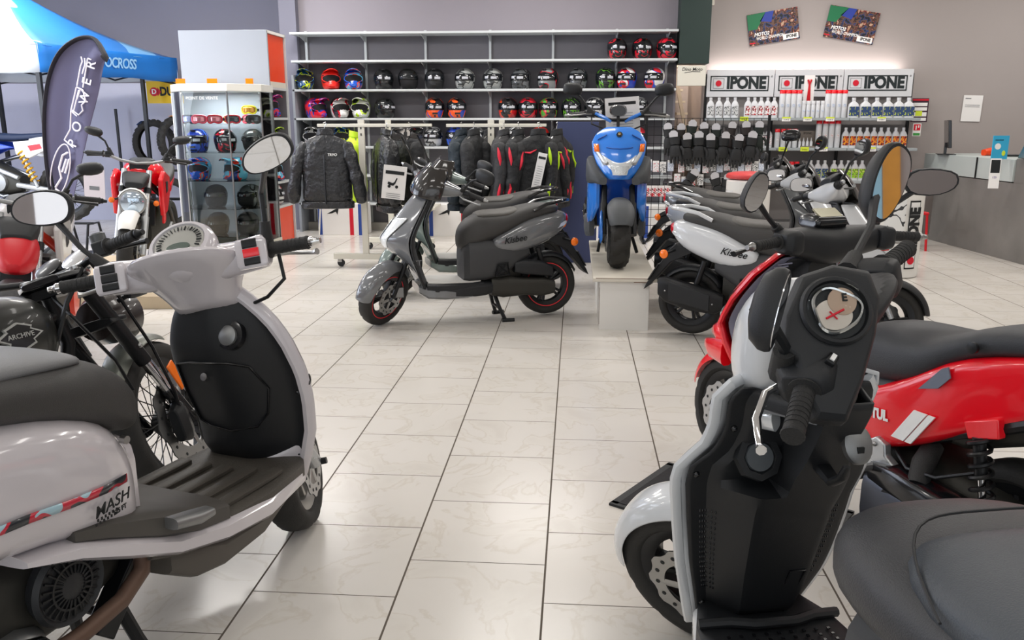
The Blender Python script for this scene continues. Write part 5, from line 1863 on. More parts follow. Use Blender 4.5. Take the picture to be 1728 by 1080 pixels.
def retro_scooter():
    r = thing('scooter', 'white retro scooter with round dial, front left, facing away', 'scooter', (-.983, 2.707, 0), (0, 0, R(74)))
    S = steer_m(24)
    Si = S.inverted()
    Rr = .225
    wheel('front_wheel', r, S @ Matrix.Translation((0, 0, Rr)), Rr, .115, .15, 9, mat('silver_rim', 'b8b6b2', .3, .8), 'road', disc=-1, twin=False, stripe=None)
    wheel('rear_wheel', r, Matrix.Translation((-1.30, 0, Rr)), Rr, .115, .15, 9, BLACKM, 'road', twin=False)
    front_fender(r, S, PEARL, Rr, Rr, 15, 165, .075, lift=.035)
    for s in (-1, 1):
        obj('fork_leg', MB().tube([S @ Vector((-.20, s * .07, .60)), S @ Vector((-.06, s * .085, .30)), S @ Vector((-.0, s * .088, Rr))], [.02, .022, .026], 12), SILVER, r)
    obj('axle_bolt', MB().tube([S @ Vector((0, -.13, Rr)), S @ Vector((0, -.085, Rr))], [.012, .014], 8), BLACKM, r)
    obj('brake_caliper', MB().box(tuple(S @ Vector((-.09, -.06, .29))), (.07, .03, .09)), BLACKM, r, bevel=.008)
    TAB = [(.25, .0, -.09, .135), (.35, -.03, -.126, .172), (.46, -.03, -.165, .205), (.58, -.06, -.209, .232), (.68, -.11, -.245, .236), (.78, -.165, -.281, .215), (.85, -.215, -.306, .18), (.90, -.255, -.322, .13), (.94, -.285, -.335, .075)]
    TAB[0] = (.25, -.245, -.12, .12)
    TAB[1] = (.35, -.24, -.14, .165)
    TAB[2] = (.46, -.12, -.165, .205)
    def LW(z):
        return .80 if z > .5 else .80 + (.5 - z) * .6
    P = [[(x, y * (LW(z) if y > 0 else 1), z) for x, y, z in row] for row in shield(TAB, 20, 18, 2.0)]
    ap = obj('front_apron', MB().grid(P), PEARL, r, solid=.010, sub=1, ang=60)
    obj('apron_rim', MB().tube([Vector(p) + Vector((-.012, 0, 0)) for p in rim_of(P)] + [Vector(P[0][0])], [(.022, .016)] * (len(rim_of(P)) + 1), 8), PEARL, ap)
    def onl(u, z, out=.004):
        xc, xe, w = interp(TAB, z)
        b = (1 - u ** 8) if u > 0 else (.5 + .5 * math.cos(PI * min(1, -u / .86))) ** .6
        B = .115 * min(1, (z - .2) / .2) * (1 if z < .75 else max(.35, 1 - (z - .75) * 3.2))
        lw = 1.0
        if u > 0:
            lw = LW(z) * (1.35 if z < .32 else 1.35 - (z - .32) * 1.75 if z < .52 else 1.0)
        return Vector((xe - .022 - B * b - out, u * lw * (w - .006), z))
    L = []
    for i in range(19):
        z = .30 + (.905 - .30) * i / 18
        xc, xe, w = interp(TAB, z)
        row = []
        for j in range(25):
            row.append(onl(j / 12 - 1, z, 0))
        L.append(row)
    ln = obj('leg_shield', MB().grid(L), BLACKP, r, solid=.006, sub=1, ang=60)

    gl = [onl(u, z) for u, z in [(.62, .70), (.3, .712), (0, .715), (-.3, .715), (-.5, .70), (-.62, .62), (-.55, .53), (-.40, .485), (0, .47), (.4, .48), (.6, .50), (.64, .6), (.62, .70)]]
    obj('glovebox_seam', MB().tube(gl, .004, 6), BLACKG, ln)
    obj('glovebox_lock', MB().lathe([(.012, -.004), (.012, .004), (.001, .005)], 16, frame(onl(.12, .665), (0, -1, 0), (.3, 0, 1)) @ Matrix.Rotation(R(90), 4, 'X')), STEEL, ln)
    obj('ignition_lock', MB().lathe([(.030, -.008), (.030, .004), (.022, .008), (.001, .009)], 20, frame(onl(-.42, .805, .012), (0, -1, 0), (.35, 0, 1)) @ Matrix.Rotation(R(90), 4, 'X')), ALU, ln)
    obj('lock_recess', MB().lathe([(.045, -.02), (.045, .001), (.036, .003)], 22, frame(onl(-.42, .805, .004), (0, -1, 0), (.35, 0, 1)) @ Matrix.Rotation(R(90), 4, 'X')), BLACKG, ln)
    obj('warning_label', MB().grid([[onl(u, z, .004) for u in (.88, .82, .76)] for z in (.40, .43, .46, .49, .52)]), INKG, ln)
    for z, u in ((.60, -.93), (.36, -.9)):
        obj('screw', MB().sphere(onl(u, z, .002), .008, 8, 6), BLACKG, ln)
    obj('reflector', MB().sphere((-.232, -.246, .64), (.012, .006, .022), 10, 6), BLACKM, ap)
    # floor
    fl_ = obj('floorboard', MB().hull([(-.12, .30, .352, .13), (-.20, .29, .358, .19), (-.40, .285, .352, .215), (-.60, .29, .36, .215), (-.75, .30, .375, .205), (-.86, .34, .40, .19)], 16, 6), FLOORB, r)
    for k in range(5):
        y = -.16 + .08 * k
        obj('floor_rib', MB().hull([(-.30 - .02 * k, .350, .366, .02, y), (-.34, .350, .367, .024, y), (-.56, .352, .370, .024, y), (-.62 + .02 * k, .352, .369, .018, y)], 10, 4), FLOORB, fl_)
    obj('footrest_trim', MB().hull([(-.60, .33, .40, .22), (-.72, .35, .43, .224), (-.86, .40, .49, .222), (-1.0, .47, .53, .215), (-1.08, .50, .54, .20)], 16, 5), mat('scuffed_dark_trim', '4b4844', .5), r)
    obj('passenger_peg', MB().hull([(-.70, .405, .43, .022, -.236), (-.76, .41, .445, .03, -.24), (-.84, .43, .462, .026, -.236)], 12, 3), ALU, r)
    obj('floor_skirt', MB().hull([(-.085, .30, .37, .09), (-.13, .27, .345, .14), (-.20, .255, .345, .19), (-.42, .245, .345, .224), (-.62, .275, .362, .232), (-.80, .325, .40, .232), (-.95, .39, .468, .226), (-1.08, .455, .515, .218), (-1.2, .50, .53, .20)], 18, 3.6), PEARL, r)
    obj('belly_trim', MB().hull([(-.22, .235, .28, .15), (-.42, .195, .265, .19), (-.60, .19, .285, .20), (-.70, .20, .33, .19), (-.78, .25, .345, .17)], 16, 5), mat('taupe_trim', '55504a', .5), r)
    # rear body
    bd = obj('rear_body', MB().hull([(-.845, .40, .64, .13), (-.862, .395, .675, .165), (-.90, .40, .725, .195), (-.98, .45, .785, .215), (-1.12, .505, .835, .225), (-1.30, .52, .855, .224), (-1.50, .56, .87, .205), (-1.68, .64, .86, .15), (-1.76, .72, .84, .08)], 22, 3.4), PEARL, r, sub=1, ang=70)
    stp = MB()
    pts = [(-.925, .600), (-1.0, .605), (-1.1, .615), (-1.2, .628), (-1.32, .635)]
    stp.grid([[Vector((x, -.226 - .0015 if x > -1.05 and False else -.2285, z + d)) for x, z in pts] for d in (-.008, .008)])
    dec = paint2('strip_print', '9fc0cc', 'c02038', '20242a', 16, .47, .56, .3, 5)
    fb = MB()
    rows = []
    for d in (-.010, .010):
        rows.append([_flank(x, z + d) for x, z in pts])
    fb.grid(rows)
    obj('chrome_strip', fb, dec, bd, solid=.002, off=1)
    q = _flank(-.99, .565)
    txt('MASH', .038, INK, bd, frame((q.x, q.y - .004, q.z), (1, .12, .02), (0, 0, 1)), bold=.004, shear=.25, sx=1.15)
    q = _flank(-.965, .538)
    txt('125 FT', .016, INK, bd, frame((q.x, q.y - .004, q.z), (1, .12, .02), (0, 0, 1)), bold=.03)
    q = _flank(-1.005, .536)
    ck = MB()
    for i in range(12):
        ck.box((q.x - .03 + .006 * i, q.y - .005 + .0006 * i, q.z + (.004 if i % 2 else -.004)), (.005, .001, .007))
    obj('checker', ck, INK, bd)
    obj('body_lock', MB().lathe([(.010, -.196), (.010, -.18)], 14, Matrix.Translation((-.905, 0, .685))), STEEL, bd)
    obj('front_plate', MB().hull([(-.83, .40, .60, .12), (-.842, .39, .665, .15), (-.87, .39, .67, .16)], 16, 6), PEARL, bd)
    seat = obj('seat', MB().hull([(-.775, .66, .725, .07), (-.79, .65, .78, .125), (-.83, .655, .838, .165), (-.92, .70, .885, .19), (-1.05, .755, .912, .20), (-1.18, .80, .93, .207), (-1.35, .82, .945, .20), (-1.55, .84, .955, .17), (-1.70, .86, .94, .11)], 22, 2.7), SEATV, r, sub=1, ang=70)
    obj('seat_top', MB().hull([(-.90, .855, .883, .10), (-.98, .87, .914, .15), (-1.1, .88, .938, .172), (-1.25, .885, .952, .175), (-1.45, .89, .966, .16), (-1.62, .89, .962, .11)], 18, 2.6), SEATG, seat, sub=1, ang=70)
    # engine underneath
    obj('engine', MB().hull([(-.88, .28, .46, .10), (-1.0, .25, .50, .13), (-1.2, .24, .48, .13), (-1.35, .26, .42, .11)], 16, 3), DARKM, r)
    fc = obj('fan_cover', MB().lathe([(.04, -.13), (.085, -.135), (.095, -.165), (.088, -.178), (.078, -.170), (.05, -.172), (.03, -.180), (.001, -.182)], 32, Matrix.Translation((-1.085, 0, .40))), BLACKP, r)
    m = MB()
    for k in range(24):
        a = 2 * PI * k / 24
        m.tube([(-1.085 + .030 * math.cos(a), -.180, .40 + .030 * math.sin(a)), (-1.085 + .076 * math.cos(a), -.174, .40 + .076 * math.sin(a))], .0032, 5)
    m.lathe([(.055, -.180), (.055, -.172), (.05, -.172), (.05, -.180)], 28, Matrix.Translation((-1.085, 0, .40)), loop=True, caps=False)
    obj('fan_grille', m, BLACKM, fc)
    obj('exhaust_pipe', MB().tube([(-.86, -.12, .43), (-.84, -.14, .38), (-.87, -.16, .32), (-.95, -.17, .285), (-1.08, -.175, .27), (-1.2, -.18, .275)], .021, 12), mat('rusty_pipe', '6a5448', .5, .4, vary=.25), r)
    ex = obj('exhaust', MB().lathe([(.03, 0), (.055, .015), (.062, .05), (.062, .36), (.05, .40), (.02, .41)], 22, frame((-1.17, -.185, .275), (0, 1, 0), (-.98, 0, .15)).copy()), CHROME, r)
    obj('carburettor', MB().hull([(-1.15, .24, .33, .04, -.12), (-1.2, .25, .35, .05, -.13), (-1.28, .27, .34, .04, -.12)], 12, 3), ALU, r)
    obj('frame_rail', MB().box((-.86, -.10, .30), (.06, .05, .32), (0, R(42), 0)), BLACKM, r, bevel=.004)
    obj('rating_plate', MB().box((-.842, -.128, .315), (.028, .004, .13), (0, R(42), 0)), mat('plate_gold', 'b8aa88', .4, .4), r)
    st = MB()
    st.tube([(-.90, .05, .26), (-.87, .09, .12), (-.83, .12, .015)], [.018, .017, .016], 8)
    st.tube([(-.90, -.08, .26), (-.87, -.12, .12), (-.845, -.16, .015)], [.018, .017, .016], 8)
    st.tube([(-.845, -.16, .014), (-.93, -.17, .016)], [.018, .012], 8)
    st.tube([(-.885, -.10, .18), (-.885, .08, .18)], .012, 8)
    obj('center_stand', st, BLACKM, r)
    # steering head cowl
    rings = []
    A = Vector((-math.sin(R(26)), 0, math.cos(R(26))))
    for t, a, b in ((0, .088, .098), (.03, .088, .100), (.08, .092, .112), (.13, .112, .14), (.165, .128, .165), (.195, .128, .165), (.225, .09, .12)):
        c = Vector((-.345 - .22 * t, 0, .855)) + A * t
        rings.append([S @ (c + Vector((a * math.cos(2 * PI * k / 24) * .9, b * math.sin(2 * PI * k / 24), -.3 * a * math.cos(2 * PI * k / 24)))) for k in range(24)])
    cw = obj('headset_cowl', MB().loft(rings), PEARL, r, sub=1, ang=70)
    obj('handlebar_cover', _steered(MB(), S, [(-.24, .975, 1.065, .035, -.455), (-.215, .968, 1.07, .048, -.452), (-.16, .965, 1.06, .052, -.445), (-.10, .955, 1.06, .06, -.43), (0, .95, 1.07, .07, -.41), (.10, .955, 1.06, .06, -.43), (.16, .965, 1.06, .052, -.445), (.215, .968, 1.07, .048, -.452), (.24, .975, 1.065, .035, -.455)]), PEARL, r, sub=1, ang=70)
    nz = Vector((-.62, 0, .785))
    D = S @ frame((-.470, 0, 1.080), (0, -1, 0), (.785, 0, .62)) @ Matrix.Rotation(R(90), 4, 'X')
    pod = obj('instrument_pod', MB().lathe([(.09, -.06), (.098, -.03), (.095, -.005), (.085, .008), (.074, .010), (.071, .004), (.001, .003)], 40, D), PEARL, cw)
    obj('dial', MB().lathe([(.070, .004), (.070, .006), (.001, .007)], 36, D), DIAL, pod)
    m = MB()
    for k in range(23):
        a = R(200 - 220 * k / 22)
        m.tube([D @ Vector((.050 * math.cos(a), .0085, -.050 * math.sin(a))), D @ Vector((.064 * math.cos(a), .0085, -.064 * math.sin(a)))], .0012 if k % 2 else .0022, 4)
    for k in range(4):
        m.box(tuple(D @ Vector((-.027 + .018 * k, .0085, .052))), (.006, .006, .003))
    obj('dial_scale', m, INK, pod)
    obj('dial_display', MB().lathe([(.030, .0), (.030, .004), (.001, .005)], 28, D @ Matrix.Translation((0, .005, .018)) @ Matrix.Diagonal((1.1, 1, .55, 1))), mat('lcd_grey', '5f6a62', .25), pod)
    obj('dial_glass', MB().lathe([(.072, .012), (.072, .014), (.001, .018)], 32, D), DGLASS, pod)
    for s in (-1, 1):
        F = S @ frame((-.502, s * .20, 1.022), (0, -1, 0), (.25, 0, 1))
        sw = obj('switch_panel', MB().hull([(-.043, -.034, .034, .006), (-.037, -.042, .042, .010), (.037, -.042, .042, .010), (.043, -.034, .034, .006)], 16, 5), PEARL, r)
        sw.data.transform(F @ Matrix.Rotation(0, 4, 'Z') @ Matrix(((1, 0, 0, 0), (0, 0, 1, 0), (0, 1, 0, 0), (0, 0, 0, 1))))
        bl = [((0, .026), (.020, .012), BLACKM), ((.002, 0), (.022, .012), RED if s < 0 else BLACKM), ((.002, -.024), (.022, .010), BLACKM)]
        for (bx, bz), (bw, bh), bm in bl:
            b = MB().hull([(-bw, -bh, bh, .005), (bw, -bh, bh, .005)], 12, 5)
            o = obj('switch_button', b, bm, sw)
            o.data.transform(F @ Matrix.Translation((bx, bz, .011)) @ Matrix(((1, 0, 0, 0), (0, 0, 1, 0), (0, 1, 0, 0), (0, 0, 0, 1))))
        grip(r, S, (-.455, s * .235, 1.022), (-.475, s * .355, 1.022), .0175, CHROME, ([(-.40, s * .22, 1.0), (-.375, s * .27, .995), (-.39, s * .34, .985), (-.40, s * .355, .987)], STEEL))
    c = Si @ Vector((-.537, -.38, 1.337))
    mirror(r, Matrix(), S @ Vector((-.445, -.235, 1.06)), S @ Vector((-.45, -.25, 1.18)), (-.537, -.37, 1.333), (.33, -.80, .45), (.05, -.45, .85), sc(EGG, .76), .035, .0075, smooth=2)
    mirror(r, Matrix(), S @ Vector((-.445, .235, 1.06)), S @ Vector((-.44, .285, 1.115)), (-.565, .385, 1.175), (.33, -.93, .06), (.02, .03, 1), sc(EGG, .96), .035, .0075)
    obj('brake_hose', MB().tube([S @ Vector((-.42, -.25, 1.0)), S @ Vector((-.44, -.255, .93)), S @ Vector((-.42, -.19, .885)), S @ Vector((-.37, -.10, .86)), S @ Vector((-.33, -.06, .85))], .0055, 8), BLACKM, r)
    return r


RB = [(-.845, .40, .64, .13), (-.862, .395, .675, .165), (-.90, .40, .725, .195), (-.98, .45, .785, .215), (-1.12, .505, .835, .225), (-1.30, .52, .855, .224), (-1.50, .56, .87, .205), (-1.68, .64, .86, .15), (-1.76, .72, .84, .08)]


def _flank(x, z, side=-1, out=.002):
    for a, b in zip(RB, RB[1:]):
        if b[0] <= x <= a[0]:
            t = (x - a[0]) / (b[0] - a[0])
            lo, hi, w = [a[i] * (1 - t) + b[i] * t for i in (1, 2, 3)]
            v = max(-1, min(1, (z - (lo + hi) / 2) / ((hi - lo) / 2)))
            return Vector((x, side * (w * (1 - abs(v) ** 3.4) ** (1 / 3.4) + out), z))
    return Vector((x, side * .22, z))


retro_scooter()


# ---------------------------------------------------------------- white and black scooter, front right
def front_scooter():
    r = thing('scooter', 'white and black scooter nearest on the right, seat towards the viewer', 'scooter', (.395, 2.09, 0), (0, 0, R(103)))
    S = steer_m(47)
    W = WHITEP
    Rr = .235
    wheel('front_wheel', r, S @ Matrix.Translation((.02, 0, Rr)), Rr, .115, .158, 5, BLACKM, 'road', disc=1)
    wheel('rear_wheel', r, Matrix.Translation((-1.32, 0, Rr)), Rr, .12, .158, 5, BLACKM, 'road')
    front_fender(r, S, W, Rr, Rr, 0, 150, .08, lift=.045)
    for s in (-1, 1):
        obj('fork_leg', MB().tube([S @ Vector((-.20, s * .075, .62)), S @ Vector((.02, s * .085, Rr))], .022, 10), BLACKM, r)
    obj('brake_caliper', MB().box(tuple(S @ Vector((-.08, .07, .30))), (.07, .04, .09)), ALU, r, bevel=.008)
    # shield: z, x edge, half width
    E = [(.20, -.165, .120), (.30, -.205, .150), (.42, -.250, .185), (.55, -.298, .215), (.66, -.338, .238), (.705, -.354, .235), (.745, -.368, .192), (.80, -.388, .178), (.87, -.413, .185), (.90, -.424, .16)]
    TAB = [(z, x + (.02 if z < .45 else .08), x + .012, w + .012) for z, x, w in E]
    def RW(z):
        return .74 if z > .60 else .74 + (.60 - z) * 1.0 if z > .36 else .98
    P = [[(x, y * (RW(z) if y < 0 else 1), z) for x, y, z in row] for row in shield(TAB, 24, 16, 2.2)]
    ap = obj('front_apron', MB().grid(P), W, r, solid=.012, ang=50)
    rim = rim_of(P)
    obj('apron_rim', MB().tube([Vector(p) + Vector((-.006, 0, 0)) for p in rim] + [Vector(rim[0])], [(.013, .010)] * (len(rim) + 1), 8), W, ap)

    def lin_(u, z, out=0.0):
        for a, b in zip(E, E[1:]):
            if a[0] <= z <= b[0]:
                t = (z - a[0]) / (b[0] - a[0])
                xe, w = a[1] * (1 - t) + b[1] * t, a[2] * (1 - t) + b[2] * t
                break
        au = abs(u)
        # flat central column, sloping facets, recessed upper pockets
        col_ = .085 if z < .60 else .085 + (z - .60) * .15
        if au < .42:
            B = col_
        elif au < .78:
            B = col_ * (1 - (au - .42) / .36) + .004
        else:
            B = .004
        if z < .30:
            B *= max(.25, (z - .17) / .13)
        if .655 < z < .85 and .20 < u < .86:
            B = min(B, .018)
        return Vector((xe - .014 - B - out, u * (w - .004) * (RW(z) if u < 0 else 1), z))
    NZ = 40
    L = [[lin_(j / 20 - 1, .205 + (.895 - .205) * i / NZ) for j in range(41)] for i in range(NZ + 1)]
    ln = obj('leg_shield', MB().grid(L), BLACKP, r, solid=.006, ang=28)
    # perforated patch, seams, knob
    m = MB()
    for i in range(16):
        z = .34 + .016 * i
        for j in range(6):
            if j > 5 - i * .16 and False:
                continue
            u = .86 - .028 * j - .004 * i * 0
            if u < .60 + .012 * (15 - i) * 0 + .20 * (i / 15) * .6:
                continue
            m.sphere(lin_(u, z, .0005), (.002, .0028, .0045), 6, 4)
    obj('grip_dots', m, BLACKG, ln)
    m = MB()
    for i in range(14):
        z = .36 + .016 * i
        for j in range(4):
            m.sphere(lin_(-.86 + .03 * j, z, .0005), (.002, .0028, .0045), 6, 4)
    obj('grip_dots', m, BLACKG, ln)
    q = [lin_(u, z, .002) for u, z in ((-.14, .28), (-.36, .28), (-.36, .43), (-.14, .43), (-.14, .28))]
    obj('hatch_seam', MB().tube(q, .0025, 5), BLACKG, ln)
    kn = frame(lin_(.50, .735, .014), (0, -1, 0), (.35, 0, 1)) @ Matrix.Rotation(R(90), 4, 'X')
    obj('filler_knob', MB().lathe([(.052, -.012), (.050, .006), (.036, .008), (.032, .002), (.001, .001)], 8, kn), BLACKP, ln)
    obj('knob_face', MB().lathe([(.031, .002), (.029, .008), (.001, .010)], 28, kn), mat('grey_knob', '51565a', .5), ln)
    for z, u in ((.80, .90), (.685, .93), (.28, .88)):
        obj('screw', MB().sphere(lin_(u, z, .001), .008, 8, 6), BLACKG, ln)
    kp = lin_(-.36, .80, .012)
    ig = obj('ignition_lock', MB().lathe([(.034, -.01), (.034, .004), (.028, .007), (.001, .008)], 24, frame(kp, (0, -1, 0), (.45, 0, 1)) @ Matrix.Rotation(R(90), 4, 'X') @ Matrix.Diagonal((.85, 1, 1.15, 1))), ALU, ln)
    obj('key_slot', MB().box(tuple(kp + Vector((-.010, 0, -.008))), (.008, .014, .014)), INK, ig)
    obj('warning_label', MB().grid([[lin_(u, z, .003) for u in (.72, .30)] for z in (.852, .868)]), INKG, ln)
    hk = MB().tube([lin_(-.02, .735, .0), lin_(-.02, .725, .05), lin_(-.04, .745, .065), lin_(-.06, .77, .06)], [(.02, .012), (.018, .010), (.014, .008), (.008, .006)], 8)
    obj('bag_hook', hk, BLACKP, ln)
    # side wings at the upper right
    WP_ = [Vector(q) for q in ((-.424, -.080, .925), (-.416, -.143, .904), (-.406, -.149, .878), (-.371, -.128, .775), (-.385, -.080, .79))]
    obj('side_wing', MB().loft([[q + Vector((d, 0, 0)) for q in WP_] for d in (0, .13)]), BLACKG, r, bevel=.004)
    obj('wing_edge', MB().tube([(-.30, -.10, .93), (-.425, -.10, .922), (-.420, -.143, .908), (-.408, -.151, .882)], .005, 8), W, r)
    # floor and seat
    obj('floorboard', MB().hull([(-.18, .23, .285, .12), (-.30, .215, .285, .17), (-.50, .21, .275, .20), (-.70, .21, .28, .20), (-.80, .22, .30, .17)], 16, 6), BLACKP, r)
    m = MB()
    for i in range(9):
        for j in range(9):
            m.box((-.37 - .02 * i, -.12 + .03 * j, .2855), (.007, .007, .003))
    obj('tread_pattern', m, BLACKG, r)
    obj('floor_lip', MB().tube([(-.315, .17, .288), (-.33, .10, .297), (-.35, .05, .30), (-.35, -.05, .30), (-.33, -.10, .297), (-.315, -.17, .288)], .012, 8), BLACKP, r)
    obj('floor_skirt', MB().hull([(-.20, .17, .27, .14), (-.35, .15, .262, .19), (-.60, .15, .26, .212), (-.80, .17, .28, .20)], 16, 4), W, r)
    obj('underseat_cover', MB().hull([(-.82, .26, .66, .12), (-.86, .25, .70, .16), (-1.0, .30, .72, .185), (-1.25, .40, .72, .17), (-1.45, .52, .74, .12)], 18, 4), mat('slate_plastic', '3d4043', .5, bump=(700, .2)), r)
    seat = obj('seat', MB().hull([(-.765, .735, .775, .05), (-.775, .715, .80, .10), (-.81, .70, .822, .155), (-.87, .69, .84, .20), (-.95, .69, .85, .222), (-1.06, .695, .845, .225), (-1.18, .70, .845, .22), (-1.30, .72, .87, .20), (-1.45, .75, .89, .16), (-1.58, .79, .88, .10)], 24, 2.8), mat('worn_black_vinyl', '36373a', .42, bump=(380, .35), vary=.2), r, sub=1, ang=75)
    obj('seat_cushion', MB().hull([(-.955, .80, .846, .11), (-1.0, .79, .862, .175), (-1.1, .775, .872, .212), (-1.25, .78, .885, .208), (-1.42, .80, .905, .165), (-1.52, .82, .90, .10)], 20, 2.8), mat('slate_vinyl', '44494f', .4, bump=(380, .35)), seat, sub=1, ang=75)
    obj('seat_piping', MB().tube([(-.995 - .16 * math.cos(R(a)) ** 3 + .06 * abs(math.sin(R(a))) * 0 - .0, .222 * math.sin(R(a)), .868 - .05 * abs(math.sin(R(a))) ** 3) if False else (-.945 - .20 * abs(math.sin(R(a))) ** 4, .215 * math.sin(R(a)), .866 - .035 * abs(math.sin(R(a))) ** 4) for a in range(-90, 91, 6)], .0022, 6), BLACKP, seat)
    obj('tail_fairing', MB().hull([(-.98, .64, .70, .205), (-1.05, .60, .715, .215), (-1.25, .58, .74, .205), (-1.5, .64, .80, .13), (-1.65, .72, .80, .07)], 18, 3.4), mat('lilac_grey_paint', '7f7c90', .2, .1, coat=.6), r)
    # headset: white front cowl, black rear cover with round instrument
    def steered(mb, st, ax='x'):
        mb.M = S
        mb.hull(st, 20, 3.0, ax)
        mb.M = Matrix()
        return mb
    fc = obj('front_cowl', MB().hull([(-.48, .93, 1.08, .09, .03), (-.44, .86, 1.12, .118, .035), (-.38, .83, 1.115, .128, .03), (-.32, .83, 1.06, .12, .02), (-.26, .85, 1.0, .09, .01), (-.22, .88, .95, .05, .0)], 20, 2.8), W, r, sub=1, ang=60)
    for s in (-1, 1):
        obj('turn_signal', steered(MB(), [(-.36, .855, .90, .02, s * .13 + .02), (-.31, .85, .90, .024, s * .12 + .015), (-.26, .855, .885, .016, s * .09 + .01)]), LENS, r)
    rc = obj('rear_cowl', MB(), BLACKP, r)
    bpy.data.objects.remove(rc)
    m = MB()
    A = Vector((-math.sin(R(26)), 0, math.cos(R(26))))
    rings = []
    for t, a, b in ((-.14, .06, .066), (-.06, .068, .078), (0, .082, .098), (.06, .10, .124), (.10, .115, .138), (.135, .118, .14), (.16, .10, .12)):
        c = Vector((-.40, 0, .93)) + A * t
        rings.append([S @ (c + Vector((a * math.copysign(abs(math.cos(2 * PI * k / 28)) ** .8, math.cos(2 * PI * k / 28)) * .95, b * math.copysign(abs(math.sin(2 * PI * k / 28)) ** .8, math.sin(2 * PI * k / 28)), -.25 * a * math.cos(2 * PI * k / 28)))) for k in range(28)])
    rc = obj('headset_cover', m.loft(rings), BLACKP, r, sub=1, ang=60)
    obj('handlebar_cover', _steered(MB(), S, [(-.235, .985, 1.035, .03, -.465), (-.20, .965, 1.05, .05, -.46), (-.12, .925, 1.01, .05, -.42), (0, .90, .99, .055, -.385), (.12, .925, 1.01, .05, -.42), (.20, .965, 1.05, .05, -.46), (.235, .985, 1.035, .03, -.465)]), BLACKP, r, sub=1, ang=60)
    nrm = Vector((-.852, .150, .501))
    MP = [(-.441, .054, 1.126), (-.442, -.010, 1.145), (-.460, -.075, 1.134), (-.488, -.084, 1.087), (-.521, -.062, 1.025), (-.561, -.020, .945), (-.591, .022, .882), (-.579, .076, .886), (-.548, .094, .934), (-.519, .094, .984), (-.505, .116, .999), (-.475, .102, 1.055)]
    sh_ = Vector((-.075, .041, .016))
    MP = [(Vector(q) - Vector((-.49, .01, 1.03))) * .955 + Vector((-.49, .01, 1.03)) + sh_ for q in MP]
    mc = sum(MP, Vector()) / len(MP)
    obj('dash_mask', MB().loft([[mc + (q - mc) * k + nrm * d for q in MP] for k, d in ((.45, -.15), (.85, -.10), (1.04, -.03), (1.02, -.004), (.94, .006), (.80, .008))]), BLACKP, r, bevel=.004, ang=30)
    D = frame(Vector((-.488, .008, 1.060)) + sh_ + nrm * .011, (-.15, -.98, .04), Vector((.50, -.04, .865))) @ Matrix.Rotation(R(90), 4, 'X')
    ip = obj('instrument_pod', MB().lathe([(.062, -.03), (.066, .002), (.062, .008), (.056, .008), (.053, .0), (.001, -.004)], 40, D), BLACKP, rc)
    obj('dial_bezel', MB().tube([D @ Vector((x, .004, z)) for x, z in [(.043 * math.cos(t) * (1.0 + .10 * math.cos(3 * t + .6)), .041 * math.sin(t) * (1 + .1 * math.cos(3 * t))) for t in [2 * PI * k / 36 for k in range(37)]]], .0035, 6), CHROME, ip)
    df = obj('dial_face', MB().lathe([(.034, .001), (.034, .003), (.001, .004)], 30, D @ Matrix.Translation((-.006, 0, .008)) @ Matrix.Diagonal((1, 1, .85, 1))), mat('dial_cream', 'd0c4b8', .4), ip)
    obj('dial_face', MB().lathe([(.026, .003), (.026, .005), (.001, .006)], 26, D @ Matrix.Translation((.012, 0, -.016))), mat('dial_tan', 'b59a86', .4), ip)
    nd = MB()
    nd.tube([D @ Vector((-.022, .007, .016)), D @ Vector((.012, .007, .0))], .0022, 5)
    nd.tube([D @ Vector((-.014, .007, .003)), D @ Vector((-.002, .007, .018))], .0016, 5)
    obj('needle', nd, INKR, ip)
    txt('E', .02, INK, ip, D @ Matrix.Rotation(R(-90), 4, 'X') @ Matrix.Translation((.016, .022, .007)), bold=.03)
    obj('dial_glass', MB().lathe([(.056, .008), (.053, .015), (.036, .023), (.001, .028)], 36, D), DGLASS, ip)
    for s in (-1, 1):
        obj('switchgear', MB().hull([(-.03, -.030, .032, .030), (-.02, -.036, .040, .038), (.02, -.036, .040, .038), (.03, -.03, .032, .030)], 14, 4, 'y') if False else _switch(S, s), BLACKP, r, bevel=.003)
        grip(r, S, (-.475, s * .245, 1.02), (-.495, s * .368, 1.008), .019, None, ([(-.42, s * .20, 1.005), (-.395, s * .235, 1.0), (-.40, s * .30, .985), (-.43, s * .365, .978), (-.44, s * .38, .98)], CHROME) if s > 0 else ([(-.42, s * .20, 1.005), (-.395, s * .235, 1.0), (-.40, s * .30, .985), (-.43, s * .365, .978)], BLACKM))
    bt = obj('switch_button', MB().box(tuple(Vector((0, 0, 0))), (.028, .018, .012)), BLACKM, r, bevel=.003)
    bt.data.transform(S @ frame((-.512, .195, 1.055), (0, -1, 0), (.8, 0, .6)))
    b2 = obj('switch_icon', MB().box((0, 0, .007), (.018, .008, .003)), INKW, bt)
    b2.data.transform(S @ frame((-.512, .195, 1.055), (0, -1, 0), (.8, 0, .6)))
    b3 = obj('switch_button', MB().box((0, 0, 0), (.014, .02, .014)), REDM, r, bevel=.003)
    b3.data.transform(S @ frame((-.53, .165, 1.0), (0, -1, 0), (.2, 0, 1)))
    mirror(r, Matrix(), S @ Vector((-.425, .20, 1.045)), S @ Vector((-.44, .215, 1.09)), Vector((-.645, .198, 1.10)), (.80, -.58, 0), (-.1, -.1, 1), rot2(sc(EGG, .78), 70), .045, .011)
    rc_ = Vector((-.058, -.36, 1.268))
    mirror(r, Matrix(), S @ Vector((-.425, -.20, 1.05)), Vector((-.165, -.255, 1.18)), rc_, (.30, -.85, .30), (-.05, .35, .93), rot2(sc(EGG, 1.08), 42), .055, .009)
    return r


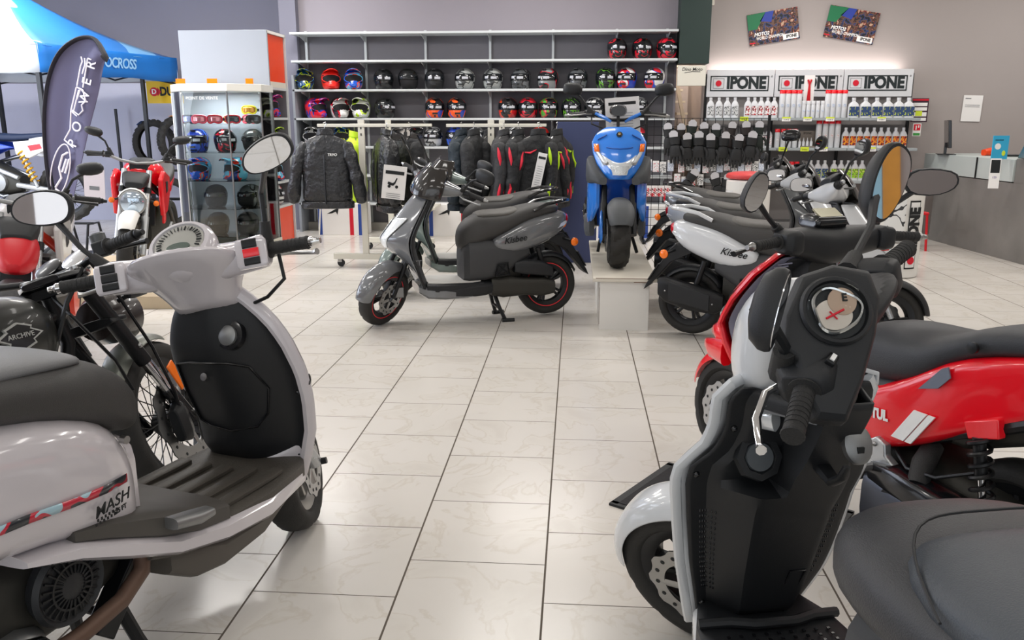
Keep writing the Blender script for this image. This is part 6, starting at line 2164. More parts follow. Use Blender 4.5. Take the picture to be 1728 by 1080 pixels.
def _switch(S, s):
    mb = MB()
    mb.M = S
    mb.hull([(s * .17, .98, 1.05, .045, -.465), (s * .19, .972, 1.06, .055, -.465), (s * .225, .975, 1.055, .052, -.468), (s * .245, .985, 1.045, .035, -.47)], 14, 5, 'y')
    mb.M = Matrix()
    return mb


front_scooter()


# ---------------------------------------------------------------- red sports scooter behind it
def sport_scooter():
    r = thing('scooter', 'red and white sports scooter with black seat, behind the nearest scooter', 'scooter', (.688, 3.40, 0), (0, 0, R(118)))
    S = steer_m(-1)
    Rr = .235
    wheel('front_wheel', r, S @ Matrix.Translation((0, 0, Rr)), Rr, .12, .165, 5, BLACKM, 'road', disc=1)
    wheel('rear_wheel', r, Matrix.Translation((-1.27, 0, Rr + .02)), Rr, .13, .165, 5, BLACKM, 'road')
    front_fender(r, S, RED, Rr, Rr, 15, 140, .075, lift=.04)
    for s in (-1, 1):
        obj('fork_leg', MB().tube([S @ Vector((-.20, s * .075, .62)), S @ Vector((0, s * .085, Rr))], .02, 10), SILVER, r)
    TAB = [(.40, -.24, -.25, .14), (.50, -.15, -.22, .19), (.60, -.07, -.18, .225), (.68, -.04, -.155, .235), (.78, -.10, -.21, .225), (.88, -.19, -.29, .205), (.95, -.27, -.35, .16)]
    P = shield(TAB, 16, 14, 1.6)
    ap = obj('front_apron', MB().grid(P), RED, r, solid=.012, sub=1, ang=60)
    P2 = shield([(z, xe - .03, xe - .016, w - .022) for z, xc, xe, w in TAB], 14, 12, 2.4)
    obj('apron_rim', MB().tube([Vector(p) + Vector((-.008, 0, 0)) for p in rim_of(P)], [(.020, .012)] * len(rim_of(P)), 8), RED, ap)
    obj('shield_lining', MB().grid(P2), mat('lilac_grey_lining', '8b8a9c', .4), r, solid=.006, sub=1)
    P3 = shield([(z, xe - .07, xe - .030, w - .055) for z, xc, xe, w in TAB], 14, 12, 2.4)
    obj('leg_shield', MB().grid(P3), BLACKP, r, solid=.006, sub=1)
    m = MB()
    for k in range(6):
        z = .86 + .012 * k
        xc, xe, w = interp(TAB, z)
        m.tube([(xe - .04, w - .025, z), (xe - .055, w - .075, z + .006)], .003, 5)
    obj('vent_slats', m, mat('lilac_slats', 'a5a4b8', .4), r)
    obj('white_flash', MB().grid([[(interp(TAB, z)[1] + .016 - .0 * k, (interp(TAB, z)[2] + .004) - .02 * k * (z - .80) / .12, z) for k in (0, 1)] for z in (.80, .84, .88, .92)]), INKW, ap)
    obj('beak', MB().hull([(-.12, .50, .60, .11), (.0, .52, .62, .12), (.10, .54, .60, .07), (.14, .56, .59, .02)], 16, 3), RED, r)
    for s in (-1, 1):
        obj('headlight', MB().hull([(-.09, .62, .74, .05, s * .11), (-.03, .62, .70, .045, s * .09), (.01, .63, .67, .02, s * .06)], 12, 3), LENS, r)
        obj('side_scoop', MB().hull([(-.17, .50, .60, .03, s * .20), (-.05, .50, .58, .03, s * .17), (.06, .51, .55, .015, s * .12)], 12, 3), RED, r)
    obj('floorboard', MB().hull([(-.27, .27, .33, .15), (-.40, .24, .335, .19), (-.62, .24, .335, .20), (-.76, .25, .34, .17)], 16, 6), BLACKP, r)
    for s in (-1, 1):
        obj('floor_panel', MB().hull([(-.30, .24, .345, .012, s * .17), (-.50, .20, .36, .016, s * .20), (-.70, .20, .375, .016, s * .205), (-.80, .26, .385, .012, s * .19), (-.86, .34, .38, .008, s * .185)], 12, 4), mat('silver_grey_paint', 'b4b5bc', .25, .2, coat=.4), r)
        obj('footplate', MB().hull([(-.62, .372, .384, .05, s * .15), (-.70, .376, .390, .055, s * .15), (-.80, .378, .388, .035, s * .15)], 12, 4), ALU, r)
        bk = MB().prism([(-.80, .40), (-.90, .47), (-.935, .455), (-.94, .42), (-.99, .39), (-.99, .365), (-.95, .355), (-.90, .36), (-.86, .365)], s * .165, s * .195, 'xz')
        b = obj('peg_bracket', bk, SILVER, r, bevel=.005)
        obj('foot_peg', MB().tube([(-.91, s * .19, .375), (-.91, s * .26, .38)], [.014, .012], 8), ALU, b)
        obj('bolt', MB().sphere((-.90, s * .197, .445), .008, 8, 6), STEEL, b)
    obj('underseat_cover', MB().hull([(-.66, .34, .58, .12), (-.72, .34, .62, .155), (-.85, .40, .66, .17), (-1.0, .48, .68, .165)], 18, 4), mat('graphite_plastic', '3b3d40', .5, bump=(700, .2)), r)
    tail = obj('tail_fairing', MB().hull([(-.70, .52, .575, .165), (-.78, .455, .60, .178), (-.87, .405, .625, .182), (-.98, .45, .69, .18), (-1.08, .505, .765, .172), (-1.2, .575, .80, .155), (-1.35, .65, .83, .125), (-1.5, .72, .845, .08), (-1.58, .77, .84, .03)], 24, 7.0), RED, r, sub=1, ang=60)
    txt('MOTUL', .044, INKW, tail, frame((-.868, .1845, .535), (-1, 0, .09), (0, 0, 1)), bold=.05, sx=.78)
    for k, (x, w) in enumerate(((-.945, .045), (-.995, .022))):
        obj('white_stripe', MB().prism([(x, .485), (x - w, .485), (x - w - .07, .59), (x - .07, .59)], .178, .1838, 'xz'), INKW, tail)
    for s in (-1, 1):
        obj('side_window', MB().prism([(-1.015, .655), (-1.08, .675), (-1.115, .715), (-1.105, .745), (-1.085, .735)], s * .1715, s * .1765, 'xz'), mat('grey_inset', '6e7684', .3), tail)
        obj('red_bracket', MB().prism([(-1.16, .60), (-1.26, .64), (-1.27, .585), (-1.18, .555)], s * .13, s * .16, 'xz'), RED, tail, bevel=.004)
    obj('seat', MB().hull([(-.645, .60, .69, .06), (-.665, .585, .745, .11), (-.72, .585, .785, .15), (-.82, .605, .80, .175), (-.92, .625, .798, .182), (-1.0, .655, .80, .18), (-1.06, .71, .825, .17), (-1.15, .775, .865, .155), (-1.28, .80, .885, .135), (-1.42, .83, .90, .10), (-1.5, .85, .89, .05)], 22, 3.0), mat('charcoal_seat', '323438', .5, bump=(420, .3)), r, sub=1, ang=70)
    obj('seat_bolt', MB().lathe([(.016, .165), (.016, .175), (.006, .177)], 16, Matrix.Translation((-1.165, -.004, .815))), BLACKM, r)
    # engine, exhaust, twin shocks
    obj('engine', MB().hull([(-.80, .22, .42, .10), (-.95, .20, .46, .13), (-1.15, .20, .42, .12), (-1.3, .22, .36, .09)], 16, 3), DARKM, r)
    obj('transmission_case', MB().hull([(-.86, .17, .34, .05, .14), (-1.0, .16, .345, .06, .155), (-1.2, .17, .32, .06, .155), (-1.34, .20, .30, .045, .15)], 16, 4), mat('blued_casting', '4a4d55', .32, .6), r)
    obj('belt_cover', MB().hull([(-.90, .33, .39, .045, .17), (-1.0, .32, .405, .055, .18), (-1.2, .30, .38, .055, .18), (-1.3, .29, .34, .035, .17)], 14, 5), BLACKG, r)
    obj('intake_hose', MB().tube([(-.86, .12, .34), (-.93, .16, .30), (-1.02, .18, .33)], [.035, .04, .035], 12).tube([(-1.03, .10, .47), (-1.05, .16, .43), (-1.07, .20, .38)], [.03, .034, .03], 12), GRIP, r)
    obj('hose_clamp', MB().lathe([(.042, -.008), (.042, .008)], 16, frame((-.93, .16, .30), (1, 0, 0), (-.5, .8, 0))), STEEL, r)
    obj('brake_cable', MB().tube([(-.93, .15, .44), (-1.02, .19, .41), (-1.12, .19, .42), (-1.22, .16, .47)], .006, 6), BLACKM, r)
    for s in (-1, 1):
        a, b = Vector((-1.21, s * .155, .57)), Vector((-1.27, s * .155, .27))
        m = MB()
        spring(m, a, b.lerp(a, .15), .028, 8, .0065)
        sp_ = obj('shock_absorber', m, BLACKM, r)
        obj('damper_rod', MB().tube([a, b], [.011, .011], 10), CHROME, sp_)
        obj('damper_body', MB().tube([a, a.lerp(b, .35)], .018, 10), BLACKM, sp_)
    obj('rear_frame', MB().tube([(-.95, .12, .46), (-1.2, .13, .58), (-1.45, .10, .70)], .018, 8).tube([(-.95, -.12, .46), (-1.2, -.13, .58), (-1.45, -.10, .70)], .018, 8), BLACKM, r)
    obj('rear_subframe', MB().hull([(-.98, .50, .57, .13), (-1.15, .50, .60, .14), (-1.35, .58, .68, .10)], 14, 4), DARKM, r)
    muffler(r, [(-.98, .22, .32, .035, -.145), (-1.03, .19, .345, .05, -.15), (-1.25, .22, .39, .052, -.16), (-1.42, .27, .42, .048, -.16), (-1.46, .31, .41, .03, -.16)], -1)
    obj('mudguard', MB().prism([(-1.38, .70), (-1.48, .62), (-1.60, .42), (-1.57, .41), (-1.44, .58), (-1.35, .66)], -.06, .06, 'xz'), BLACKP, r)
    obj('tail_light', MB().hull([(-1.53, .76, .83, .06), (-1.59, .77, .82, .05)], 12, 3), REDL, r)
    m = MB()
    m.tube([(-.86, .04, .20), (-.88, .09, .10), (-.90, .13, .012)], .014, 8)
    m.tube([(-.86, -.04, .20), (-.88, -.09, .10), (-.90, -.13, .012)], .014, 8)
    obj('center_stand', m, BLACKM, r)
    # bars
    obj('handlebar_cover', _steered(MB(), S, [(-.24, .99, 1.045, .03, -.46), (-.21, .97, 1.06, .05, -.455), (-.12, .955, 1.06, .06, -.44), (-.06, .93, 1.06, .09, -.42), (0, .92, 1.055, .10, -.41), (.06, .93, 1.06, .09, -.42), (.12, .955, 1.06, .06, -.44), (.21, .97, 1.06, .05, -.455), (.24, .99, 1.045, .03, -.46)]), BLACKP, r, sub=1, ang=60)
    obj('steering_cover', MB().hull([(-.42, .78, .95, .07), (-.36, .76, .97, .09), (-.28, .76, .95, .09)], 14, 3), BLACKP, r)
    ip = obj('instrument_pod', _steered(MB(), S, [(-.07, 1.05, 1.085, .045, -.40), (-.06, 1.045, 1.10, .055, -.40), (.06, 1.045, 1.10, .055, -.40), (.07, 1.05, 1.085, .045, -.40)]), BLACKG, r, bevel=.003)
    F = S @ frame((-.42, 0, 1.104), (0, -1, 0), (.85, 0, .5))
    d = obj('display', MB().box((0, 0, 0), (.10, .05, .006)), mat('lcd_amber_grey', '8f8a70', .2, .3), ip)
    d.data.transform(F)
    for s in (-1, 1):
        sp_ = .5
        obj('switchgear', _switch(S, s), BLACKP, r, bevel=.003)
        grip(r, S, (-.465, s * .245, 1.018), (-.49, s * .365, 1.012), .0175, STEEL, ([(-.41, s * .20, 1.0), (-.385, s * .25, .995), (-.40, s * .33, .985), (-.43, s * .40, .98)], BLACKM if s > 0 else STEEL))
    b = obj('kill_switch', MB().box((0, 0, 0), (.03, .02, .018)), RED, r, bevel=.004)
    b.data.transform(S @ frame((-.47, -.235, .975), (0, -1, 0), (0, 0, 1)))
    mirror(r, S, (-.42, .20, 1.04), (-.43, .27, 1.10), (-.47, .355, 1.185), (-.2, -.95, .0), (-.05, 0, 1), rot2(sc(HEXM, .72), 70), .055, .009, smooth=1)
    mirror(r, S, (-.42, -.20, 1.04), (-.42, -.30, 1.12), (-.47, -.425, 1.205), (-.45, -.89, .03), (-.02, .03, 1), sc(HEXM, 1.0), .045, .009, smooth=1)
    return r


sport_scooter()


# ---------------------------------------------------------------- blue scooter on the podium
BLUEP = mat('blue_gloss_paint', '2f7fe0', .18, 0, coat=.7)
GREYPL = mat('mid_grey_plastic', '4c4f52', .5, bump=(700, .2))


def blue_scooter():
    r = thing('scooter', 'blue scooter standing on the white podium, facing the viewer', 'scooter', (.318, 6.139, .371), (0, 0, R(271)))
    S = steer_m(1)
    Rr = .24
    wheel('front_wheel', r, S @ Matrix.Translation((0, 0, Rr)), Rr, .145, .155, 5, BLACKM, 'block', disc=-1)
    wheel('rear_wheel', r, Matrix.Translation((-1.25, 0, Rr)), Rr, .145, .155, 5, BLACKM, 'block')
    front_fender(r, S, GREYPL, Rr, Rr, 22, 130, .10, lift=.035, skirt=.05)
    for s in (-1, 1):
        fk = MB()
        fk.tube([S @ Vector((-.24, s * .10, .70)), S @ Vector((-.12, s * .105, .46))], .022, 10)
        fk.tube([S @ Vector((-.12, s * .105, .46)), S @ Vector((0, s * .105, Rr))], .028, 12)
        obj('fork_leg', fk, BLACKM, r)
    obj('fork_guard', MB().hull([(-.05, .20, .42, .012, -.125), (.02, .18, .36, .014, -.128), (.05, .20, .30, .008, -.126)], 10, 3), BLUEP, r)
    # nose: z, centre x, edge x, half width
    T = [(.635, -.045, -.075, .075), (.67, -.03, -.10, .12), (.74, -.045, -.15, .165), (.82, -.085, -.185, .195), (.90, -.14, -.215, .205), (.96, -.195, -.245, .175), (1.0, -.245, -.275, .12), (1.015, -.275, -.29, .08)]
    P = shield(T, 20, 18, 2.0)
    ns = obj('nose_panel', MB().grid(P), BLUEP, r, solid=.008, sub=1, ang=60)

    def on(u, z, o=.006):
        xc, xe, w = interp(T, z)
        return Vector((xe + (xc - xe) * (1 - u * u) + o, u * w, z))
    hl = [[on(u * (.55 + 1.3 * max(0, (z - .66))), z - .0 + .06 * u * u, .008) for u in [k / 6 - 1 for k in range(13)]] for z in (.668, .69, .72, .745, .76)]
    obj('headlight', MB().grid(hl), LENS, r, solid=.008, sub=1)
    obj('headlight_bowl', MB().grid([[on(u * .42, z, .018) for u in [k / 4 - 1 for k in range(9)]] for z in (.672, .70, .735)]), mat('frosted_lens', 'cfd3d4', .15, .4, coat=.5, bump=(90, .8)), r)
    for s in (-1, 1):
        obj('headlight', MB().grid([[on(s * (a + b * t), .74 + .125 * t, .010) for a, b in ((.50, .34), (.60, .30), (.72, .22))] for t in (0, .25, .5, .75, 1)]), LENS, r, solid=.008)
        obj('turn_signal', MB().grid([[on(s * (a + b * t), .835 + .055 * t, .014) for a, b in ((.74, .02), (.84, .02), (.92, .0))] for t in (0, .5, 1)]), ORANGE, r, solid=.006)
        obj('lamp_bolt', MB().sphere(on(s * .55, .755, .012), .013, 10, 6), STEEL, r)
        obj('chin_guard', MB().hull([(-.30, .62, .80, .03, s * .20), (-.20, .60, .80, .035, s * .205), (-.12, .61, .72, .04, s * .17), (-.06, .60, .655, .03, s * .12)], 14, 3.5), GREYPL, r)
        obj('side_panel', MB().hull([(-.62, .36, .52, .012, s * .19), (-.45, .30, .60, .016, s * .205), (-.30, .29, .66, .02, s * .205), (-.20, .33, .66, .02, s * .185), (-.14, .42, .62, .012, s * .15)], 14, 4), BLUEP, r)
        m = MB()
        for k in range(4):
            m.tube([on(s * (.52 + .07 * k), .955 - .008 * k, .008), on(s * (.60 + .07 * k), .94 - .008 * k, .008)], .004, 5)
        obj('nose_decal', m, mat('navy_decal', '1a3f86', .4), ns)
        obj('floor_panel', MB().hull([(-.25, .20, .34, .02, s * .185), (-.40, .18, .33, .025, s * .21), (-.70, .18, .33, .025, s * .21)], 12, 4), GREYPL, r)
    obj('emblem', MB().lathe([(.024, -.002), (.024, .006), (.018, .009), (.001, .010)], 6, frame(on(0, .955, .006), (0, 1, 0), (-.5, 0, .86)) @ Matrix.Rotation(R(90), 4, 'X')), BLACKG, ns)
    obj('emblem_crest', MB().lathe([(.012, .008), (.012, .014), (.001, .015)], 5, frame(on(0, .955, .006), (0, 1, 0), (-.5, 0, .86)) @ Matrix.Rotation(R(90), 4, 'X')), mat('crest_gold', 'b39a70', .3, .7), ns)
    obj('nose_crease', MB().tube([on(u, .855 + .045 * u * u, .004) for u in (-.48, -.3, 0, .3, .48)], .005, 6), mat('deep_blue', '1f5bb0', .3), ns)
    obj('inner_apron', MB().grid(shield([(.28, -.30, -.30, .14), (.45, -.26, -.27, .16), (.60, -.16, -.2, .15), (.68, -.10, -.16, .12)], 8, 10, 2)), mat('deep_blue_panel', '1d50b4', .25, coat=.5), r, solid=.008)
    obj('leg_shield', MB().grid(shield([(.30, -.36, -.33, .17), (.55, -.33, -.30, .19), (.80, -.34, -.28, .19), (.98, -.38, -.33, .14)], 10, 10, 2)), BLACKP, r, solid=.008)
    obj('floorboard', MB().hull([(-.34, .27, .33, .17), (-.45, .25, .33, .20), (-.72, .25, .33, .19)], 14, 6), BLACKP, r)
    obj('underseat_cover', MB().hull([(-.66, .33, .60, .13), (-.72, .33, .66, .17), (-1.0, .42, .68, .18)], 16, 4), BLACKP, r)
    obj('tail_fairing', MB().hull([(-.85, .50, .66, .18), (-1.0, .48, .74, .19), (-1.25, .58, .80, .15), (-1.45, .70, .82, .08)], 16, 3.4), BLUEP, r, sub=1)
    obj('seat', MB().hull([(-.64, .62, .74, .09), (-.72, .64, .79, .15), (-.9, .68, .79, .17), (-1.05, .72, .83, .15), (-1.3, .78, .86, .11), (-1.42, .81, .85, .05)], 18, 2.6), SEATV, r, sub=1)
    obj('engine', MB().hull([(-.80, .22, .40, .10), (-1.0, .20, .44, .12), (-1.25, .20, .36, .10)], 14, 3), DARKM, r)
    muffler(r, [(-.98, .22, .32, .035, -.15), (-1.03, .19, .345, .05, -.16), (-1.2, .20, .385, .052, -.165), (-1.36, .245, .42, .048, -.165)], -1)
    obj('exhaust_bend', MB().tube([(-.75, -.10, .30), (-.80, -.17, .18), (-.95, -.19, .20)], .022, 8), CHROME, r)
    obj('side_stand', MB().tube([(-.62, .12, .24), (-.66, .17, .10), (-.68, .20, .012)], .014, 8), BLACKM, r)
    obj('center_stand', MB().tube([(-.68, -.05, .24), (-.70, -.10, .10), (-.70, -.115, .012)], .013, 8), BLACKM, r)
    # open bars with hoses
    m = MB()
    m.tube([S @ Vector(p) for p in ((-.50, -.37, 1.095), (-.46, -.22, 1.11), (-.42, -.12, 1.08), (-.40, -.05, 1.06), (-.40, .05, 1.06), (-.42, .12, 1.08), (-.46, .22, 1.11), (-.50, .37, 1.09))], .012, 10)
    obj('handlebar', m, BLACKM, r)
    for s in (-1, 1):
        grip(r, S, (-.475, s * .24, 1.108), (-.505, s * .365, 1.095), .0165, STEEL, ([(-.42, s * .20, 1.10), (-.39, s * .26, 1.10), (-.41, s * .35, 1.09), (-.43, s * .385, 1.09)], STEEL))
        obj('switchgear', MB().tube([S @ Vector((-.455, s * .175, 1.105)), S @ Vector((-.47, s * .235, 1.11))], .027, 10), BLACKP, r)
        mirror(r, S, (-.45, s * .20, 1.12), (-.46, s * .28, 1.22), (-.47, s * .345, 1.285), (.15, s * -.98 if s > 0 else .98 * 1, .1) if False else (0, -1, -.1 * s), (.1, 0, 1), sc(OVAL, .95), .055, .008)
        obj('blue_bar_brace', MB().tube([S @ Vector((-.40, s * .05, 1.05)), S @ Vector((-.41, s * .10, 1.075)), S @ Vector((-.44, s * .17, 1.105))], .014, 8), BLUEP, r)
        obj('brake_hose', MB().tube([S @ Vector((-.43, s * .20, 1.10)), S @ Vector((-.36, s * .20, 1.03)), S @ Vector((-.31, s * .10, .99)), S @ Vector((-.30, s * .05, .95))], .006, 6), BLACKM, r)
    obj('instrument_pod', MB().hull([(-.43, 1.095, 1.17, .06), (-.40, 1.085, 1.175, .066), (-.37, 1.09, 1.165, .055)], 18, 2.4), mat('pod_black', '1c1a1a', .25, coat=.4), r)
    obj('pod_stem', MB().tube([(-.40, 0, 1.10), (-.36, 0, .97)], .012, 8), BLACKM, r)
    return r


blue_scooter()
o = card(.34, 6.66, 1.60, .26, .34, (R(-6), R(-4), 0), 'cream information card standing behind the blue scooter dial', 'text')
o = obj('display_board', MB().box((0, 0, .5), (.42, .03, 1.0)), mat('navy_board', '3c4468', .5), bevel=.003)
o.location = (at(935, 300, 8.6).x + .23, 8.62, .55)
tag(o, 'navy display board standing behind the blue scooter, left of it', 'board')
o.location.z = 0
o.data.transform(Matrix.Diagonal((1, 1, 1.42, 1)))

# ---------------------------------------------------------------- black roadster, far left behind the white retro scooter
MATB = mat('satin_black_paint', '222320', .38, .1, coat=.25)


def roadster():
    r = thing('motorcycle', 'satin black roadster with round tank behind the white retro scooter', 'motorcycle', (-1.47, 2.88, 0), (R(-10), 0, R(70)))
    Rr = .315
    S = steer_m(22, Rr, 26, -.03)
    wheel('front_wheel', r, S @ Matrix.Translation((0, 0, Rr)), Rr, .115, .235, 0, BLACKM, 'road', disc=-1, wire=36, hub=.045)
    wheel('rear_wheel', r, Matrix.Translation((-1.36, 0, Rr)), Rr, .13, .225, 0, BLACKM, 'road', wire=36, hub=.05)
    front_fender(r, S, mat('satin_grey_fender', '7d8078', .35, .3), Rr, Rr, 70, 165, .07, lift=.03, skirt=.035)
    for s in (-1, 1):
        f = obj('fork_leg', MB().tube([S @ Vector((-.35, s * .095, .90)), S @ Vector((-.155, s * .095, .56))], .027, 14), BLACKM, r)
        obj('fork_tube', MB().tube([S @ Vector((-.155, s * .095, .57)), S @ Vector((-.075, s * .095, .43))], .021, 14), CHROME, f)
        obj('fork_slider', MB().tube([S @ Vector((-.08, s * .095, .44)), S @ Vector((0, s * .095, Rr - .02))], [.026, .03], 14), BLACKG, f)
        obj('fork_bolt', MB().sphere(S @ Vector((-.19, s * .12, .62)), .010, 8, 6), STEEL, f)
        obj('reflector', MB().box((0, 0, 0), (.05, .008, .11)), ORANGE, f, bevel=.003).data.transform(S @ Matrix.Translation((-.045, s * .128, .475)) @ Matrix.Rotation(R(-24), 4, 'Y'))
    obj('brake_caliper', MB().hull([(-.12, .24, .36, .02, -.10), (-.08, .23, .39, .028, -.105), (-.04, .25, .37, .02, -.10)], 12, 4) if True else None, BLACKM, r, bevel=.004).data.transform(S)
    obj('brake_hose', MB().tube([S @ Vector(p) for p in ((-.36, -.16, .94), (-.25, -.15, .80), (-.15, -.14, .60), (-.10, -.13, .42), (-.09, -.12, .36))], .006, 6), BLACKM, r)
    obj('axle_bolt', MB().tube([S @ Vector((0, -.15, Rr)), S @ Vector((0, -.10, Rr))], .014, 8), STEEL, r)
    for z in (.88, .73):
        obj('triple_clamp', MB().hull([(-.05 - .46 * (z - Rr) - .05, z - .018, z + .018, .12), (-.02 - .46 * (z - Rr), z - .018, z + .018, .13), (.02 - .46 * (z - Rr), z - .018, z + .018, .06)], 12, 3) if True else None, BLACKM, r, bevel=.003).data.transform(S)
    D = S @ frame((-.10, 0, .745), (0, -1, 0), (.1, 0, 1)) @ Matrix.Rotation(R(90), 4, 'X')
    D = S @ Matrix.Translation((-.12, 0, .75)) @ Matrix.Rotation(R(-90), 4, 'Z')
    hl = obj('headlight', MB().lathe([(.03, -.09), (.07, -.08), (.092, -.03), (.098, .05), (.098, .075), (.088, .078)], 30, D), mat('maroon_black_shell', '2b2220', .28, coat=.5), r)
    obj('headlight_glass', MB().lathe([(.088, .076), (.06, .088), (.001, .094)], 28, D), LENS, hl)
    for s in (-1, 1):
        ti = obj('turn_signal', MB().hull([(-.03, -.014, .014, .012), (0, -.02, .02, .018), (.045, -.02, .02, .018), (.06, -.014, .014, .012)], 12, 2.5), BLACKP, r)
        T = S @ frame((-.17, s * .16, .80), (.75, -.2 * -s, .05), (0, 0, 1))
        ti.data.transform(T)
        ln = obj('signal_lens', MB().hull([(.058, -.016, .016, .015), (.066, -.014, .014, .012), (.07, -.008, .008, .007)], 12, 2.5), REDL, ti)
        ln.data.transform(T)
        st = obj('signal_stalk', MB().tube([S @ Vector((-.20, s * .11, .79)), S @ Vector((-.19, s * .155, .80))], .009, 8), BLACKM, ti)
    # tank and frame
    tk = obj('fuel_tank', MB().hull([(-.40, .70, .80, .05), (-.42, .66, .86, .10), (-.50, .645, .90, .145), (-.62, .64, .905, .165), (-.75, .65, .885, .16), (-.86, .66, .84, .13), (-.92, .68, .80, .07)], 22, 2.6), MATB, r, sub=1, ang=75)
    obj('filler_cap', MB().lathe([(.045, -.01), (.045, .008), (.03, .014), (.001, .015)], 24, Matrix.Translation((-.60, 0, .905)) @ Matrix.Rotation(R(90), 4, 'X')), CHROME, tk)
    B = frame((-.60, -.1675, .775), (1, 0, 0), (0, .12, 1))
    bd = MB()
    for sc_, dz, k in ((1.0, 0, 0), (.86, .0012, 1)):
        bd.k = k
        ol = [(-.075 * sc_, 0), (-.04 * sc_, .018 * sc_), (-.045 * sc_, .026 * sc_), (0, .042 * sc_), (.045 * sc_, .026 * sc_), (.04 * sc_, .018 * sc_), (.075 * sc_, 0), (.04 * sc_, -.018 * sc_), (.045 * sc_, -.03 * sc_), (0, -.046 * sc_), (-.045 * sc_, -.03 * sc_), (-.04 * sc_, -.018 * sc_)]
        bd.loft([[B @ Vector((x, y, z + dz)) for x, y in ol] for z in (-.012, .004)])
    obj('tank_badge', bd, [mat('badge_silver', 'b9bab6', .4, .3), BLACKG], tk)
    txt('ARCHIVE', .021, mat('badge_silver', 'b9bab6', .4, .3), tk, B @ Matrix.Translation((0, 0, .0065)), bold=.01, sx=1.0)
    obj('frame', MB().tube([(-.36, 0, .86), (-.33, 0, .70), (-.42, 0, .42), (-.60, 0, .24), (-.95, 0, .24)], .024, 10).tube([(-.36, 0, .80), (-.70, 0, .66), (-1.0, 0, .64), (-1.1, 0, .40)], .022, 10), BLACKM, r)
    obj('engine', MB().hull([(-.47, .30, .50, .09), (-.55, .25, .62, .13), (-.75, .24, .62, .15), (-.95, .26, .48, .14), (-1.02, .30, .42, .10)], 18, 3), DARKM, r)
    m = MB()
    for k in range(7):
        m.box((-.60, 0, .50 + .02 * k), (.17, .19, .006))
    obj('cylinder_fins', m, BLACKM, r)
    for s in (-1, 1):
        obj('engine_cover', MB().lathe([(.10, s * .14), (.095, s * .165), (.05, s * .172), (.001, s * .173)], 26, Matrix.Translation((-.82, 0, .36))), ALU, r)
    obj('throttle_body', MB().lathe([(.03, -.10), (.03, -.04), (.001, -.03)], 14, Matrix.Translation((-.52, -.06, .62))), ALU, r)
    obj('seat', MB().hull([(-.88, .70, .80, .08), (-.95, .72, .82, .12), (-1.15, .75, .83, .13), (-1.40, .78, .86, .11), (-1.48, .80, .85, .05)], 16, 3), SEATV, r, sub=1)
    obj('exhaust', MB().tube([(-.50, -.05, .48), (-.42, -.09, .36), (-.52, -.14, .24), (-.80, -.16, .22), (-1.10, -.17, .26)], .02, 10).tube([(-1.08, -.17, .26), (-1.15, -.175, .28), (-1.5, -.18, .34)], [.03, .045, .045], 14), BLACKM, r)
    obj('swingarm', MB().tube([(-.95, .12, .34), (-1.36, .12, .315)], .025, 8).tube([(-.95, -.12, .34), (-1.36, -.12, .315)], .025, 8), BLACKM, r)
    obj('shock_absorber', MB().tube([(-1.15, .13, .66), (-1.3, .13, .34)], .028, 10).tube([(-1.15, -.13, .66), (-1.3, -.13, .34)], .028, 10), BLACKM, r)
    obj('side_stand', MB().tube([(-.78, .12, .25), (-.76, .22, .0)], .014, 8), BLACKM, r)
    # bars and clocks
    obj('handlebar', MB().tube([S @ Vector(p) for p in ((-.40, .36, .955), (-.35, .22, .955), (-.31, .10, .93), (-.305, 0, .925), (-.31, -.10, .93), (-.35, -.22, .955), (-.40, -.36, .955))], .012, 10), BLACKM, r)
    obj('top_clamp', MB().hull([(-.40, .90, .925, .07), (-.34, .895, .93, .13), (-.27, .895, .925, .10)], 14, 4), BLACKG, r, bevel=.003).data.transform(S)
    for s in (-1, 1):
        obj('clamp_bolt', MB().lathe([(.02, .92), (.02, .935), (.012, .938)], 12, Matrix.Translation((-.335, s * .095, 0)) @ Matrix.Rotation(R(90), 4, 'X')), STEEL, r).data.transform(S)
    for i, (y, rr) in enumerate(((.055, .045), (-.05, .045))):
        D = S @ frame((-.25, y, .965), (0, -1, 0), (.8, 0, .6)) @ Matrix.Rotation(R(90), 4, 'X')
        g = obj('gauge', MB().lathe([(rr * .7, -.05), (rr, -.035), (rr * 1.05, .004), (rr * .95, .006)], 26, D), CHROME if i else BLACKG, r)
        obj('gauge_face', MB().lathe([(rr * .96, .003), (rr * .9, .005), (.001, .006)], 24, D), DIAL if i else BLACKG, g)
    for s in (-1, 1):
        grip(r, S, (-.365, s * .245, .955), (-.405, s * .37, .955), .0175, BLACKM, ([(-.32, s * .20, .95), (-.30, s * .26, .945), (-.33, s * .36, .935)], BLACKM))
        obj('switchgear', MB().box((0, 0, 0), (.05, .045, .05)), BLACKP, r, bevel=.006).data.transform(S @ Matrix.Translation((-.355, s * .215, .955)) @ Matrix.Rotation(R(-16 * s), 4, 'Z'))
    obj('master_cylinder', MB().lathe([(.024, 0), (.026, .045), (.02, .05)], 14, S @ Matrix.Translation((-.31, -.19, .965)) @ Matrix.Rotation(R(90), 4, 'X')), mat('smoke_reservoir', '55585a', .3), r)
    obj('wiring', MB().tube([S @ Vector((-.34, -.12, .92)), (-.38, -.11, .84), (-.42, -.10, .76), (-.44, -.07, .68)], .008, 6).tube([(-.36, -.02, .86), (-.40, -.14, .80), (-.36, -.16, .72), (-.28, -.14, .62), (-.22, -.12, .50)], .006, 6), BLACKM, r)
    return r


roadster()


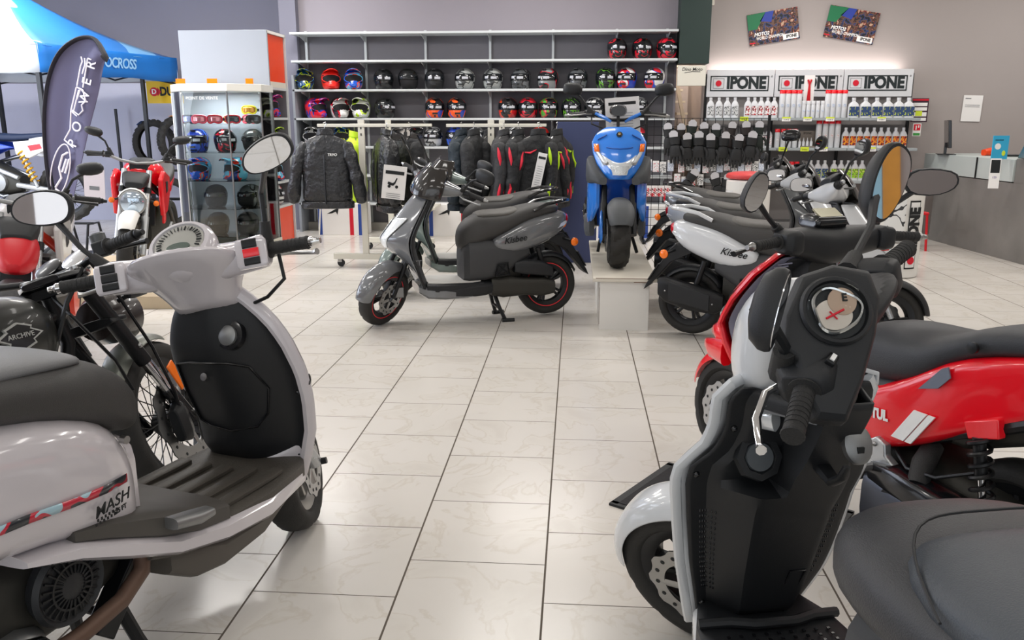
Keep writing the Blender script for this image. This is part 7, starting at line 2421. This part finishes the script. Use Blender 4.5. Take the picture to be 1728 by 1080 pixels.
# ---------------------------------------------------------------- naked motorcycles facing the viewer
def naked_bike(label, loc, ang, lean, steer, paint, acc, round_lamp=True, lower=None):
    r = thing('motorcycle', label, 'motorcycle', loc, (R(-lean), 0, R(ang)))
    Rr = .30
    S = steer_m(steer, Rr, 26, -.03)
    wheel('front_wheel', r, S @ Matrix.Translation((0, 0, Rr)), Rr, .12, .215, 10, BLACKM, 'road', disc=1, twin=False)
    wheel('rear_wheel', r, Matrix.Translation((-1.38, 0, Rr)), Rr, .15, .215, 10, BLACKM, 'road', twin=False)
    front_fender(r, S, acc, Rr, Rr, 40, 150, .075, lift=.03, skirt=.04)
    for s in (-1, 1):
        f = obj('fork_leg', MB().tube([S @ Vector((-.33, s * .095, .93)), S @ Vector((-.13, s * .095, .55))], .024, 12), SILVER, r)
        obj('fork_slider', MB().tube([S @ Vector((-.14, s * .095, .57)), S @ Vector((0, s * .095, Rr - .03))], [.03, .03], 12), SILVER, f)
        obj('fork_clamp', MB().tube([S @ Vector((-.255, s * .095, .79)), S @ Vector((-.235, s * .095, .75))], .032, 12), BLACKM, f)
        indicator(r, S @ Vector((-.20, s * .17, .68)), S.to_3x3() @ Vector((1, 0, 0)), .024, S @ Vector((-.24, s * .10, .70)))
        obj('radiator_shroud', MB().prism([(-.30, .86), (-.42, .93), (-.60, .88), (-.62, .74), (-.50, .58), (-.38, .55), (-.34, .68)], s * .165, s * .205, 'xz'), paint, r, bevel=.012)
        obj('shroud_vent', MB().prism([(-.42, .84), (-.50, .84), (-.50, .76), (-.44, .74)], s * .206, s * .209, 'xz'), BLACKP, r)
        obj('shroud_lower', MB().prism([(-.40, .70), (-.48, .68), (-.48, .50), (-.42, .48)], s * .17, s * .195, 'xz'), lower or paint, r, bevel=.008)
    if round_lamp:
        D = S @ Matrix.Translation((-.15, 0, .68)) @ Matrix.Rotation(R(-90), 4, 'Z')
        hl = obj('headlight', MB().lathe([(.03, -.08), (.07, -.07), (.098, -.02), (.104, .03), (.104, .048), (.094, .05)], 32, D), STEEL, r)
        obj('headlight_glass', MB().lathe([(.094, .048), (.06, .062), (.001, .068)], 30, D), mat('blue_tint_glass', 'c4d4e4', .03, .75, coat=.5), hl)
        obj('lamp_cowl', MB().tube([D @ Vector((.115 * math.cos(R(a)), .02, -.115 * math.sin(R(a)))) for a in range(-200, 21, 20)] if False else [D @ Vector((.112 * math.cos(R(a)), .02, .112 * math.sin(R(a)))) for a in range(20, 161, 20)], [(.03, .008)] * 8, 8), WHITE, hl)
    else:
        obj('headlight', MB().hull([(-.26, .66, .86, .12), (-.16, .62, .84, .11), (-.06, .64, .74, .07), (-.02, .66, .70, .03)], 16, 3), REDM, r, sub=1).data.transform(S)
    obj('fly_screen', MB().hull([(-.30, .84, .92, .11), (-.22, .80, .90, .10), (-.16, .79, .84, .07)], 14, 4), BLACKP, r, bevel=.004).data.transform(S)
    obj('fuel_tank', MB().hull([(-.36, .80, .93, .09), (-.42, .76, .99, .14), (-.55, .74, 1.02, .17), (-.72, .74, .98, .16), (-.86, .74, .88, .11)], 20, 2.8), paint, r, sub=1, ang=75)
    obj('tank_panel', MB().hull([(-.38, .90, 1.0, .07), (-.48, .93, 1.028, .10), (-.62, .93, 1.022, .09)], 14, 3), BLACKP, r)
    obj('seat', MB().hull([(-.82, .74, .84, .08), (-.92, .74, .84, .13), (-1.15, .78, .88, .14), (-1.40, .86, .95, .10), (-1.5, .89, .94, .05)], 16, 3), SEATV, r, sub=1)
    obj('tail_fairing', MB().hull([(-1.0, .68, .80, .14), (-1.25, .76, .88, .12), (-1.5, .85, .92, .06)], 14, 3), paint, r)
    obj('engine', MB().hull([(-.40, .30, .50, .09), (-.50, .24, .66, .14), (-.75, .22, .66, .17), (-.98, .26, .50, .14)], 18, 3), DARKM, r)
    obj('engine_cover', MB().lathe([(.10, .16), (.095, .185), (.05, .19), (.001, .191)], 24, Matrix.Translation((-.80, 0, .36))), lower or ALU, r)
    obj('radiator', MB().box((-.36, 0, .58), (.03, .26, .22), (0, R(-12), 0)), BLACKM, r)
    obj('frame', MB().tube([(-.34, .06, .86), (-.62, .17, .66), (-.98, .15, .42)], .026, 10).tube([(-.34, -.06, .86), (-.62, -.17, .66), (-.98, -.15, .42)], .026, 10), lower or BLACKM, r)
    obj('exhaust', MB().tube([(-.46, -.06, .46), (-.40, -.08, .34), (-.55, -.13, .22), (-1.0, -.16, .24)], .022, 10).tube([(-1.0, -.16, .24), (-1.1, -.18, .30), (-1.45, -.19, .42)], [.03, .05, .05], 14), STEEL, r)
    obj('swingarm', MB().tube([(-.95, .12, .36), (-1.38, .12, .30)], .025, 8).tube([(-.95, -.12, .36), (-1.38, -.12, .30)], .025, 8), BLACKM, r)
    obj('side_stand', MB().tube([(-.75, .13, .25), (-.72, .26, .02)], .014, 8), BLACKM, r)
    obj('handlebar', MB().tube([S @ Vector(p) for p in ((-.42, .38, 1.03), (-.38, .25, 1.035), (-.32, .12, 1.0), (-.31, 0, .985), (-.32, -.12, 1.0), (-.38, -.25, 1.035), (-.42, -.38, 1.03))], .0125, 10), ALU, r)
    for s in (-1, 1):
        grip(r, S, (-.385, s * .26, 1.035), (-.425, s * .39, 1.03), .0175, BLACKM, ([(-.34, s * .20, 1.03), (-.315, s * .27, 1.025), (-.35, s * .38, 1.015)], BLACKM))
        obj('switchgear', MB().box((0, 0, 0), (.05, .05, .05)), BLACKP, r, bevel=.006).data.transform(S @ Matrix.Translation((-.375, s * .225, 1.035)))
        mirror(r, S, (-.37, s * .21, 1.05), (-.36, s * .25, 1.14), (-.37, s * .335, 1.21), (0, -1, -.18 * s), (.1, 0, 1), sc(HEXM, .72), .055, .008, smooth=1)
    return r


naked_bike('red naked motorcycle with round headlight on the wooden plinth', (-3.62, 6.48, .1), 285, 4, 6, RED, WHITE)
o = obj('price_card', MB().box((0, 0, -.12), (.17, .003, .24)), mat('faded_card', 'd8cfd4', .7))
o.location = at(158, 285, 6.4)
o.rotation_euler = (0, R(4), 0)
tag(o, 'faded price card hanging on the red motorcycle handlebar', 'price card')
obj('picture', MB().box((0, -.003, -.15), (.08, .001, .03)), INKG, o)
naked_bike('white and red motorcycle at the far left edge of picture', (-2.95, 4.02, 0), 292, 4, 8, mat('white_red_paint', 'd8d4d2', .2, coat=.6), BLACKP, False, mat('orange_red_frame', 'e0381c', .3, coat=.3))


# ---------------------------------------------------------------- blue motocross bike on a lift behind the flag
def dirt_bike():
    p = at(110, 290, 9.3)
    lf = thing('bike_lift', 'black lift stand under the blue motocross bike', 'stand', (p.x - .62, 9.3, 0))
    obj('lift_top', MB().box((0, 0, .53), (.5, .4, .04)), BLACKM, lf)
    for s in (-1, 1):
        for q in (-1, 1):
            obj('leg', MB().tube([(s * .2, q * .16, .52), (s * .28, q * .24, 0)], .018, 8), BLACKM, lf)
    r = thing('motorcycle', 'blue motocross bike on a lift behind the feather flag', 'motorcycle', (p.x - 1.47, 9.3, .30), (0, 0, PI))
    Rr = .34
    BL = mat('blue_motocross_plastic', '1f3fb0', .3, coat=.3)
    WP = mat('white_red_plastic', 'd9d9dc', .3, coat=.3)
    wheel('rear_wheel', r, Matrix.Translation((-1.47, 0, Rr)), Rr, .12, .24, 0, BLACKM, 'knob', wire=32, hub=.05)
    wheel('front_wheel', r, Matrix.Translation((0, 0, Rr)), Rr, .09, .27, 0, BLACKM, 'knob', wire=32, hub=.04)
    obj('seat', MB().hull([(-.55, .92, 1.02, .07), (-.70, .90, 1.0, .10), (-1.0, .90, .985, .11), (-1.3, .93, 1.0, .10), (-1.42, .96, 1.01, .05)], 16, 3), mat('navy_seat', '10203c', .6), r, sub=1)
    obj('rear_fender', MB().hull([(-1.15, .86, .95, .10), (-1.4, .92, .97, .11), (-1.75, 1.0, 1.03, .07)], 14, 4), WP, r)
    for s in (-1, 1):
        obj('radiator_shroud', MB().prism([(-.22, .96), (-.40, 1.0), (-.75, .90), (-1.0, .84), (-.72, .80), (-.40, .66), (-.30, .72)], s * .13, s * .17, 'xz'), BL, r, bevel=.01)
        obj('side_plate', MB().prism([(-.98, .90), (-1.35, .93), (-1.42, .84), (-1.15, .72), (-1.0, .76)], s * .10, s * .14, 'xz'), WP, r, bevel=.01)
        obj('red_number_patch', MB().prism([(-1.15, .86), (-1.3, .88), (-1.32, .83), (-1.18, .80)], s * .141, s * .144, 'xz'), REDM, r)
        txt('YZ', .09, INKW, r, frame((-.62, s * .172, .87), (-s, 0, .2 * -s if s < 0 else .1), (0, 0, 1)), bold=.03, shear=.3)
    obj('fuel_tank', MB().hull([(-.30, .80, .98, .08), (-.45, .78, 1.0, .12), (-.62, .80, .96, .10)], 14, 3), BL, r)
    obj('engine', MB().hull([(-.48, .36, .62, .09), (-.60, .32, .74, .12), (-.80, .30, .62, .14), (-.98, .34, .52, .10)], 16, 3), DARKM, r)
    obj('engine_cover', MB().lathe([(.11, .13), (.10, .16), (.05, .165), (.001, .166)], 26, Matrix.Translation((-.75, 0, .45))), ALU, r)
    obj('frame', MB().tube([(-.28, .04, .92), (-.45, .12, .72), (-.98, .12, .50)], .026, 10).tube([(-.28, -.04, .92), (-.45, -.12, .72), (-.98, -.12, .50)], .026, 10).tube([(-.30, 0, .85), (-.42, 0, .40), (-.70, 0, .28), (-1.0, 0, .36)], .024, 10), SILVER, r)
    m = MB()
    spring(m, (-1.05, .12, .80), (-1.18, .12, .46), .038, 7, .010)
    sh_ = obj('shock_spring', m, mat('gold_spring', 'd09a1c', .35, .3), r)
    obj('shock_body', MB().tube([(-1.03, .12, .85), (-1.2, .12, .40)], .02, 10), SILVER, sh_)
    obj('swingarm', MB().tube([(-.95, .10, .42), (-1.47, .10, Rr)], .03, 8).tube([(-.95, -.10, .42), (-1.47, -.10, Rr)], .03, 8), SILVER, r)
    for s in (-1, 1):
        obj('fork_leg', MB().tube([(-.32, s * .09, .98), (0, s * .09, Rr)], .026, 10), SILVER, r)
    obj('front_fender', MB().hull([(-.25, .72, .78, .06), (0, .76, .80, .07), (.25, .74, .76, .04)], 12, 3), BL, r)
    obj('handlebar', MB().tube([(-.42, .40, 1.16), (-.36, .2, 1.13), (-.33, 0, 1.08), (-.36, -.2, 1.13), (-.42, -.40, 1.16)], .012, 8), BLACKM, r)
    obj('exhaust', MB().tube([(-.50, -.08, .55), (-.45, -.12, .62), (-.80, -.13, .72), (-1.2, -.12, .82), (-1.5, -.12, .88)], [.02, .02, .025, .04, .045], 12), STEEL, r)


dirt_bike()
w = wheel('spoked_tyre', None, Matrix(), .31, .10, .24, 0, BLACKM, 'road', wire=32, hub=.05, disc=1)
w.location = at(52, 393, 8.2)
w.location.z = .312
w.rotation_euler = (0, 0, R(20))
tag(w, 'spoked wheel standing on the floor behind the feather flag foot', 'wheel')
